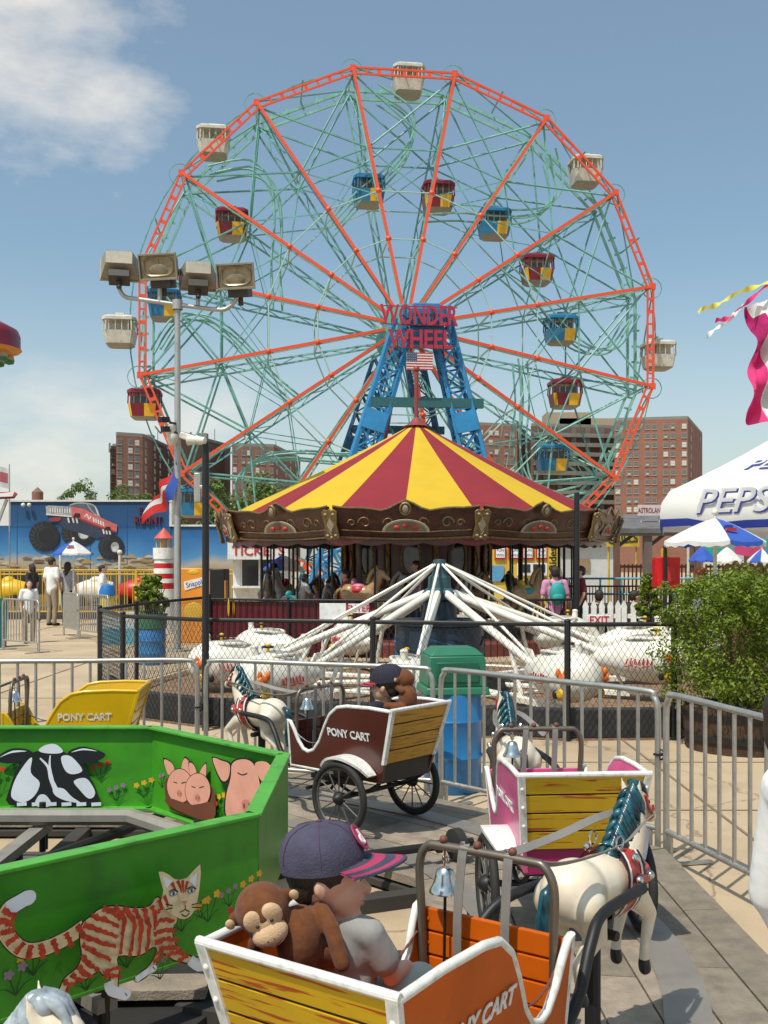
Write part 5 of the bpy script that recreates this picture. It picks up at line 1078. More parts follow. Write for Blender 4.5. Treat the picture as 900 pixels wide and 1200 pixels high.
# gondolas: eight pale fixed ones on the rim, coloured ones on the inner rails
gwhite = mat('chalky white gondola paint', (.55, .52, .44), .5, dirt=.4, var=.2, scale=2); gred = mat('dark red gondola paint', (.20, .012, .025), .4); gblue = mat('blue gondola paint', (.02, .18, .36), .4); gyel = mat('yellow gondola panel', (.75, .42, .02), .4); gfloor = mat('grey gondola underside', (.30, .28, .23), .6)
def gondola(label, px, py, kind, dy=1.4):
    n = V((math.sin(YAW), -math.cos(YAW), 0)); u = V((math.cos(YAW), math.sin(YAW), 0)); o = WC-n*dy; e = V((0, 0, H)); d = V(((px-450)/F, 1, -(py-655)/F)); tt = (o-e).dot(n)/d.dot(n); p = e+d*tt
    s = 1.0; w, dp, h = 1.5, 1.35, 1.5
    t = thing('gondola', label, 'gondola', tuple(p-V((0, 0, .92))), YAW, 'swinging gondolas on the wheel rails' if kind != 'white' else 'pale fixed gondolas on the wheel rim'); t.scale = (1.2, 1.2, 1.12)
    m = {'white': gwhite, 'red': gred, 'blue': gblue}[kind]; bw = w/2
    b = MB()
    def oc(f, z): return [V((x*f*bw, y*f*dp/2, z)) for x, y in ((-1, -.72), (-.8, -1), (.8, -1), (1, -.72), (1, .72), (.8, 1), (-.8, 1), (-1, .72))]
    A, B2 = oc(.86, .10), oc(1, .74)
    for i in range(8): j = (i+1) % 8; q = [A[i], A[j], B2[j], B2[i]]; b.face(q, 0); b.face([V((v_.x*.95, v_.y*.95, v_.z)) for v_ in reversed(q)], 0)
    b.face(list(reversed(A)), 1); b.face([V((v_.x*.8, v_.y*.8, v_.z-.1)) for v_ in reversed(A)], 1)
    for i in range(8): j = (i+1) % 8; b.face([A[j], A[i], V((A[i].x*.8, A[i].y*.8, A[i].z-.1)), V((A[j].x*.8, A[j].y*.8, A[j].z-.1))], 1)
    for v_ in B2: b.beam(v_, V((v_.x*.96, v_.y*.96, 1.38)), .06, .06, 0)
    body_o = b.build('body', [m, gfloor], t, smooth=0)
    b = MB(); C_, D_ = oc(1.05, 1.42), oc(.9, 1.52)
    for i in range(8): j = (i+1) % 8; b.face([C_[i], C_[j], D_[j], D_[i]]); E_ = V((C_[i].x, C_[i].y, 1.28)); G2 = V((C_[j].x, C_[j].y, 1.28)); b.face([E_, G2, C_[j], C_[i]])
    b.face(D_); b.face(list(reversed(oc(1.06, 1.28)))); b.build('roof', m, t, smooth=0)
    if kind != 'white':
        for i in (1, 0, 3, 5) if kind == 'red' else (1, 3, 4, 6):
            j = (i+1) % 8; f0, f1 = (.05, .95) if i != 1 and i != 5 else (.52, .98)
            q = [A[i].lerp(A[j], f0), A[i].lerp(A[j], f1), B2[i].lerp(B2[j], f1), B2[i].lerp(B2[j], f0)]; b = MB(); b.face([V((v_.x*1.02, v_.y*1.02, v_.z)) for v_ in q]); b.build('yellow_panel', gyel, body_o, smooth=0)
    b = MB(); b.box((0, 0, .95), (w*.9, .03, .5)); 
    for x in (-.45, -.15, .15, .45): b.cyl((x, -dp*.47, .72), (x, -dp*.46, 1.3), .02, n=5); b.cyl((x, dp*.47, .72), (x, dp*.46, 1.3), .02, n=5)
    for s in (-1, 1): b.cyl((s*.4, 0, 1.48), (s*.15, 0, 1.68), .05, n=6)
    b.box((0, 0, 1.68), (.4, .4, .08)); b.build('cage_bars', offwhite if kind == 'white' else mat('grey cage paint', (.2, .22, .22), .5), t, smooth=0)
for a in (('pale gondola at the very top of the wheel', 478, 95, 'white'), ('pale gondola on the upper left rim', 250, 167, 'white'), ('pale gondola at far left of the rim, above the red one', 141, 388, 'white'), ('pale gondola on the upper right rim', 686, 201, 'white'), ('pale gondola at far right of the rim', 771, 416, 'white'),
          ('red gondola with yellow panels high on the left, inside the rim', 272, 263, 'red'), ('red gondola with yellow panels just right of the wheel top spokes', 513, 231, 'red'), ('red gondola with yellow panels on the right, below the upper blue one', 629, 316, 'red'), ('red gondola below the hub on the right, above the brick tower', 662, 461, 'red'), ('red gondola on the lower left rim beside the lamp post', 170, 473, 'red'),
          ('blue gondola high left of the wheel centre line', 432, 224, 'blue'), ('blue gondola high right between two spokes', 579, 262, 'blue'), ('blue gondola right of the hub at hub height', 657, 386, 'blue'), ('blue gondola behind the floodlights at left', 193, 357, 'blue'), ('blue gondola low in front of the balcony tower', 647, 537, 'blue'), ('blue gondola low behind the flag and lamp post', 228, 588, 'blue')): gondola(*a)

# ================================================================ BRICK TOWERS
def building(label, pxl, pxm, pxr, ytop, D, dl, dr, m, cols, rows, rows_px, side_cols=0, roof=True, balc=False, base=None, wl=None):
    Lp, M_, Rp = V((X(pxl, D+dl), D+dl, 0)), V((X(pxm, D), D, 0)), V((X(pxr, D+dr), D+dr, 0)); Bk = Lp+Rp-M_; zt = Z(ytop, D); z0 = -3
    t = thing('brick_tower' if not balc else 'balcony_tower', label, 'apartment tower', (M_.x, M_.y, 0)); r_ = lambda p: V((p.x-M_.x, p.y-M_.y, 0))
    b = MB(); b.prism([(q.x, q.y) for q in (r_(Lp), r_(M_), r_(Rp), r_(Bk))], Matrix.Translation((0, 0, z0)), zt-z0); b.build('walls', m, t, smooth=0)
    if roof:
        b = MB(); c_ = (r_(Lp)+r_(Rp))/2
        for i, (p, q) in enumerate(((r_(Lp), r_(M_)), (r_(M_), r_(Rp)), (r_(Rp), r_(Bk)), (r_(Bk), r_(Lp)))): b.beam(p.lerp(c_, .02)+V((0, 0, zt+.45)), q.lerp(c_, .02)+V((0, 0, zt+.45)), .5, .9)
        b.box(tuple(c_*.9+V((0, 0, zt+1.2))), (3.2, 3, 2.4)); b.cyl(c_*1.1+V((2.5, 0, zt)), c_*1.1+V((2.5, 0, zt+4)), .12, n=5); b.cyl(c_*.8+V((-3, 1, zt)), c_*.8+V((-3, 1, zt+2.8)), .3, n=6)
        b.build('parapet', mat('grey parapet', (.22, .2, .18), .7), t, smooth=0)
    zs = [Z(ytop+rows_px*(i+.75), D) for i in range(rows)]; proto = {}
    def window(p, u, n_, w, h, kind):
        key = (round(u.x, 3), kind)
        if key not in proto:
            b = MB(); T = Matrix((u, V((0, 0, 1)), n_)).transposed().to_4x4(); b.T = T; b.box((0, 0, .03), (w, h, .1), 0); b.box((0, -.02, .085), (w*.86, h*.86, .03), 1); b.box((0, 0, .11), (w*.9, .07, .03), 0)
            if kind == 2: b.box((0, -h*.28, .2), (w*.6, h*.36, .3), 2)
            b.box((0, -h*.55, .1), (w*1.1, .12, .22), 2)
            proto[key] = b.build('window', [mat('window frame paint', (.28, .24, .21), .6), mat('hazy tower glass', (.13, .13, .13), .25) if kind != 1 else mat('window blind', (.55, .52, .47), .6), mat('window sill', (.42, .39, .35), .6)], t, smooth=0); o = proto[key]
        else: o = proto[key].copy(); COL.objects.link(o)
        o.parent = t; o.location = p
    faces = [(r_(Lp), r_(M_), cols)]+([(r_(M_), r_(Rp), side_cols)] if side_cols else [])
    for p, q, nc in faces:
        u = (q-p).normalized(); n_ = u.cross(V((0, 0, 1))); L = (q-p).length
        for i in range(nc):
            for z in zs:
                if len([1 for c in t.children if c.name.startswith('window')]) >= 100: continue
                window(p+u*L*(i+.5+(.12 if i % 2 else -.12))/nc+V((0, 0, z)), u, n_, min(1.7, L/nc*.55), 1.5, rnd.choice((0, 0, 0, 1, 2)))
    if balc:
        p, q = r_(Lp), r_(M_); u = (q-p).normalized(); n_ = u.cross(V((0, 0, 1)))
        for z in zs: b = MB(); b.beam(p+u*.6+n_*.8+V((0, 0, z-1.0)), q-u*.3+n_*.8+V((0, 0, z-1.0)), 1.6, .25); b.beam(p+u*.6+n_*1.5+V((0, 0, z-.35)), q-u*.3+n_*1.5+V((0, 0, z-.35)), .08, 1.0); b.build('balcony', mat('grey balcony concrete', (.2, .19, .165), .7, var=.2, scale=.3), t, smooth=0)
        b = MB(); 
        for i in range(1, 7): c = p.lerp(q, i/7); b.beam(c+n_*.8+V((0, 0, -3)), c+n_*.8+V((0, 0, zt)), .3, 1.5)
        b.build('balcony_fins', mat('balcony fin', (.14, .12, .1), .7), t, smooth=0)
    return t
def brick(name, col):
    m = mat(name, col, .85, var=.14, scale=.12); t = m.node_tree; n = t.nodes; bt = n.new('ShaderNodeTexBrick'); tcn = n.new('ShaderNodeTexCoord'); mpn = n.new('ShaderNodeMapping'); mpn.inputs['Rotation'].default_value = (R(90), 0, 0); t.links.new(tcn.outputs['Object'], mpn.inputs[0]); t.links.new(mpn.outputs[0], bt.inputs[0])
    bt.inputs['Scale'].default_value = 1.2; bt.inputs['Color1'].default_value = (1, 1, 1, 1); bt.inputs['Color2'].default_value = (.8, .8, .8, 1); bt.inputs['Mortar'].default_value = (.7, .7, .7, 1); b = n['Principled BSDF']; src = b.inputs['Base Color'].links[0].from_socket
    mx = n.new('ShaderNodeMix'); mx.data_type = 'RGBA'; mx.blend_type = 'MULTIPLY'; mx.inputs['Factor'].default_value = 1; t.links.new(src, mx.inputs['A']); t.links.new(bt.outputs[0], mx.inputs['B']); t.links.new(mx.outputs['Result'], b.inputs['Base Color']); return m
bk1, bk2, bk3 = brick('red brown brick', (.30, .135, .09)), brick('brown brick', (.25, .125, .09)), brick('dark brown brick', (.19, .11, .085))
building('red brick tower at right with a dark side face, behind the white tent', 720, 806, 823, 491, 300, 4, 40, bk1, 8, 11, 10.8, 2)
tb = building('grey balcony tower between the brick towers, seen through the wheel', 622, 736, 742, 502, 330, -6, 30, bk3, 0, 9, 11, 0, balc=True)
b = MB(); r_ = tb.location
for px0, px1, y0 in ((640, 692, 489), (655, 726, 496)): a, c = W(px0, y0, 338)-r_, W(px1, 500, 338)-r_; b.box(((a.x+c.x)/2, 12, (a.z+c.z)/2-.5), (c.x-a.x, 10, abs(a.z-c.z)+4))
b.build('penthouse', mat('tan penthouse block', (.38, .29, .19), .8), tb, smooth=0)
building('brick tower right of the blue wheel tower, half hidden by the carousel top', 560, 606, 626, 500, 320, -4, 44, bk1, 5, 6, 11, 2)
building('tall brown brick tower at far left with a dark right side', 136, 167, 207, 512, 280, -4, 40, bk2, 3, 8, 9.5, 5)
building('narrow setback brick wing at the far left edge of the tower group', 129, 138, 150, 527, 292, -3, 20, bk2, 1, 7, 9.5, 0)
building('dark brick tower behind the lamp post', 204, 214, 270, 513, 300, -12, 34, bk3, 1, 7, 9.5, 5)
building('low brick tower between lamp post and carousel roof', 272, 321, 352, 524, 310, -4, 40, bk2, 6, 5, 10, 4)
b = MB(); p = W(140, 560, 360); b.box((0, 0, 6), (6, 6, 34)); b.lathe([(3.5, 23), (3.6, 27), (0, 29)], n=16); o = b.build('water_tower', bk2, loc=(X(44, 400), 400, 0)); 
tag(o, 'tiny rooftop tank showing above the blue mural wall at far left', 'rooftop tank'); o.scale = (.6, .6, 1.02)

# ================================================================ TREES
leafg = cloth('sunlit green leaves', (.10, .165, .03), .6, var=.35, scale=.6, island=.45); leafd = cloth('evergreen leaves', (.15, .215, .012), .5, var=.3, scale=4, island=.5); barkm = mat('bark', (.07, .05, .035), .9, bump=.6)
def leafcloud(b, clumps, per, size, rn):
    for (cx, cy, cz), rr in clumps:
        for _ in range(per):
            while True:
                q = V((rn.uniform(-1, 1), rn.uniform(-1, 1), rn.uniform(-1, 1)))
                if .15 < q.length < 1: break
            q = q*(.55+.45*rn.random()) if rn.random() < .3 else q.normalized()*(.7+.35*rn.random())
            p = V((cx, cy, cz))+V((q.x*rr, q.y*rr, q.z*rr*.85)); n_ = (q.normalized()+V((rn.uniform(-1, 1), rn.uniform(-1, 1), rn.uniform(-.2, 1.3)))*.8).normalized(); u = n_.orthogonal().normalized(); a = rn.random()*6.28; w_ = n_.cross(u); u, w_ = u*math.cos(a)+w_*math.sin(a), w_*math.cos(a)-u*math.sin(a); s = size*rn.uniform(.6, 1.3)
            b.face([p-u*s*.5, p+w_*s*.28+n_*s*.08, p+u*s*.6, p-w_*s*.28+n_*s*.08])
def tree(label, px, ytop, D, wpx, seed, m=None, cat='tree'):
    rn = random.Random(seed); w = wpx/F*D; zt = Z(ytop, D); gz = ground_z(0, D); h = zt-gz; t = thing('broadleaf_tree', label, cat, (X(px, D), D, gz), 0, 'trees beyond the rides')
    b = MB(); b.tube(catmull([(0, 0, 0), (.1, 0, h*.25), (-.05, .1, h*.5), (.1, 0, h*.8)], 4), [.03*h*(1-.06*i) for i in range(13)], n=8)
    for i in range(6): g = i*1.05+rn.random(); b.tube([V((0, 0, h*(.3+.06*i))), V((math.cos(g)*w*.2, math.sin(g)*w*.2, h*(.45+.05*i))), V((math.cos(g)*w*.36, math.sin(g)*w*.36, h*(.6+.04*i)))], [.012*h, .008*h, .003*h], n=6)
    b.build('trunk', barkm, t, smooth=60); cl_s = []
    for i in range(20): g = rn.random()*6.28; q = rn.random()**.5; zz = rn.uniform(.36, .93); f_ = math.sin(PI*min(1, (zz-.22)/.8))*.9+.1; cl_s.append(((math.cos(g)*w*.42*q*f_, math.sin(g)*w*.42*q*f_, h*zz), w*rn.uniform(.10, .17)))
    b = MB(); leafcloud(b, cl_s, 110, w*.052, rn); b.build('crown', m or leafg, t, smooth=0)
for i, (label, px, yt, D, wp_) in enumerate((('green tree left of the brown brick tower, above the mural wall', 98, 569, 78, 42), ('smaller green tree in front of the tall brown brick tower', 150, 572, 80, 50), ('low green tree at the left end of the tree row', 76, 580, 85, 26), ('dark green tree behind the lamp post and flag', 206, 600, 74, 40), ('broad green tree just left of the carousel roof', 262, 572, 76, 72), ('green tree against the low brick tower, beside the carousel roof', 306, 562, 80, 66), ('green tree behind the ticket booth under the carousel canopy', 275, 628, 58, 50))): tree(label, px, yt-12, D, wp_*1.5, 40+i)
# evergreen bush on the right, in a wooden planter, and potted shrubs
def bush(label, px, D, w, zb, zt, seed, n, size, m, planter):
    rn = random.Random(seed); t = thing('evergreen_bush', label, 'bush', (X(px, D), D, 0)); cl_s = []
    b = MB()
    for i in range(9): g = i*.7+rn.random(); b.tube([V((0, 0, .05)), V((math.cos(g)*w*.15, math.sin(g)*w*.15, zb+(zt-zb)*.3)), V((math.cos(g)*w*.3, math.sin(g)*w*.3, zb+(zt-zb)*.7))], [.022, .014, .005], n=6)
    b.build('stems', barkm, t)
    for i in range(n):
        g = rn.random()*6.28; q = rn.random()**.5; zz = rn.random(); f_ = (.75+.5*zz) if zz < .4 else (.95-1.05*(zz-.4)**1.2); cl_s.append(((math.cos(g)*w*.42*q*f_, math.sin(g)*w*.42*q*f_, zb+(zt-zb)*zz), w*rn.uniform(.06, .11)))
    for i in range(n//4): g = rn.random()*6.28; q = rn.random()**.5; cl_s.append(((math.cos(g)*w*.38*q, math.sin(g)*w*.38*q, zt+rn.uniform(-.25, .05)*(zt-zb)-.18*q*q), w*.045))
    b = MB(); leafcloud(b, cl_s, 120, size, rn); b.build('foliage', m, t, smooth=0)
    return t
bush('large bushy evergreen in a wooden planter in front of the brown fence', 864, 9.6, 1.90, .50, 1.58, 5, 170, .036, leafd, None)
bush('small round evergreen behind the white picket fence, left of the red box', 760, 15.2, .46, .75, 1.5, 6, 60, .05, leafd, None)
bush('leafy shrub growing out of the blue planter barrel', 178, 17.2, .70, .82, 1.44, 7, 60, .055, leafd, None)
plank = mat('brown fence boards', (.17, .088, .04), .85, var=.35, scale=2, stretch=(4, 4, .6), bump=.4, island=.25)
b = MB(); b.lathe([(.50, 0), (.53, .4), (.5, .4), (.48, .05)], n=18, m=0); b.lathe([(.525, .1), (.53, .16)], n=18, m=1); b.lathe([(.535, .3), (.54, .35)], n=18, m=1); b.lathe([(.5, .36), (0, .38)], n=18, m=2)
o = b.build('wooden_planter', [mat('dark planter boards', (.06, .032, .018), .85, var=.4, scale=3, stretch=(4, 4, .6)), dark, mulch], loc=(X(868, 9.6), 9.6, 0)); tag(o, 'round dark wooden half barrel planter under the large evergreen', 'planter')
t = thing('planter_barrel', 'ribbed blue barrel used as a planter behind the chain link fence', 'planter', (X(178, 17.2), 17.2, 0)); b = MB(); b.lathe([(.22, 0), (.23, .02), (.225, .18), (.235, .2), (.225, .22), (.225, .38), (.235, .4), (.225, .42), (.225, .58), (.21, .6)], n=22); b.build('drum', blueplas, t, smooth=50)
b = MB(); b.lathe([(.24, .6), (.26, .84), (.23, .84)], n=18); b.build('green_pot', mat('green pot', (.03, .16, .08), .5), t)
# ================================================================ LAMP POST WITH FLOODLIGHTS
LY = 19.6; lp = V((X(208, LY), LY, 0)); galv = mat('pale galvanised pole', (.42, .42, .40), .45, .5, dirt=.2, scale=2)
t = thing('floodlight_post', 'tall galvanised post with a crossbar of four floodlights and security cameras', 'lamp post', tuple(lp))
rz = lambda py: Z(py, LY)
b = MB(); b.cyl((0, 0, 0), (0, 0, rz(352)), .07, .055, n=14); b.lathe([(.2, 0), (.2, .03), (.1, .05)], n=12); b.build('pole', galv, t, smooth=60)
def LX(px): return X(px, LY)-lp.x
b = MB(); b.tube(catmull([(LX(140), 0, rz(325)), (LX(140), 0, rz(338)), (LX(147), 0, rz(348)), (LX(165), 0, rz(351)), (LX(208), 0, rz(357)), (LX(255), 0, rz(363)), (LX(268), 0, rz(360)), (LX(277), 0, rz(350)), (LX(278), 0, rz(340))], 5), .042, n=9)
b.cyl((LX(187), 0, rz(354)), (LX(187), 0, rz(330)), .04); b.cyl((LX(232), 0, rz(358)), (LX(232), 0, rz(338)), .04); b.lathe([(.1, -.08), (.1, .1)], (0, 0, rz(358)), n=12); b.build('crossbar', galv, t, smooth=60)
housing = mat('ribbed floodlight housing', (.30, .27, .21), .5, .3, dirt=.3, scale=5); lens = mat('dusty floodlight lens', (.25, .21, .14), .25, .4, var=.35, scale=6)
for px, py, face, wp_ in ((140, 309, 0, 44), (190, 313, 1, 45), (232, 321, 0, 42), (280, 324, 1, 44)):
    w = wp_/F*LY; h = w*.62; d = .42
    M = Matrix.Translation((LX(px), 0, rz(py))) @ Matrix.Rotation(R(-10 if face else 12), 4, 'Z') @ Matrix.Rotation(R(14 if face else -20), 4, 'X')
    b = MB(); b.T = M; f_ = -1 if face else 1                      # opening towards us, or away
    fr = [V((x*w/2, f_*d*.5, z*h/2)) for x, z in ((-1, -1), (1, -1), (1, 1), (-1, 1))]; bk = [V((x*w*.34, -f_*d*.5, z*h*.30)) for x, z in ((-1, -1), (1, -1), (1, 1), (-1, 1))]
    for i in range(4): j = (i+1) % 4; q = [fr[i], fr[j], bk[j], bk[i]]; b.face(q); 
    b.face(bk)
    for i in range(9): x = -.45+.9*i/8; b.beam(V((x*w, f_*d*.47, h*.5+.008)), V((x*w*.68, -f_*d*.5, h*.30+.008)), .02, .02)
    b.tube([p+V((0, f_*.01, 0)) for p in fr], .03, n=5, closed=True)
    o = b.build('floodlight', housing, t, smooth=0)
    b = MB(); b.T = M; b.box((0, f_*d*.44, 0), (w*.95, .02, h*.93), 0)
    n = 20; b.tube([V((w*.40*math.copysign(abs(math.cos(q))**.6, math.cos(q)), f_*(d*.44+.02), h*.37*math.copysign(abs(math.sin(q))**.6, math.sin(q)))) for q in [i*PI/10 for i in range(n)]], .02, 0, n=5, closed=True); b.box((0, f_*(d*.44+.015), 0), (.03, .02, h*.8), 0); b.ell((0, f_*d*.46, -.05), (.2, .03, .11), 0); b.build('lens', lens, o)
    b = MB(); b.T = M; b.box((0, 0, -h*.5-.09), (w*.55, .32, .15)); b.cyl((0, 0, -h*.5-.1), (0, 0, -h*.5-.32), .05); b.build('ballast_box', mat('dark bracket', (.05, .045, .04), .5, .3), o, bevel=.01)
for px, py, s in ((203, 497, -1), (206, 508, 1)):
    b = MB(); b.beam((0, 0, rz(py)), (LX(px)+.02*s, -.2, rz(py)), .04, .04); b.beam((LX(px)-.05, -.24, rz(py)+.05), (LX(px)-.16, -.42, rz(py)+.03), .1, .1); o = b.build('camera_arm', dark, t)
    b = MB(); b.lathe([(0, .12), (.09, .1), (.11, .02), (.1, 0), (.09, -.03), (.06, -.1), (0, -.12)], (LX(px)-.02, -.22, rz(py)-.14), n=14); b.build('dome_camera', offwhite, o, smooth=60)
b = MB(); b.beam((LX(212), -.05, rz(510)), (LX(240), -.12, rz(519)), .12, .13); b.beam((LX(230), -.1, rz(515)), (LX(237), -.12, rz(518)), .14, .15); b.build('long_camera', offwhite, t, bevel=.02)
# a drooping flag tied to that post
fr_, fw_, fb_ = cloth('flag cloth red', (.62, .04, .03)), cloth('flag cloth white', (.75, .74, .72)), cloth('flag cloth blue', (.05, .12, .45))
b = MB(); n, m_ = 26, 16; top_, bot_ = W(205, 540, LY-.12), W(206, 592, LY-.12); vs = []; mi_ = []
for i in range(n+1):
    f_ = i/n
    for j in range(m_+1):
        q = j/m_; p = top_.lerp(bot_, q*.88); dx = -f_*(.66-.25*(1-q)); dz = -f_*(.48+.35*(1-q)*(1-f_*.4)); vs.append(p+V((dx+.05*math.sin(f_*9+q*4), .09*math.sin(f_*8+q*5), dz+.03*math.sin(f_*14+q*6)+.0)))
fs = [(i*(m_+1)+j, (i+1)*(m_+1)+j, (i+1)*(m_+1)+j+1, i*(m_+1)+j+1) for i in range(n) for j in range(m_)]; b.add(vs, fs)
b.m = [2 if i < 6 else (1 if 6 <= j < 9 or (i > 15 and 3 < j < 6) else 0) for i in range(n) for j in range(m_)]
tag(b.build('flag', [fr_, fw_, fb_], smooth=60), 'red, white and blue flag hanging in folds from the floodlight post', 'flag')

# ================================================================ BLUE MURAL WALL
MY = 34.0; mz = lambda py: Z(py, MY)
def mural_col():
    m = mat('mural wall paint', (.02, .10, .30), .6, var=.15, scale=.4); t = m.node_tree; n = t.nodes; b = n['Principled BSDF']; tcn = n.new('ShaderNodeTexCoord'); s = n.new('ShaderNodeSeparateXYZ'); t.links.new(tcn.outputs['Object'], s.inputs[0])
    nn = n.new('ShaderNodeTexNoise'); t.links.new(tcn.outputs['Object'], nn.inputs[0]); nn.inputs['Scale'].default_value = .8; nn.inputs['Detail'].default_value = 6
    a = n.new('ShaderNodeMath'); a.operation = 'MULTIPLY_ADD'; t.links.new(nn.outputs['Fac'], a.inputs[0]); a.inputs[1].default_value = .9; t.links.new(s.outputs[2], a.inputs[2])
    r = n.new('ShaderNodeValToRGB'); mr = n.new('ShaderNodeMapRange'); t.links.new(a.outputs[0], mr.inputs[0]); mr.inputs[1].default_value = .6; mr.inputs[2].default_value = 4.2; t.links.new(mr.outputs[0], r.inputs[0])
    e = r.color_ramp.elements; e[0].position = .0; e[0].color = (.22, .17, .11, 1); e[1].position = 1; e[1].color = (.008, .05, .14, 1)
    for p, c in ((.30, (.33, .19, .07, 1)), (.40, (.42, .36, .27, 1)), (.47, (.07, .24, .45, 1)), (.64, (.02, .13, .34, 1)), (.76, (.01, .075, .19, 1))): q = e.new(p); q.color = c
    t.links.new(r.outputs[0], b.inputs['Base Color']); return m
t = thing('mural_wall', 'long blue wall painted with a leaping pink and grey monster truck', 'wall', (0, MY, 0))
mw = mural_col(); x0, x1, x2 = X(-420, MY), X(200, MY), X(300, MY)
b = MB(); b.box(((X(12, MY)+x1)/2, .15, mz(588)/2), (x1-X(12, MY), .3, mz(588))); b.box(((x1+x2)/2+.01, .15, mz(617)/2), (x2-x1-.02, .3, mz(617))); b.box(((x0+X(12, MY))/2-.01, .15, mz(616)/2), (X(12, MY)-x0-.02, .3, mz(616))); b.build('wall_boards', mw, t, smooth=0)
b = MB(); b.box(((X(12, MY)+x1)/2, .15, mz(588)+.03), (x1-X(12, MY)+.1, .4, .06)); b.box(((x1+x2)/2, .15, mz(617)+.03), (x2-x1, .4, .06)); b.box((x1+.0, .15, (mz(588)+mz(617))/2), (.08, .36, mz(588)-mz(617))); b.build('coping', offwhite, t, smooth=0)
b = MB()
for px in range(20, 200, 43): b.box((X(px, MY), -.004, mz(588)/2), (.02, .006, mz(588)*.99))
b.box(((X(12, MY)+x1)/2, -.004, mz(617)), (x1-X(12, MY), .006, .025)); b.build('board_seams', mat('seam blue', (.015, .07, .2), .6), t, smooth=0)
T = Matrix.Translation((0, 0, 0)) @ Matrix.Rotation(PI/2, 4, 'X'); P = Paint(T, .01); c = lambda x, y: (X(x/5.625, MY), mz(560+y/5.625)); cl_ = lambda L: [c(*q) for q in L]
tyre = mat('mural tyre black', (.012, .012, .014), .6); tyre2 = mat('mural tyre grey', (.032, .035, .04), .6); chr_ = mat('mural chrome grey', (.34, .33, .32), .6, var=.3, scale=6); tp = mat('mural truck pink', (.55, .12, .11), .6, var=.2); tdk = mat('mural truck red', (.28, .03, .03), .6); dust = mat('mural dust tan', (.40, .26, .11), .7, var=.35, scale=2); tw = mat('mural white', (.6, .58, .56), .6); tg = mat('mural glass', (.08, .1, .14), .5)
rn = random.Random(3)
for i in range(60): x, y = rn.uniform(-20, 1100), rn.uniform(515, 590); P.smooth(cl_([(x-30, y+8), (x-12, y-8), (x+14, y-6), (x+36, y+7)]), rn.choice((dust, dust, mat('mural dirt', (.2, .11, .05), .7), mat('mural pale dust', (.5, .42, .3), .7))))
def wheelp(cx_, cy_, rx, ry, hub):
    P.oval(c(cx_, cy_), rx/5.625/F*MY, ry/5.625/F*MY, tyre, 0, 28)
    for i in range(9): g = PI*.55+i*.32; P.stroke(cl_([(cx_+rx*.97*math.cos(g), cy_-ry*.97*math.sin(g)), (cx_+rx*.62*math.cos(g+.15), cy_-ry*.62*math.sin(g+.15))]), .07, tyre2)
    P.oval(c(cx_+rx*.12, cy_), rx*.62/5.625/F*MY, ry*.62/5.625/F*MY, tyre2); P.oval(c(cx_+rx*.14, cy_), rx*.56/5.625/F*MY, ry*.58/5.625/F*MY, tyre)
    if hub: P.oval(c(cx_+rx*.3, cy_+ry*.02), rx*.32/5.625/F*MY, ry*.42/5.625/F*MY, chr_); P.poly(cl_([(cx_+rx*.1, cy_), (cx_+rx*.55, cy_-ry*.05), (cx_+rx*.5, cy_+ry*.35), (cx_+rx*.12, cy_+ry*.36)]), tw)
wheelp(520, 365, 115, 90, True); 
P.poly(cl_([(350, 255), (560, 270), (760, 350), (740, 380), (640, 400), (420, 330)]), mat('mural dark chassis', (.03, .04, .07), .6))
for x, y in ((450, 262), (480, 262), (505, 265), (680, 335), (700, 338), (722, 345)): P.stroke(cl_([(x, y), (x+8, y+34)]), .05, tw); P.stroke(cl_([(x+14, y), (x+22, y+34)]), .04, tyre)
P.poly(cl_([(303, 190), (320, 182), (470, 190), (480, 260), (310, 246)]), chr_); P.poly(cl_([(318, 198), (465, 204), (466, 232), (320, 226)]), tw)
for i in range(9): P.stroke(cl_([(325+i*16, 198), (326+i*16, 230)]), .022, tyre2)
P.stroke(cl_([(306, 240), (475, 254)]), .05, tw)
P.poly(cl_([(470, 190), (560, 205), (640, 250), (775, 310), (770, 360), (660, 325), (560, 285), (478, 258)]), tp); P.poly(cl_([(478, 250), (560, 275), (660, 318), (770, 352), (768, 362), (656, 330), (556, 290)]), tdk)
P.smooth(cl_([(455, 185), (490, 166), (570, 165), (625, 185), (652, 222), (662, 262), (640, 250), (560, 206)]), tg, 3); P.stroke(cl_([(462, 184), (500, 168), (575, 168), (630, 190), (662, 262)]), .04, chr_); P.stroke(cl_([(575, 168), (600, 210), (640, 250)]), .035, chr_); P.stroke(cl_([(628, 190), (640, 215), (650, 250)]), .03, tw)
P.poly(cl_([(535, 262), (530, 235), (500, 232), (482, 262)]), tyre); P.poly(cl_([(735, 345), (728, 322), (700, 322), (690, 345)]), tyre)
P.stroke(cl_([(560, 258), (575, 240), (590, 272), (604, 250)]), .045, tw)
for i in range(5): P.stroke(cl_([(618+i*16, 262+i*7), (622+i*16, 290+i*7)]), .05, tw)
wheelp(295, 385, 100, 98, False); wheelp(735, 455, 85, 82, True)
P.smooth(cl_([(330, 265), (400, 262), (395, 285), (340, 285)]), tdk)
P.build('painted_truck', t)
b = MB(); T = Matrix.Translation((X(174, MY), -.05, mz(610))) @ Matrix.Rotation(PI/2, 4, 'X'); b.text('ROUNT', T, .36, 0, .02, .03, .72); b.text('E', Matrix.Translation((X(165, MY), -.05, mz(598))) @ Matrix.Rotation(PI/2, 4, 'X'), .26, 0, .02, .03); b.build('red_letters', mat('dark red letters', (.14, .012, .03), .5), t, smooth=0)
for px in (29, 36): b = MB(); b.ell((X(px, MY), -.15, mz(592)), .07); b.build('wall_lamp', offwhite, t)

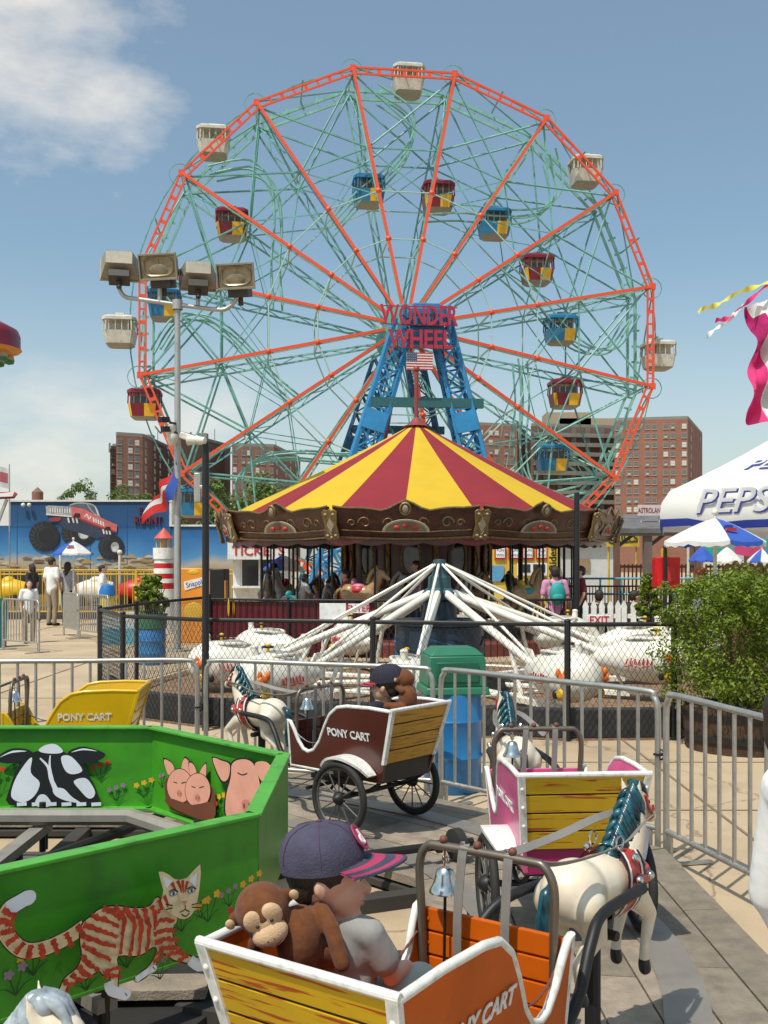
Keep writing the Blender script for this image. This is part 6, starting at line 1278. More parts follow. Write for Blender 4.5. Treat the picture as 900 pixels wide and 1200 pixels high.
# ================================================================ BOOTHS, MACHINES, SMALL STRUCTURES
def box_thing(name, label, cat, px0, px1, py0, Y, m, depth=.7, rz=0):
    w = (px1-px0)/F*Y; h = Z(py0, Y); t = thing(name, label, cat, (X((px0+px1)/2, Y), Y+depth/2, 0), rz); return t, w, h
t, w, h = box_thing('ticket_booth', 'white ticket booth with red lettering behind the carousel', 'booth', 273, 335, 646, 27, white, 1.6); h = 1.98
b = MB(); b.box((0, 0, .5), (w, 1.6, 1.0)); b.box((-w/2+.09, -.74, 1.4), (.18, .12, .8)); b.box((w/2-.09, -.74, 1.4), (.18, .12, .8)); b.box((0, .74, 1.4), (w, .12, .8)); b.box((-w/2+.05, 0, 1.4), (.08, 1.4, .8)); b.box((w/2-.05, 0, 1.4), (.08, 1.4, .8)); b.build('walls', white, t, smooth=0)
b = MB(); b.box((0, -.1, h-.02), (w*1.14, 2.0, .46)); b.build('fascia', white, t, bevel=.01, smooth=0); b = MB(); T = Matrix.Translation((-.0, -1.112, h-.03)) @ Matrix.Rotation(PI/2, 4, 'X'); b.text('TICKETS', T, .34, 0, .015, .005, 1.05); b.build('lettering', mat('ticket red', (.5, .03, .04), .5), t, smooth=0)
b = MB(); b.box((0, -.72, 1.4), (w*.8, .03, .78)); b.build('window', glass, t); b = MB()
for x in (-.35, 0, .35): b.box((x*w, -.75, 1.4), (.05, .05, .8))
b.box((0, -.85, 1.02), (w, .3, .05)); b.build('window_frame', white, t)
t, w, h = box_thing('drinks_machine', 'orange drinks vending machine with a white logo beside the lamp post', 'vending machine', 211, 243, 666, 21.5, None, .75); orm = mat('orange machine front', (.72, .26, .02), .35, var=.12, scale=3)
b = MB(); b.box((0, 0, h/2), (w, .75, h)); b.build('cabinet', orm, t, bevel=.02); b = MB(); T = Matrix.Translation((.04, -.38, h*.80)) @ Matrix.Rotation(PI/2, 4, 'X') @ Matrix.Rotation(R(14), 4, 'Z'); b.T = T; b.prism([(-.25, -.09), (.24, -.07), (.26, .09), (-.23, .09)], Matrix(), .008); b.T = Matrix(); b.text('Snapple', T @ Matrix.Translation((0, 0, .011)), .15, 1, .01, 0, .9); b.ell((0, -.375, h*.95), (.12, .012, .05), 2); b.ell((0, -.376, h*.42), (.2, .02, .2), 2); b.build('logo_panel', [white, mat('logo blue', (.02, .05, .3), .5), yelb], t, smooth=0)
t, w, h = box_thing('machine_cabinet', 'tall black cabinet next to the orange drinks machine', 'cabinet', 246, 263, 667, 21.3, None, .7); b = MB(); b.box((0, 0, h/2), (w, .7, h)); b.build('cabinet', dark, t, bevel=.015); b = MB(); b.box((-w/2-.012, -.2, h/2), (.02, .3, h*.96)); b.box((w/2+.01, -.2, h*.45), (.02, .3, h*.8)); b.build('side_panel', orm, t)
t = thing('toy_lighthouse', 'small red and white striped lighthouse prop behind the blue barrel planter', 'lighthouse prop', (X(192, 25), 25, 0)); zz = lambda py: Z(py, 25)
b = MB(); prof = [(.30, .0), (.27, zz(690)), (.262, zz(683)), (.255, zz(678)), (.25, zz(672)), (.24, zz(666)), (.235, zz(660)), (.23, zz(655))]; b.lathe(prof, n=18, ms=[0, 1, 0, 1, 0, 1, 0]); b.lathe([(.26, zz(655)), (.26, zz(642)), (0, zz(642))], n=18); b.build('tower', [white, red], t, smooth=30)
b = MB()
for k in range(6): g = k*PI/3+.3; b.cyl((.17*math.cos(g), .17*math.sin(g), zz(642)), (.17*math.cos(g), .17*math.sin(g), zz(631)), .02, n=6)
b.lathe([(.09, zz(642)), (.09, zz(632))], n=10); b.build('lantern', mat('tan lantern', (.45, .32, .16), .5), t); b = MB(); b.lathe([(.24, zz(631)), (.03, zz(620)), (0, zz(618))], n=16); b.build('roof', mat('coral roof', (.6, .09, .06), .5), t)
def umbrella(label, px, ytop, yedge, Y, wpx, cols, n=8, tilt=0, group='blue and white parasols', pole=True, text=None):
    Rr = wpx/F*Y/2; zt = Z(ytop, Y); ze = Z(yedge, Y); t = thing('parasol', label, 'umbrella', (X(px, Y), Y, 0), tilt, group)
    for k in range(n):
        b = MB(); vs = []; nr, na = 6, 6
        for i in range(nr+1):
            for j in range(na+1):
                f_ = i/nr; g = 2*PI*(k+j/na)/n; r = Rr*f_*(1-.06*math.sin(PI*j/na)*f_); z = zt-(zt-ze)*(f_**1.25)-.02*math.sin(PI*j/na)*f_; vs.append((r*math.cos(g), r*math.sin(g), z))
        w = na+1; fs = [(i*w+j, (i+1)*w+j, (i+1)*w+j+1, i*w+j+1) for i in range(nr) for j in range(na)]; b.add(vs, fs)
        vs2 = [v_ for v_ in vs[-w:]]+[(v_[0]*1.005, v_[1]*1.005, v_[2]-.07*Rr-.015*(j % 2)) for j, v_ in enumerate(vs[-w:])]; b.add(vs2, [(j, w+j, w+j+1, j+1) for j in range(na)]); b.build('canopy_panel', cols[k % len(cols)], t, smooth=60)
    if pole: b = MB(); b.cyl((0, 0, 0), (0, 0, zt+.06), .02, n=8); b.ell((0, 0, zt+.06), .035); b.lathe([(.22, .0), (.22, .06), (.05, .1)], n=14); b.build('pole', offwhite, t)
    return t, Rr, zt, ze
def ulogo(t, Rr, zt, ze, g, w=.5):
    b = MB()
    for s, c_ in ((.06, 0), (-.06, 1)):
        pts = []
        for f_ in (-.5, -.25, 0, .25, .5): a = g+f_*w; r = Rr*(.62+s); z = zt-(zt-ze)*((.62+s)**1.25)+.02; pts.append(V((r*math.cos(a), r*math.sin(a), z)))
        b.tube(pts, .04*Rr, c_, n=4)
    b.build('logo_stripes', [red, mat('logo blue', (.02, .05, .3), .5)], t)
a = umbrella('blue and white parasol in front of the monster truck mural', 86, 634, 648, 27, 47, [whiteu, whiteu, blueu, blueu], tilt=R(75)); ulogo(*a, R(200))
a = umbrella('blue and white parasol beside the white ticket booth', 332, 650, 666, 24.5, 47, [whiteu, whiteu, blueu, blueu], tilt=R(-85)); ulogo(*a, R(-20))
a = umbrella('big weathered blue and white parasol under the edge of the white tent', 838, 607, 634, 10.9, 118, [blueu, whiteu, whiteu, whiteu], 8, R(-92)); ulogo(*a, R(10), .3)
umbrella('plain blue parasol behind the seated man in a red cap', 823, 640, 656, 19, 32, [blueu])
umbrella('white parasol with sagging edge left of the brown board fence', 852, 641, 657, 20, 36, [whiteu])
umbrella('blue and white parasol cut by the right edge above the brown fence', 893, 643, 657, 19, 34, [blueu, whiteu], tilt=R(20))
# big white soft-drink tent
TY = 13.2; tcx = V((6.46, 14.0, 0)); tent = thing('vendor_tent', 'big white vendor tent lettered PEPSI with a blue band, upper right', 'tent', tuple(tcx), 0)
TR = 2.9; NS_ = 6; zt, ze, zv = 4.2, 2.62, 2.16; tw_ = cloth('white tent fabric', (.82, .81, .78), var=.05, scale=1); tb_ = cloth('blue tent band', (.04, .07, .42))
def tv(k, f=1, z=None): g = R(180+60*k+15); return V((TR*f*math.cos(g), TR*f*math.sin(g), z if z is not None else zt-(zt-ze)*f))
for k in range(NS_):
    b = MB(); nr, na = 8, 8; vs = []
    for i in range(nr+1):
        f_ = i/nr; A_, B_ = tv(k, f_), tv(k+1, f_)
        for j in range(na+1): p = A_.lerp(B_, j/na); p.z += -.10*math.sin(PI*f_)-.05*math.sin(PI*j/na)*f_; vs.append(p)
    w = na+1; b.add(vs, [(i*w+j, (i+1)*w+j, (i+1)*w+j+1, i*w+j+1) for i in range(nr) for j in range(na)])
    e_ = vs[-w:]; vs2 = []
    for q in range(4): vs2 += [V((p.x*(1+.035*math.sin(q/3*PI)+.01*q), p.y*(1+.035*math.sin(q/3*PI)+.01*q), p.z-(ze-zv)*q/3+.012*math.sin(j*2.2+k)*q)) for j, p in enumerate(e_)]
    b.add(vs2, [(q*w+j, (q+1)*w+j, (q+1)*w+j+1, q*w+j+1) for q in range(3) for j in range(na)]); o = b.build('roof_panel', tw_, tent, smooth=40)
    b = MB(); lo, up_ = vs2[3*w:], vs2[2*w:3*w]; v3 = [q.lerp(p, .62)*1.0+V((p.x*.006, p.y*.006, 0)) for p, q in zip(up_, lo)]+[q+V((q.x*.006, q.y*.006, -.004)) for q in lo]; b.add(v3, [(j, w+j, w+j+1, j+1) for j in range(na)]); b.build('blue_band', tb_, o, smooth=40)
    SH = Matrix(((1, .35, 0, 0), (0, 1, 0, 0), (0, 0, 1, 0), (0, 0, 0, 1))); p0, p1, p2, p3 = (w+0, w+na, 0, 0); A_, B_ = tv(k, 1), tv(k+1, 1); u = (B_-A_).normalized(); o2 = u.cross(V((0, 0, 1)))
    T = Matrix((u, V((0, 0, 1)), o2)).transposed().to_4x4(); T.translation = A_.lerp(B_, .34)+o2*.14+V((0, 0, -.17))
    for M_, sz in ((T, .42),):
        b = MB(); b.text('PEPSI', M_ @ Matrix.Translation((.018, -.018, -.004)) @ SH, sz, 0, .018, 0, 1.15); b.text('PEPSI', M_ @ SH, sz, 1, .012, 0, 1.15); b.build('lettering', [mat('tent lettering blue', (.03, .045, .25), .7), whiteu], o, smooth=0)
    mid_ = tv(k, .74).lerp(tv(k+1, .74), .36); n_ = u.cross((tv(k, .3)+tv(k+1, .3))/2-(tv(k, .8)+tv(k+1, .8))/2).normalized(); n_ = n_ if n_.z > 0 else -n_; v_ = n_.cross(u)
    T = Matrix((u, v_, n_)).transposed().to_4x4(); T.translation = mid_+n_*.02+V((0, 0, -.10)); b = MB(); b.text('PEPSI', T @ Matrix.Translation((.02, -.02, 0)) @ SH, .34, 0, .025, 0, 1.1); b.text('PEPSI', T @ Matrix.Translation((0, 0, .006)) @ SH, .34, 1, .012, 0, 1.1); b.build('lettering', [mat('tent lettering blue', (.03, .045, .25), .7), whiteu], o, smooth=0)
b = MB(); b.cyl((0, 0, 0), (0, 0, zt), .035, n=8); b.build('tent_pole', offwhite, tent)
# teal and pink awning
AY = 21.5; t = thing('striped_awning', 'teal and pink scalloped awning below the parasols at right', 'awning', (X(880, AY), AY, 0)); b = MB(); b2 = MB(); wA = .64
for i in range(8):
    x = -1.0+i*wA; q = [V((x, 0, Z(632, AY))), V((x+wA, 0, Z(632, AY)))]; nn_ = 6; pts = q+[V((x+wA-wA*j/nn_, -.05, Z(649, AY)-.05*math.sin(PI*j/nn_))) for j in range(nn_+1)]; (b if i % 2 else b2).face(pts); (b if i % 2 else b2).face([q[0], q[1], V((x+wA, 1.2, Z(622, AY))), V((x, 1.2, Z(622, AY)))])
b.build('pink_stripe', cloth('pink awning', (.55, .06, .18)), t, smooth=0); b2.build('teal_stripe', cloth('teal awning', (.03, .38, .28)), t, smooth=0)
b = MB(); 
for x in (-.95, 1.5, 4): b.cyl((x, .1, 0), (x, .1, Z(634, AY)), .03); b.cyl((x, 1.2, 0), (x, 1.2, Z(622, AY)), .03)
b.build('awning_post', offwhite, t)
# red box on a post
t = thing('red_box', 'bright red metal box with a yellow top on a black post, right of the pavilion', 'electrical box', (X(782, 14.6), 14.6, 0)); zz = lambda py: Z(py, 14.6)
b = MB(); b.box((0, .06, (zz(653)+zz(690))/2), (.33, .24, zz(653)-zz(690))); b.box((-.17, .06, (zz(653)+zz(690))/2), (.012, .2, .4)); b.build('box', mat('signal red', (.62, .008, .012), .4), t, bevel=.012); b = MB(); b.box((-.02, .05, zz(648)), (.09, .12, .12)); b.build('yellow_cap', yelb, t, bevel=.01)
b = MB(); b.cyl((-.055, -.09, 0), (-.055, -.09, zz(640)), .028, n=8); b.cyl((.07, .08, 0), (.07, .08, zz(688)), .03, n=8); b.build('post', dark, t)
b = MB(); b.box((.02, -.08, zz(672)), (.16, .012, .22)); b.build('door', red, t)
# brown board fence on the right
t = thing('board_fence', 'brown vertical board fence behind the large evergreen at right', 'fence', (0, 0, 0)); b = MB(); A_, B_ = V((X(848, 13.2), 13.2, 0)), V((5.4, 11.6, 0)); d = (B_-A_); L = d.length; d.normalize(); n = int(L/.115)
for i in range(n):
    p = A_+d*(i+.5)*L/n; hh = Z(664, 13)+rnd.uniform(-.03, .03); q = V((-d.y, d.x, 0))*rnd.uniform(-.004, .004); b.beam(p+q, p+q+V((0, 0, hh)), .108, .02, up=V((-d.y, d.x, 0))); b.hexa([p+q+d*s+V((-d.y, d.x, 0))*e_+V((0, 0, z)) for z, sc_ in ((hh, .053), (hh+.05, .02)) for s, e_ in ((-sc_, -.01), (sc_, -.01), (sc_, .01), (-sc_, .01))])
b.build('boards', plank, t, smooth=0); b = MB()
for z in (.3, 1.3): nn_ = V((-d.y, d.x, 0))*.04; b.beam(A_+nn_+V((0, 0, z)), B_+nn_+V((0, 0, z)), .04, .09)
b.build('rails', plank, t)
# pavilion with shingle roof, sign on top
PY_ = 27; t = thing('pavilion', 'open pavilion with grey shingle roof and brown posts right of the carousel', 'pavilion', (0, PY_, 0)); zz = lambda py: Z(py, PY_)
xa, xb = X(712, PY_), X(900, PY_); shing = mat('grey shingles', (.13, .125, .12), .85, var=.3, scale=3, bump=.5, bscale=30)
b = MB(); b.add([(xa-.3, -.6, zz(620)), (xb, -.6, zz(620)), (xb, 2.4, zz(598)), (xa+.6, 2.4, zz(598)), (xa-.3, -.6, zz(620)-.12), (xb, -.6, zz(620)-.12), (xb, 2.4, zz(598)-.12), (xa+.6, 2.4, zz(598)-.12)], [(0, 1, 2, 3), (7, 6, 5, 4), (0, 4, 5, 1), (1, 5, 6, 2), (2, 6, 7, 3), (3, 7, 4, 0)]); b.build('roof', shing, t, smooth=0)
b = MB(); b.beam((xa-.25, -.45, zz(624)), (xb, -.45, zz(624)), .12, .2); b.build('fascia_beam', mat('grey beam', (.2, .18, .16), .7), t)
brn = mat('brown post paint', (.15, .07, .04), .6)
for px, m_ in ((718.5, brn), (754, mat('grey brown post', (.13, .10, .085), .7)), (812, brn), (870, brn)): b = MB(); x = X(px, PY_); b.box((x, -.4, zz(627)/2), (.2 if m_ is not brn else .13, .2, zz(627))); b.build('post', m_, t); b = MB(); b.beam((x+.05, -.4, zz(640)), (x+.45, -.4, zz(626)), .08, .08); b.build('post_brace', mat('dark brace', (.04, .035, .03), .6), t)
t = thing('roof_sign', 'small white sign with red letters standing on the pavilion roof', 'sign', (X(762.5, PY_+.6), PY_+.6, 0)); zz = lambda py: Z(py, PY_+.6); w = 31/F*PY_
b = MB(); b.box((0, 0, zz(598)), (w, .05, 13/F*PY_)); b.cyl((-w*.35, .05, zz(612)), (-w*.35, .05, zz(600)), .02); b.cyl((w*.35, .05, zz(612)), (w*.35, .05, zz(600)), .02); b.build('board', mat('pinkish white board', (.6, .5, .48), .6), t); b = MB(); b.text('ASTROLAND', Matrix.Translation((0, -.03, zz(598.5))) @ Matrix.Rotation(PI/2, 4, 'X'), .19, 0, .01, .003, .62); b.build('lettering', mat('sign maroon', (.25, .03, .05), .5), t, smooth=0)
t = thing('food_sign', 'yellow food stall sign with dark letters seen under the pavilion roof', 'sign', (X(730, 30), 30, 0)); zz = lambda py: Z(py, 30); b = MB(); b.box((0, 0, zz(632)), (38/F*30, .08, 17/F*30)); 
for x in (-.4, .4): b.cyl((x, .06, 0), (x, .06, zz(632)), .03)
b.build('board', mat('sign yellow', (.6, .42, .05), .5, var=.3), t); b = MB(); b.text('GRILLS', Matrix.Translation((-.02, -.05, zz(632))) @ Matrix.Rotation(PI/2, 4, 'X') @ Matrix.Rotation(R(4), 4, 'Z'), .34, 0, .02, .004, .85); b.build('lettering', mat('sign dark green', (.03, .06, .03), .5), t, smooth=0)
# yellow stall building and white wall behind the carousel
t = thing('yellow_stall', 'yellow game stall with red and white signs, seen through the carousel poles', 'stall', (X(616, 33), 33, 0)); zz = lambda py: Z(py, 33); w = 82/F*33
b = MB(); b.box((0, .8, zz(628)/2), (w, 1.6, zz(628))); b.build('walls', mat('stall yellow', (.62, .42, .06), .6, var=.2), t, smooth=0)
b = MB()
for i in range(4): b.box((-w/2+.3+i*.44, -.04, zz(648)), (.36, .06, .42), 0); b.box((-w/2+.3+i*.44, -.075, zz(648)), (.28, .02, .30), 1)
for i in range(4):
    for j in (-1, 1): b.text('WIN' if j < 0 else 'FUN', Matrix.Translation((-w/2+.3+i*.44, -.088, zz(648)+j*.08)) @ Matrix.Rotation(PI/2, 4, 'X'), .12, 2, .01)
b.build('prize_signs', [red, white, mat('logo blue', (.02, .05, .3), .5)], t, smooth=0)
b = MB(); b.box((.2, -.03, zz(667)), (.95, .05, .40), 0); b.box((-.05, -.062, zz(666)), (.38, .02, .26), 1); b.box((.42, -.062, zz(666)), (.38, .02, .26), 1); b.box((-.9, -.03, zz(672)), (.4, .05, .5), 2); b.build('counter_window', [white, glass, mat('picture blue', (.1, .3, .5), .5)], t, smooth=0)
t = thing('yellow_banner', 'narrow yellow upright banner with black script by the yellow stall', 'banner', (X(648, 31.5), 31.5, 0)); zz = lambda py: Z(py, 31.5); b = MB(); b.box((0, 0, zz(655)), (.30, .04, 46/F*31.5)); b.cyl((.17, .03, 0), (.17, .03, zz(630)), .02); b.build('board', mat('sign yellow', (.6, .42, .05), .5), t); b = MB(); b.text('Rides', Matrix.Translation((0, -.025, zz(655))) @ Matrix.Rotation(PI/2, 4, 'X') @ Matrix.Rotation(R(90), 4, 'Z'), .32, 0, .02, .003); b.build('lettering', black, t, smooth=0)
t = thing('white_kiosk', 'plain white kiosk wall with a tan hatch behind the right side of the carousel', 'kiosk', (X(690, 35), 35, 0)); zz = lambda py: Z(py, 35); b = MB(); b.box((0, 1, zz(636)/2), (70/F*35, 2, zz(636))); b.build('walls', mat('kiosk white', (.55, .56, .56), .6, var=.08, dirt=.15), t, smooth=0); b = MB(); b.box((-.15, -.03, zz(662)), (.36, .06, .42)); b.build('hatch', mat('tan hatch', (.3, .2, .12), .6), t); b = MB(); b.box((0, .9, zz(636)+.05), (2.2, 2.3, .1)); b.build('roof', offwhite, t)
t = thing('blue_railing', 'pale blue pipe railing behind the picket fence on the right', 'railing', (0, 0, 0)); b = MB(); A_, B_ = W(655, 678, 24), W(862, 678, 22); 
for z in (0, -.35): b.cyl(A_+V((0, 0, z)), B_+V((0, 0, z)), .025, n=8)
for i in range(9): p = A_.lerp(B_, i/8); b.cyl(p, V((p.x, p.y, 0)), .022, n=6)
b.build('pipes', mat('pale blue rail paint', (.10, .38, .48), .45), t)
t = thing('brown_slat_fence', 'brown slatted fence between the pavilion posts', 'fence'); b = MB()
for i in range(34): x = X(722, 29)+i*.115; b.beam((x, 29, 0), (x, 29, Z(661, 29)), .06, .03)
b.beam((X(722, 29), 29, Z(664, 29)), (X(722, 29)+3.9, 29, Z(664, 29)), .05, .07); b.beam((X(722, 29), 29, .5), (X(722, 29)+3.9, 29, .5), .05, .07); b.build('slats', brn, t)
t = thing('iron_fence', 'dark iron picket fence in front of the kiosk', 'fence'); b = MB()
for i in range(52): x = X(648, 21)+i*.062; b.cyl((x, 21, 0), (x, 21, Z(686, 21)), .010, n=5)
b.cyl((X(648, 21), 21, Z(687, 21)), (X(648, 21)+3.2, 21, Z(687, 21)), .018, n=6); b.build('pickets', dark, t)
# white picket fence with EXIT board
QY = 16.6; t = thing('picket_fence', 'short white picket fence beside the ride exit', 'fence', (0, QY, 0)); zz = lambda py: Z(py, QY)
b = MB()
for i, px in enumerate((686, 695.5, 705, 715, 724, 731, 742, 753, 764)):
    x = X(px, QY); b.prism([(-.042, 0), (.042, 0), (.042, zz(714)), (.048, zz(711)), (.03, zz(707.5)), (0, zz(703.5)), (-.03, zz(707.5)), (-.048, zz(711)), (-.042, zz(714))], Matrix.Translation((x, 0, 0)) @ Matrix.Rotation(PI/2, 4, 'X'), .03)
b.beam((X(683, QY), .02, zz(722)), (X(768, QY), .02, zz(722)), .04, .07); b.beam((X(683, QY), .02, .3), (X(768, QY), .02, .3), .04, .07); b.build('pickets', white, t, smooth=0)
def board_sign(name, label, text, px, py, Y, wpx, hpx, size, colm, posts=True):
    t = thing(name, label, 'sign', (X(px, Y), Y, 0)); b = MB(); z = Z(py, Y); b.box((0, 0, z), (wpx/F*Y, .025, hpx/F*Y)); b.cyl((-wpx/F*Y*.4, .02, 0), (-wpx/F*Y*.4, .02, z), .014); b.cyl((wpx/F*Y*.4, .02, 0), (wpx/F*Y*.4, .02, z), .014); b.build('board', white, t, bevel=.004)
    if text: b = MB(); b.text(text, Matrix.Translation((0, -.016, z)) @ Matrix.Rotation(PI/2, 4, 'X'), size, 0, .02, .002, .9); b.build('lettering', colm, t, smooth=0)
sr = mat('sign red letters', (.5, .02, .05), .5)
board_sign('exit_sign', 'white board reading EXIT in red on the picket fence', 'EXIT', 702, 727, QY-.12, 28, 12, .17, sr); board_sign('enter_sign', 'white board reading ENTER in red in front of the carousel', 'ENTER', 420, 713, 16.7, 24, 11, .15, sr); board_sign('blank_board', 'plain white board left of the ENTER sign', '', 390, 718, 16.8, 31, 22, .1, sr)

# ================================================================ LEFT SIDE: YELLOW FENCED RIDE, BARRICADES
t = thing('yellow_fence', 'yellow painted fence around the kiddie ride before the mural', 'fence'); b = MB(); YY = 29.5
for i in range(100):
    x = X(-40, YY)+i*.078
    if i % 3: b.cyl((x, YY, .25), (x, YY, Z(668, YY)), .012, n=5)
for z in (Z(668, YY), Z(668, YY)-.12, .25): b.cyl((X(-40, YY), YY, z), (X(-40, YY)+7.8, YY, z), .022, n=6)
for i in range(9): x = X(-40, YY)+i*.97; b.box((x, YY, .7), (.07, .07, 1.5))
b.build('pickets', mat('fence yellow', (.6, .38, .03), .5), t)
t = thing('kiddie_ride', 'low kiddie ride with yellow base, small cars and grey deck behind the yellow fence', 'fairground ride', (X(80, 31.2), 31.2, 0)); b = MB(); b.box((0, 0, .18), (6.6, 2.2, .36)); b.box((0, -1.12, .3), (6.6, .05, .1)); b.build('deck', mat('ride deck grey', (.12, .12, .12), .6), t)
for i, (x, m_) in enumerate(((-2.6, yelb), (-1.7, yelb), (.9, offwhite), (2.2, red), (3.0, mat('ride grey car', (.3, .3, .3), .4)))):
    b = MB(); b.lathe([(0, -.6), (.22, -.55), (.36, -.2), (.38, .2), (.28, .55), (0, .62)], (x, -.4, .78), n=14, rot=frame((1, .1, 0))); b.ell((x+.05, -.4, 1.08), (.2, .22, .16)); o = b.build('ride_car', m_, t, smooth=60); b = MB()
    for sx_ in (-.35, .35):
        for sy in (-.75, -.05): b.lathe([(0, -.05), (.17, -.05), (.17, .05), (0, .05)], (x+sx_, sy, .52), n=12, rot=frame((0, 1, 0)))
    b.build('wheels', rubber, o)
b = MB(); b.box((-.2, .9, 1.0), (5.4, .06, .7)); b.build('back_fence', mat('dark mesh panel', (.1, .09, .08), .7), t)
for x in (-.3, 1.5): b = MB(); b.cyl((x, .2, .3), (x, .2, 1.9), .04); b.ell((x, .2, 1.95), .08); b.build('ride_post', offwhite, t)
barricade('pair of grey barricades near the left edge, standing on open paving', (X(2, 20), 20, 0), (X(47, 19.2), 19.2, 0)); barricade('solid looking grey barricade left of the white boat, seen at an angle', (X(74, 23.8), 23.8, 0), (X(92, 22.8), 22.8, 0), bars=22); barricade('grey barricade in front of the white kiddie boat', (X(92, 22.7), 22.7, 0), (X(128, 21.6), 21.6, 0))
t = thing('waste_drum', 'yellow drum with a bright blue domed lid by the kiddie rides', 'trash can', (X(126, 24.5), 24.5, 0)); b = MB(); b.lathe([(.15, 0), (.17, .5), (.16, .9)], n=16); b.build('drum', mat('pale yellow drum', (.6, .5, .12), .5), t); b = MB(); b.lathe([(.2, .88), (.2, .98), (.15, 1.12), (0, 1.17)], n=16); b.build('lid', mat('bright blue lid', (.02, .16, .45), .4), t)
t = thing('toy_boat', 'small white kiddie boat with yellow prow beside the blue lidded drum', 'kiddie boat', (X(146, 21.4), 21.4, 0)); b = MB(); L_ = .5
b.add([(-L_, -.2, .62), (L_, -.2, .66), (L_+.12, 0, .86), (L_, .2, .66), (-L_, .2, .62), (-L_*.9, -.14, .3), (L_*.8, -.12, .3), (L_*.9, 0, .34), (L_*.8, .12, .3), (-L_*.9, .14, .3)], [(0, 5, 6, 1), (1, 6, 7, 2), (2, 7, 8, 3), (3, 8, 9, 4), (4, 9, 5, 0), (5, 9, 8, 7, 6)]); b.build('hull', white, t, bevel=.02); b = MB(); b.tube(catmull([(L_+.05, 0, .7), (L_+.16, 0, .95), (L_+.12, 0, 1.1)], 4), .05, n=7); b.build('prow', yelb, t); b = MB(); b.box((0, 0, .15), (.9, .5, .3)); b.build('blue_base', mat('pool blue base', (.1, .35, .45), .5), t)
# airplane-like ride arm and pennant at far left, above the wall
t = thing('ride_boom', 'red and white pointed ride boom entering at the left edge above the mural', 'ride part', (X(2, 31), 31, 0)); zz = lambda py: Z(py, 31); b = MB(); b.add([(-2, -.2, zz(588)), (X(15, 31)-X(2, 31), -.12, zz(584)), (X(21, 31)-X(2, 31), 0, zz(579)), (X(15, 31)-X(2, 31), .12, zz(584)), (-2, .2, zz(588)), (-2, -.2, zz(581)), (X(17, 31)-X(2, 31), 0, zz(576)), (-2, .2, zz(581))], [(0, 1, 6, 5), (1, 2, 6), (2, 3, 6), (3, 4, 7, 6), (5, 6, 7), (0, 4, 3, 2, 1), (0, 5, 7, 4)]); b.build('boom', mat('maroon boom', (.2, .03, .04), .4), t, smooth=0); b = MB(); b.beam((-2, -.22, zz(584.5)), (X(15, 31)-X(2, 31), -.14, zz(580)), .03, .07); b.build('white_stripe', white, t); b = MB(); b.beam((-1.2, 0, 0), (X(8, 31)-X(2, 31), 0, zz(585)), .08, .08); b.beam((-1.6, .1, 0), (-1.6, .1, zz(586)), .1, .1); b.build('boom_strut', steel, t)
t = thing('feather_flag', 'white flag with faded red print on a thin pole at far left', 'flag', (X(11, 31.6), 31.6, 0)); zz = lambda py: Z(py, 31.6); b = MB(); b.cyl((0, 0, 0), (0, 0, zz(544)), .02, n=6); b.build('pole', steel, t); b = MB(); vs = []
for i in range(9):
    for j in range(5): vs.append((-.55*i/8, .08*math.sin(i*.9+j*.4), zz(549)-(zz(549)-zz(573))*j/4+.12*i/8))
b.add(vs, [(i*5+j, i*5+j+1, (i+1)*5+j+1, (i+1)*5+j) for i in range(8) for j in range(4)]); b.m = [1 if 1 <= i <= 5 and j in (1, 2) else 0 for i in range(8) for j in range(4)]; b.build('cloth', [fw_, cloth('faded red print', (.5, .15, .17))], t, smooth=60)
# maroon disc of a ride at the upper left edge
DY = 10.5; t = thing('ride_lamp_disc', 'maroon drum with orange underside and green bulb at the upper left edge', 'ride part', (X(-22, DY), DY, 0)); zz = lambda py: Z(py, DY)
b = MB(); Rr = 44/F*DY; b.lathe([(0, zz(374)), (Rr*.5, zz(376)), (Rr*.93, zz(386)), (Rr, zz(394)), (Rr, zz(407)), (Rr*1.03, zz(409))], n=28, m=0); b.lathe([(Rr*1.03, zz(409)), (Rr*.98, zz(411)), (Rr*.7, zz(414)), (0, zz(416))], n=28, m=1); dd = b.build('drum', [mat('deep maroon drum', (.16, .006, .02), .35, coat=.3), mat('orange underside', (.6, .24, .03), .5)], t, smooth=45)
for k in range(8): g = 2*PI*k/8-.35; p = V((Rr*.70*math.cos(g), Rr*.70*math.sin(g), 0)); b = MB(); b.lathe([(.03, zz(411)), (.045, zz(415)), (.055, zz(420)), (.045, zz(424)), (0, zz(425.5))], p, n=12, ms=[0, 0, 1, 1]); b.build('bulb', [mat('tan socket', (.4, .28, .15), .5), mat('green bulb', (.02, .16, .08), .25)], dd, smooth=60)
b = MB(); b.cyl((-.1, 0, 0), (-.1, 0, zz(380)), .05, n=10); b.build('support_pole', dark, t)
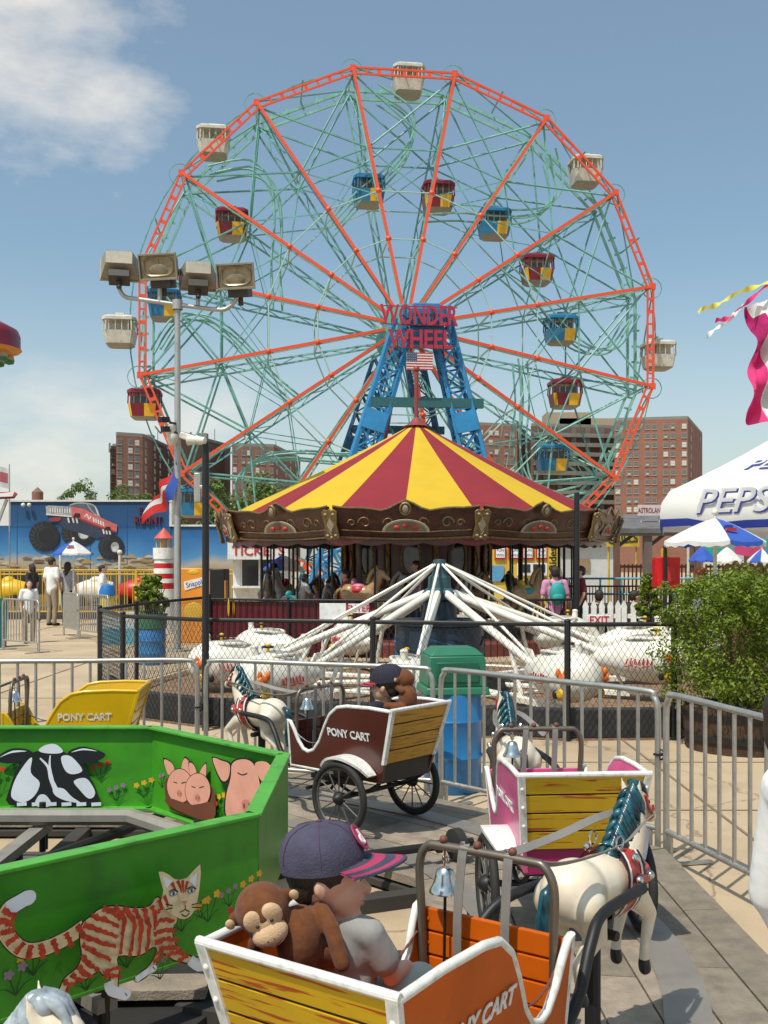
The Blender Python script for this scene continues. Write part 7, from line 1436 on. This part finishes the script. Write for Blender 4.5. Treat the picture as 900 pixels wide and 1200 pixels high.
# pink banner with streamers at the upper right edge
BY = 8.2; t = thing('pink_banner', 'pink and white windblown banner with yellow and pink streamers, upper right edge', 'banner', (X(915, BY), BY, 0)); b = MB(); vs = []; L_ = lambda px: X(px, BY)-X(915, BY); zz = lambda py: Z(py, BY)
LE = catmull([V((L_(x), 0, zz(y))) for x, y in ((873, 358), (884, 384), (885, 405), (880, 430), (877, 455), (876, 478), (879, 497))], 5); n = len(LE)
for i, p in enumerate(LE):
    for j in range(13): f_ = j/12; q = V((L_(918), 0, zz(345+150*i/(n-1)))); r_ = p.lerp(q, f_); r_.y = .09*math.sin(i*.5+f_*5)+.05*math.sin(f_*14+i*.22); vs.append(r_)
b.add(vs, [(i*13+j, (i+1)*13+j, (i+1)*13+j+1, i*13+j+1) for i in range(n-1) for j in range(12)]); b.m = [1 if (j >= 5 or (i < 3 and j > 1)) else (2 if i < 12 else 0) for i in range(n-1) for j in range(12)]
hp_ = cloth('hot pink cloth', (.75, .05, .22)); bo = b.build('cloth', [hp_, whiteu, cloth('deep pink cloth', (.5, .02, .16))], t, smooth=60)
for pts, m_ in (([(900, 332), (882, 338), (862, 345), (845, 355), (832, 361), (820, 364), (816, 368)], cloth('yellow streamer', (.75, .68, .10))), ([(898, 334), (880, 350), (866, 362), (855, 372), (845, 376), (836, 377)], hp_), ([(868, 360), (858, 370), (848, 380), (836, 387), (826, 396)], whiteu)):
    P_ = catmull([V((L_(x), -.05, zz(y))) for x, y in pts], 6); b = MB(); vs = []
    for i, p in enumerate(P_): g = i*.42; w = V((.006*math.cos(g), .02*math.sin(g), .016*abs(math.cos(g))+.004)); vs += [p-w, p+w]
    b.add(vs, [(2*i, 2*i+1, 2*i+3, 2*i+2) for i in range(len(P_)-1)]); b.build('streamer', m_, bo, smooth=60)
b = MB(); b.cyl((.32, 0, 0), (.32, 0, zz(300)), .03, n=10); b.beam((.32, 0, zz(330)), (-.12, 0, zz(336)), .015, .015); b.build('pole', steel, t)

# ================================================================ BYSTANDERS
wsh, gsh, psh, dsh, tsh = cloth_m('white shirt', (.75, .74, .72)), cloth_m('grey shirt', (.32, .31, .33)), cloth_m('pink shirt', (.62, .25, .40)), cloth_m('dark shirt', (.03, .028, .03)), cloth_m('teal shirt', (.25, .42, .36))
jean, khaki, blk, redc = cloth_m('blue jeans', (.06, .09, .17)), cloth_m('khaki trousers', (.28, .22, .15)), cloth_m('black trousers', (.015, .015, .018)), cloth_m('maroon clothes', (.14, .02, .03))
def at(px, Y): return (X(px, Y), Y, 0)
GP = 'visitors by the rides'
person('person', 'person in a white shirt with dark hair at the right edge of the photo', (X(979, 2.05), 2.05, 0), R(8), 1.535, wsh, jean, fine=True, sleeve='long', arm=(.1, -.3), hoff=(-.05, 0, -.01))
person('person', 'man in a white printed tee standing beyond the yellow fence', at(61, 27.2), R(60), 1.80, wsh, khaki, group=GP); person('person', 'person in grey top walking beside the man in the white tee', at(79.5, 27.3), R(80), 1.68, gsh, blk, group=GP, longhair=True)
person('person', 'child in a white tee and dark ponytail by the left barricade', at(34, 21.5), R(-60), 1.32, wsh, khaki, group=GP, longhair=True); person('person', 'dark haired person sitting low on the yellow ride at left', at(37, 28.4), R(160), 1.62, dsh, redc, group=GP, longhair=True)
person('person', 'person in white bending near the blue lidded drum', at(120, 27), R(20), 1.6, wsh, jean, group=GP); person('person', 'person in white standing at the ticket booth under the parasol', at(321, 24), R(110), 1.66, wsh, khaki, group=GP)
person('person', 'woman in a pink shirt wearing a teal backpack, watching the carousel', at(650, 17.9), R(95), 1.63, psh, blk, group=GP, bag=mat('teal backpack', (.02, .30, .28), .7)); person('person', 'person in maroon leaning on the dark iron fence right of the carousel', at(680, 20), R(180), 1.62, redc, blk, group=GP)
person('person', 'person in dark clothes seated behind the white picket fence', at(702, 18.2), R(80), 1.6, dsh, blk, 'stand' and hairb, pose='sit', group=GP); person('person', 'seated person in a pale green top by the white picket fence', at(757, 17.6), R(150), 1.55, tsh, blk, pose='sit', group=GP); person('person', 'dark haired seated person next to the one in pale green', at(744, 18), R(20), 1.6, dsh, jean, pose='sit', group=GP)
person('person', 'man in white shirt and red cap behind the large evergreen', at(822, 16.2), R(170), 1.60, wsh, khaki, cap=red, group=GP)
person('person', 'person in a red shirt riding a carousel horse on the left side', (X(405, 19.6), 19.6, .42), R(180), 1.5, cloth_m('red shirt', (.5, .03, .03)), jean, pose='sit', group='riders on the carousel'); person('person', 'person in a lilac top standing on the carousel near its middle drum', (X(487, 19.9), 19.9, .27), R(200), 1.45, cloth_m('lilac shirt', (.32, .22, .4)), jean, group='riders on the carousel')
# benches under the seated people
for i, (px, Y, lab) in enumerate(((702, 18.25, 'dark bench under the person in dark clothes'), (751, 17.85, 'dark bench under the pair by the picket fence'))):
    t = thing('bench', lab, 'bench', at(px, Y)); b = MB(); b.box((0, 0, .43), (.9, .4, .05)); b.build('seat', woodd, t)
    for s in (-1, 1): b = MB(); b.box((s*.38, 0, .2), (.06, .36, .40)); b.build('leg', woodd, t)
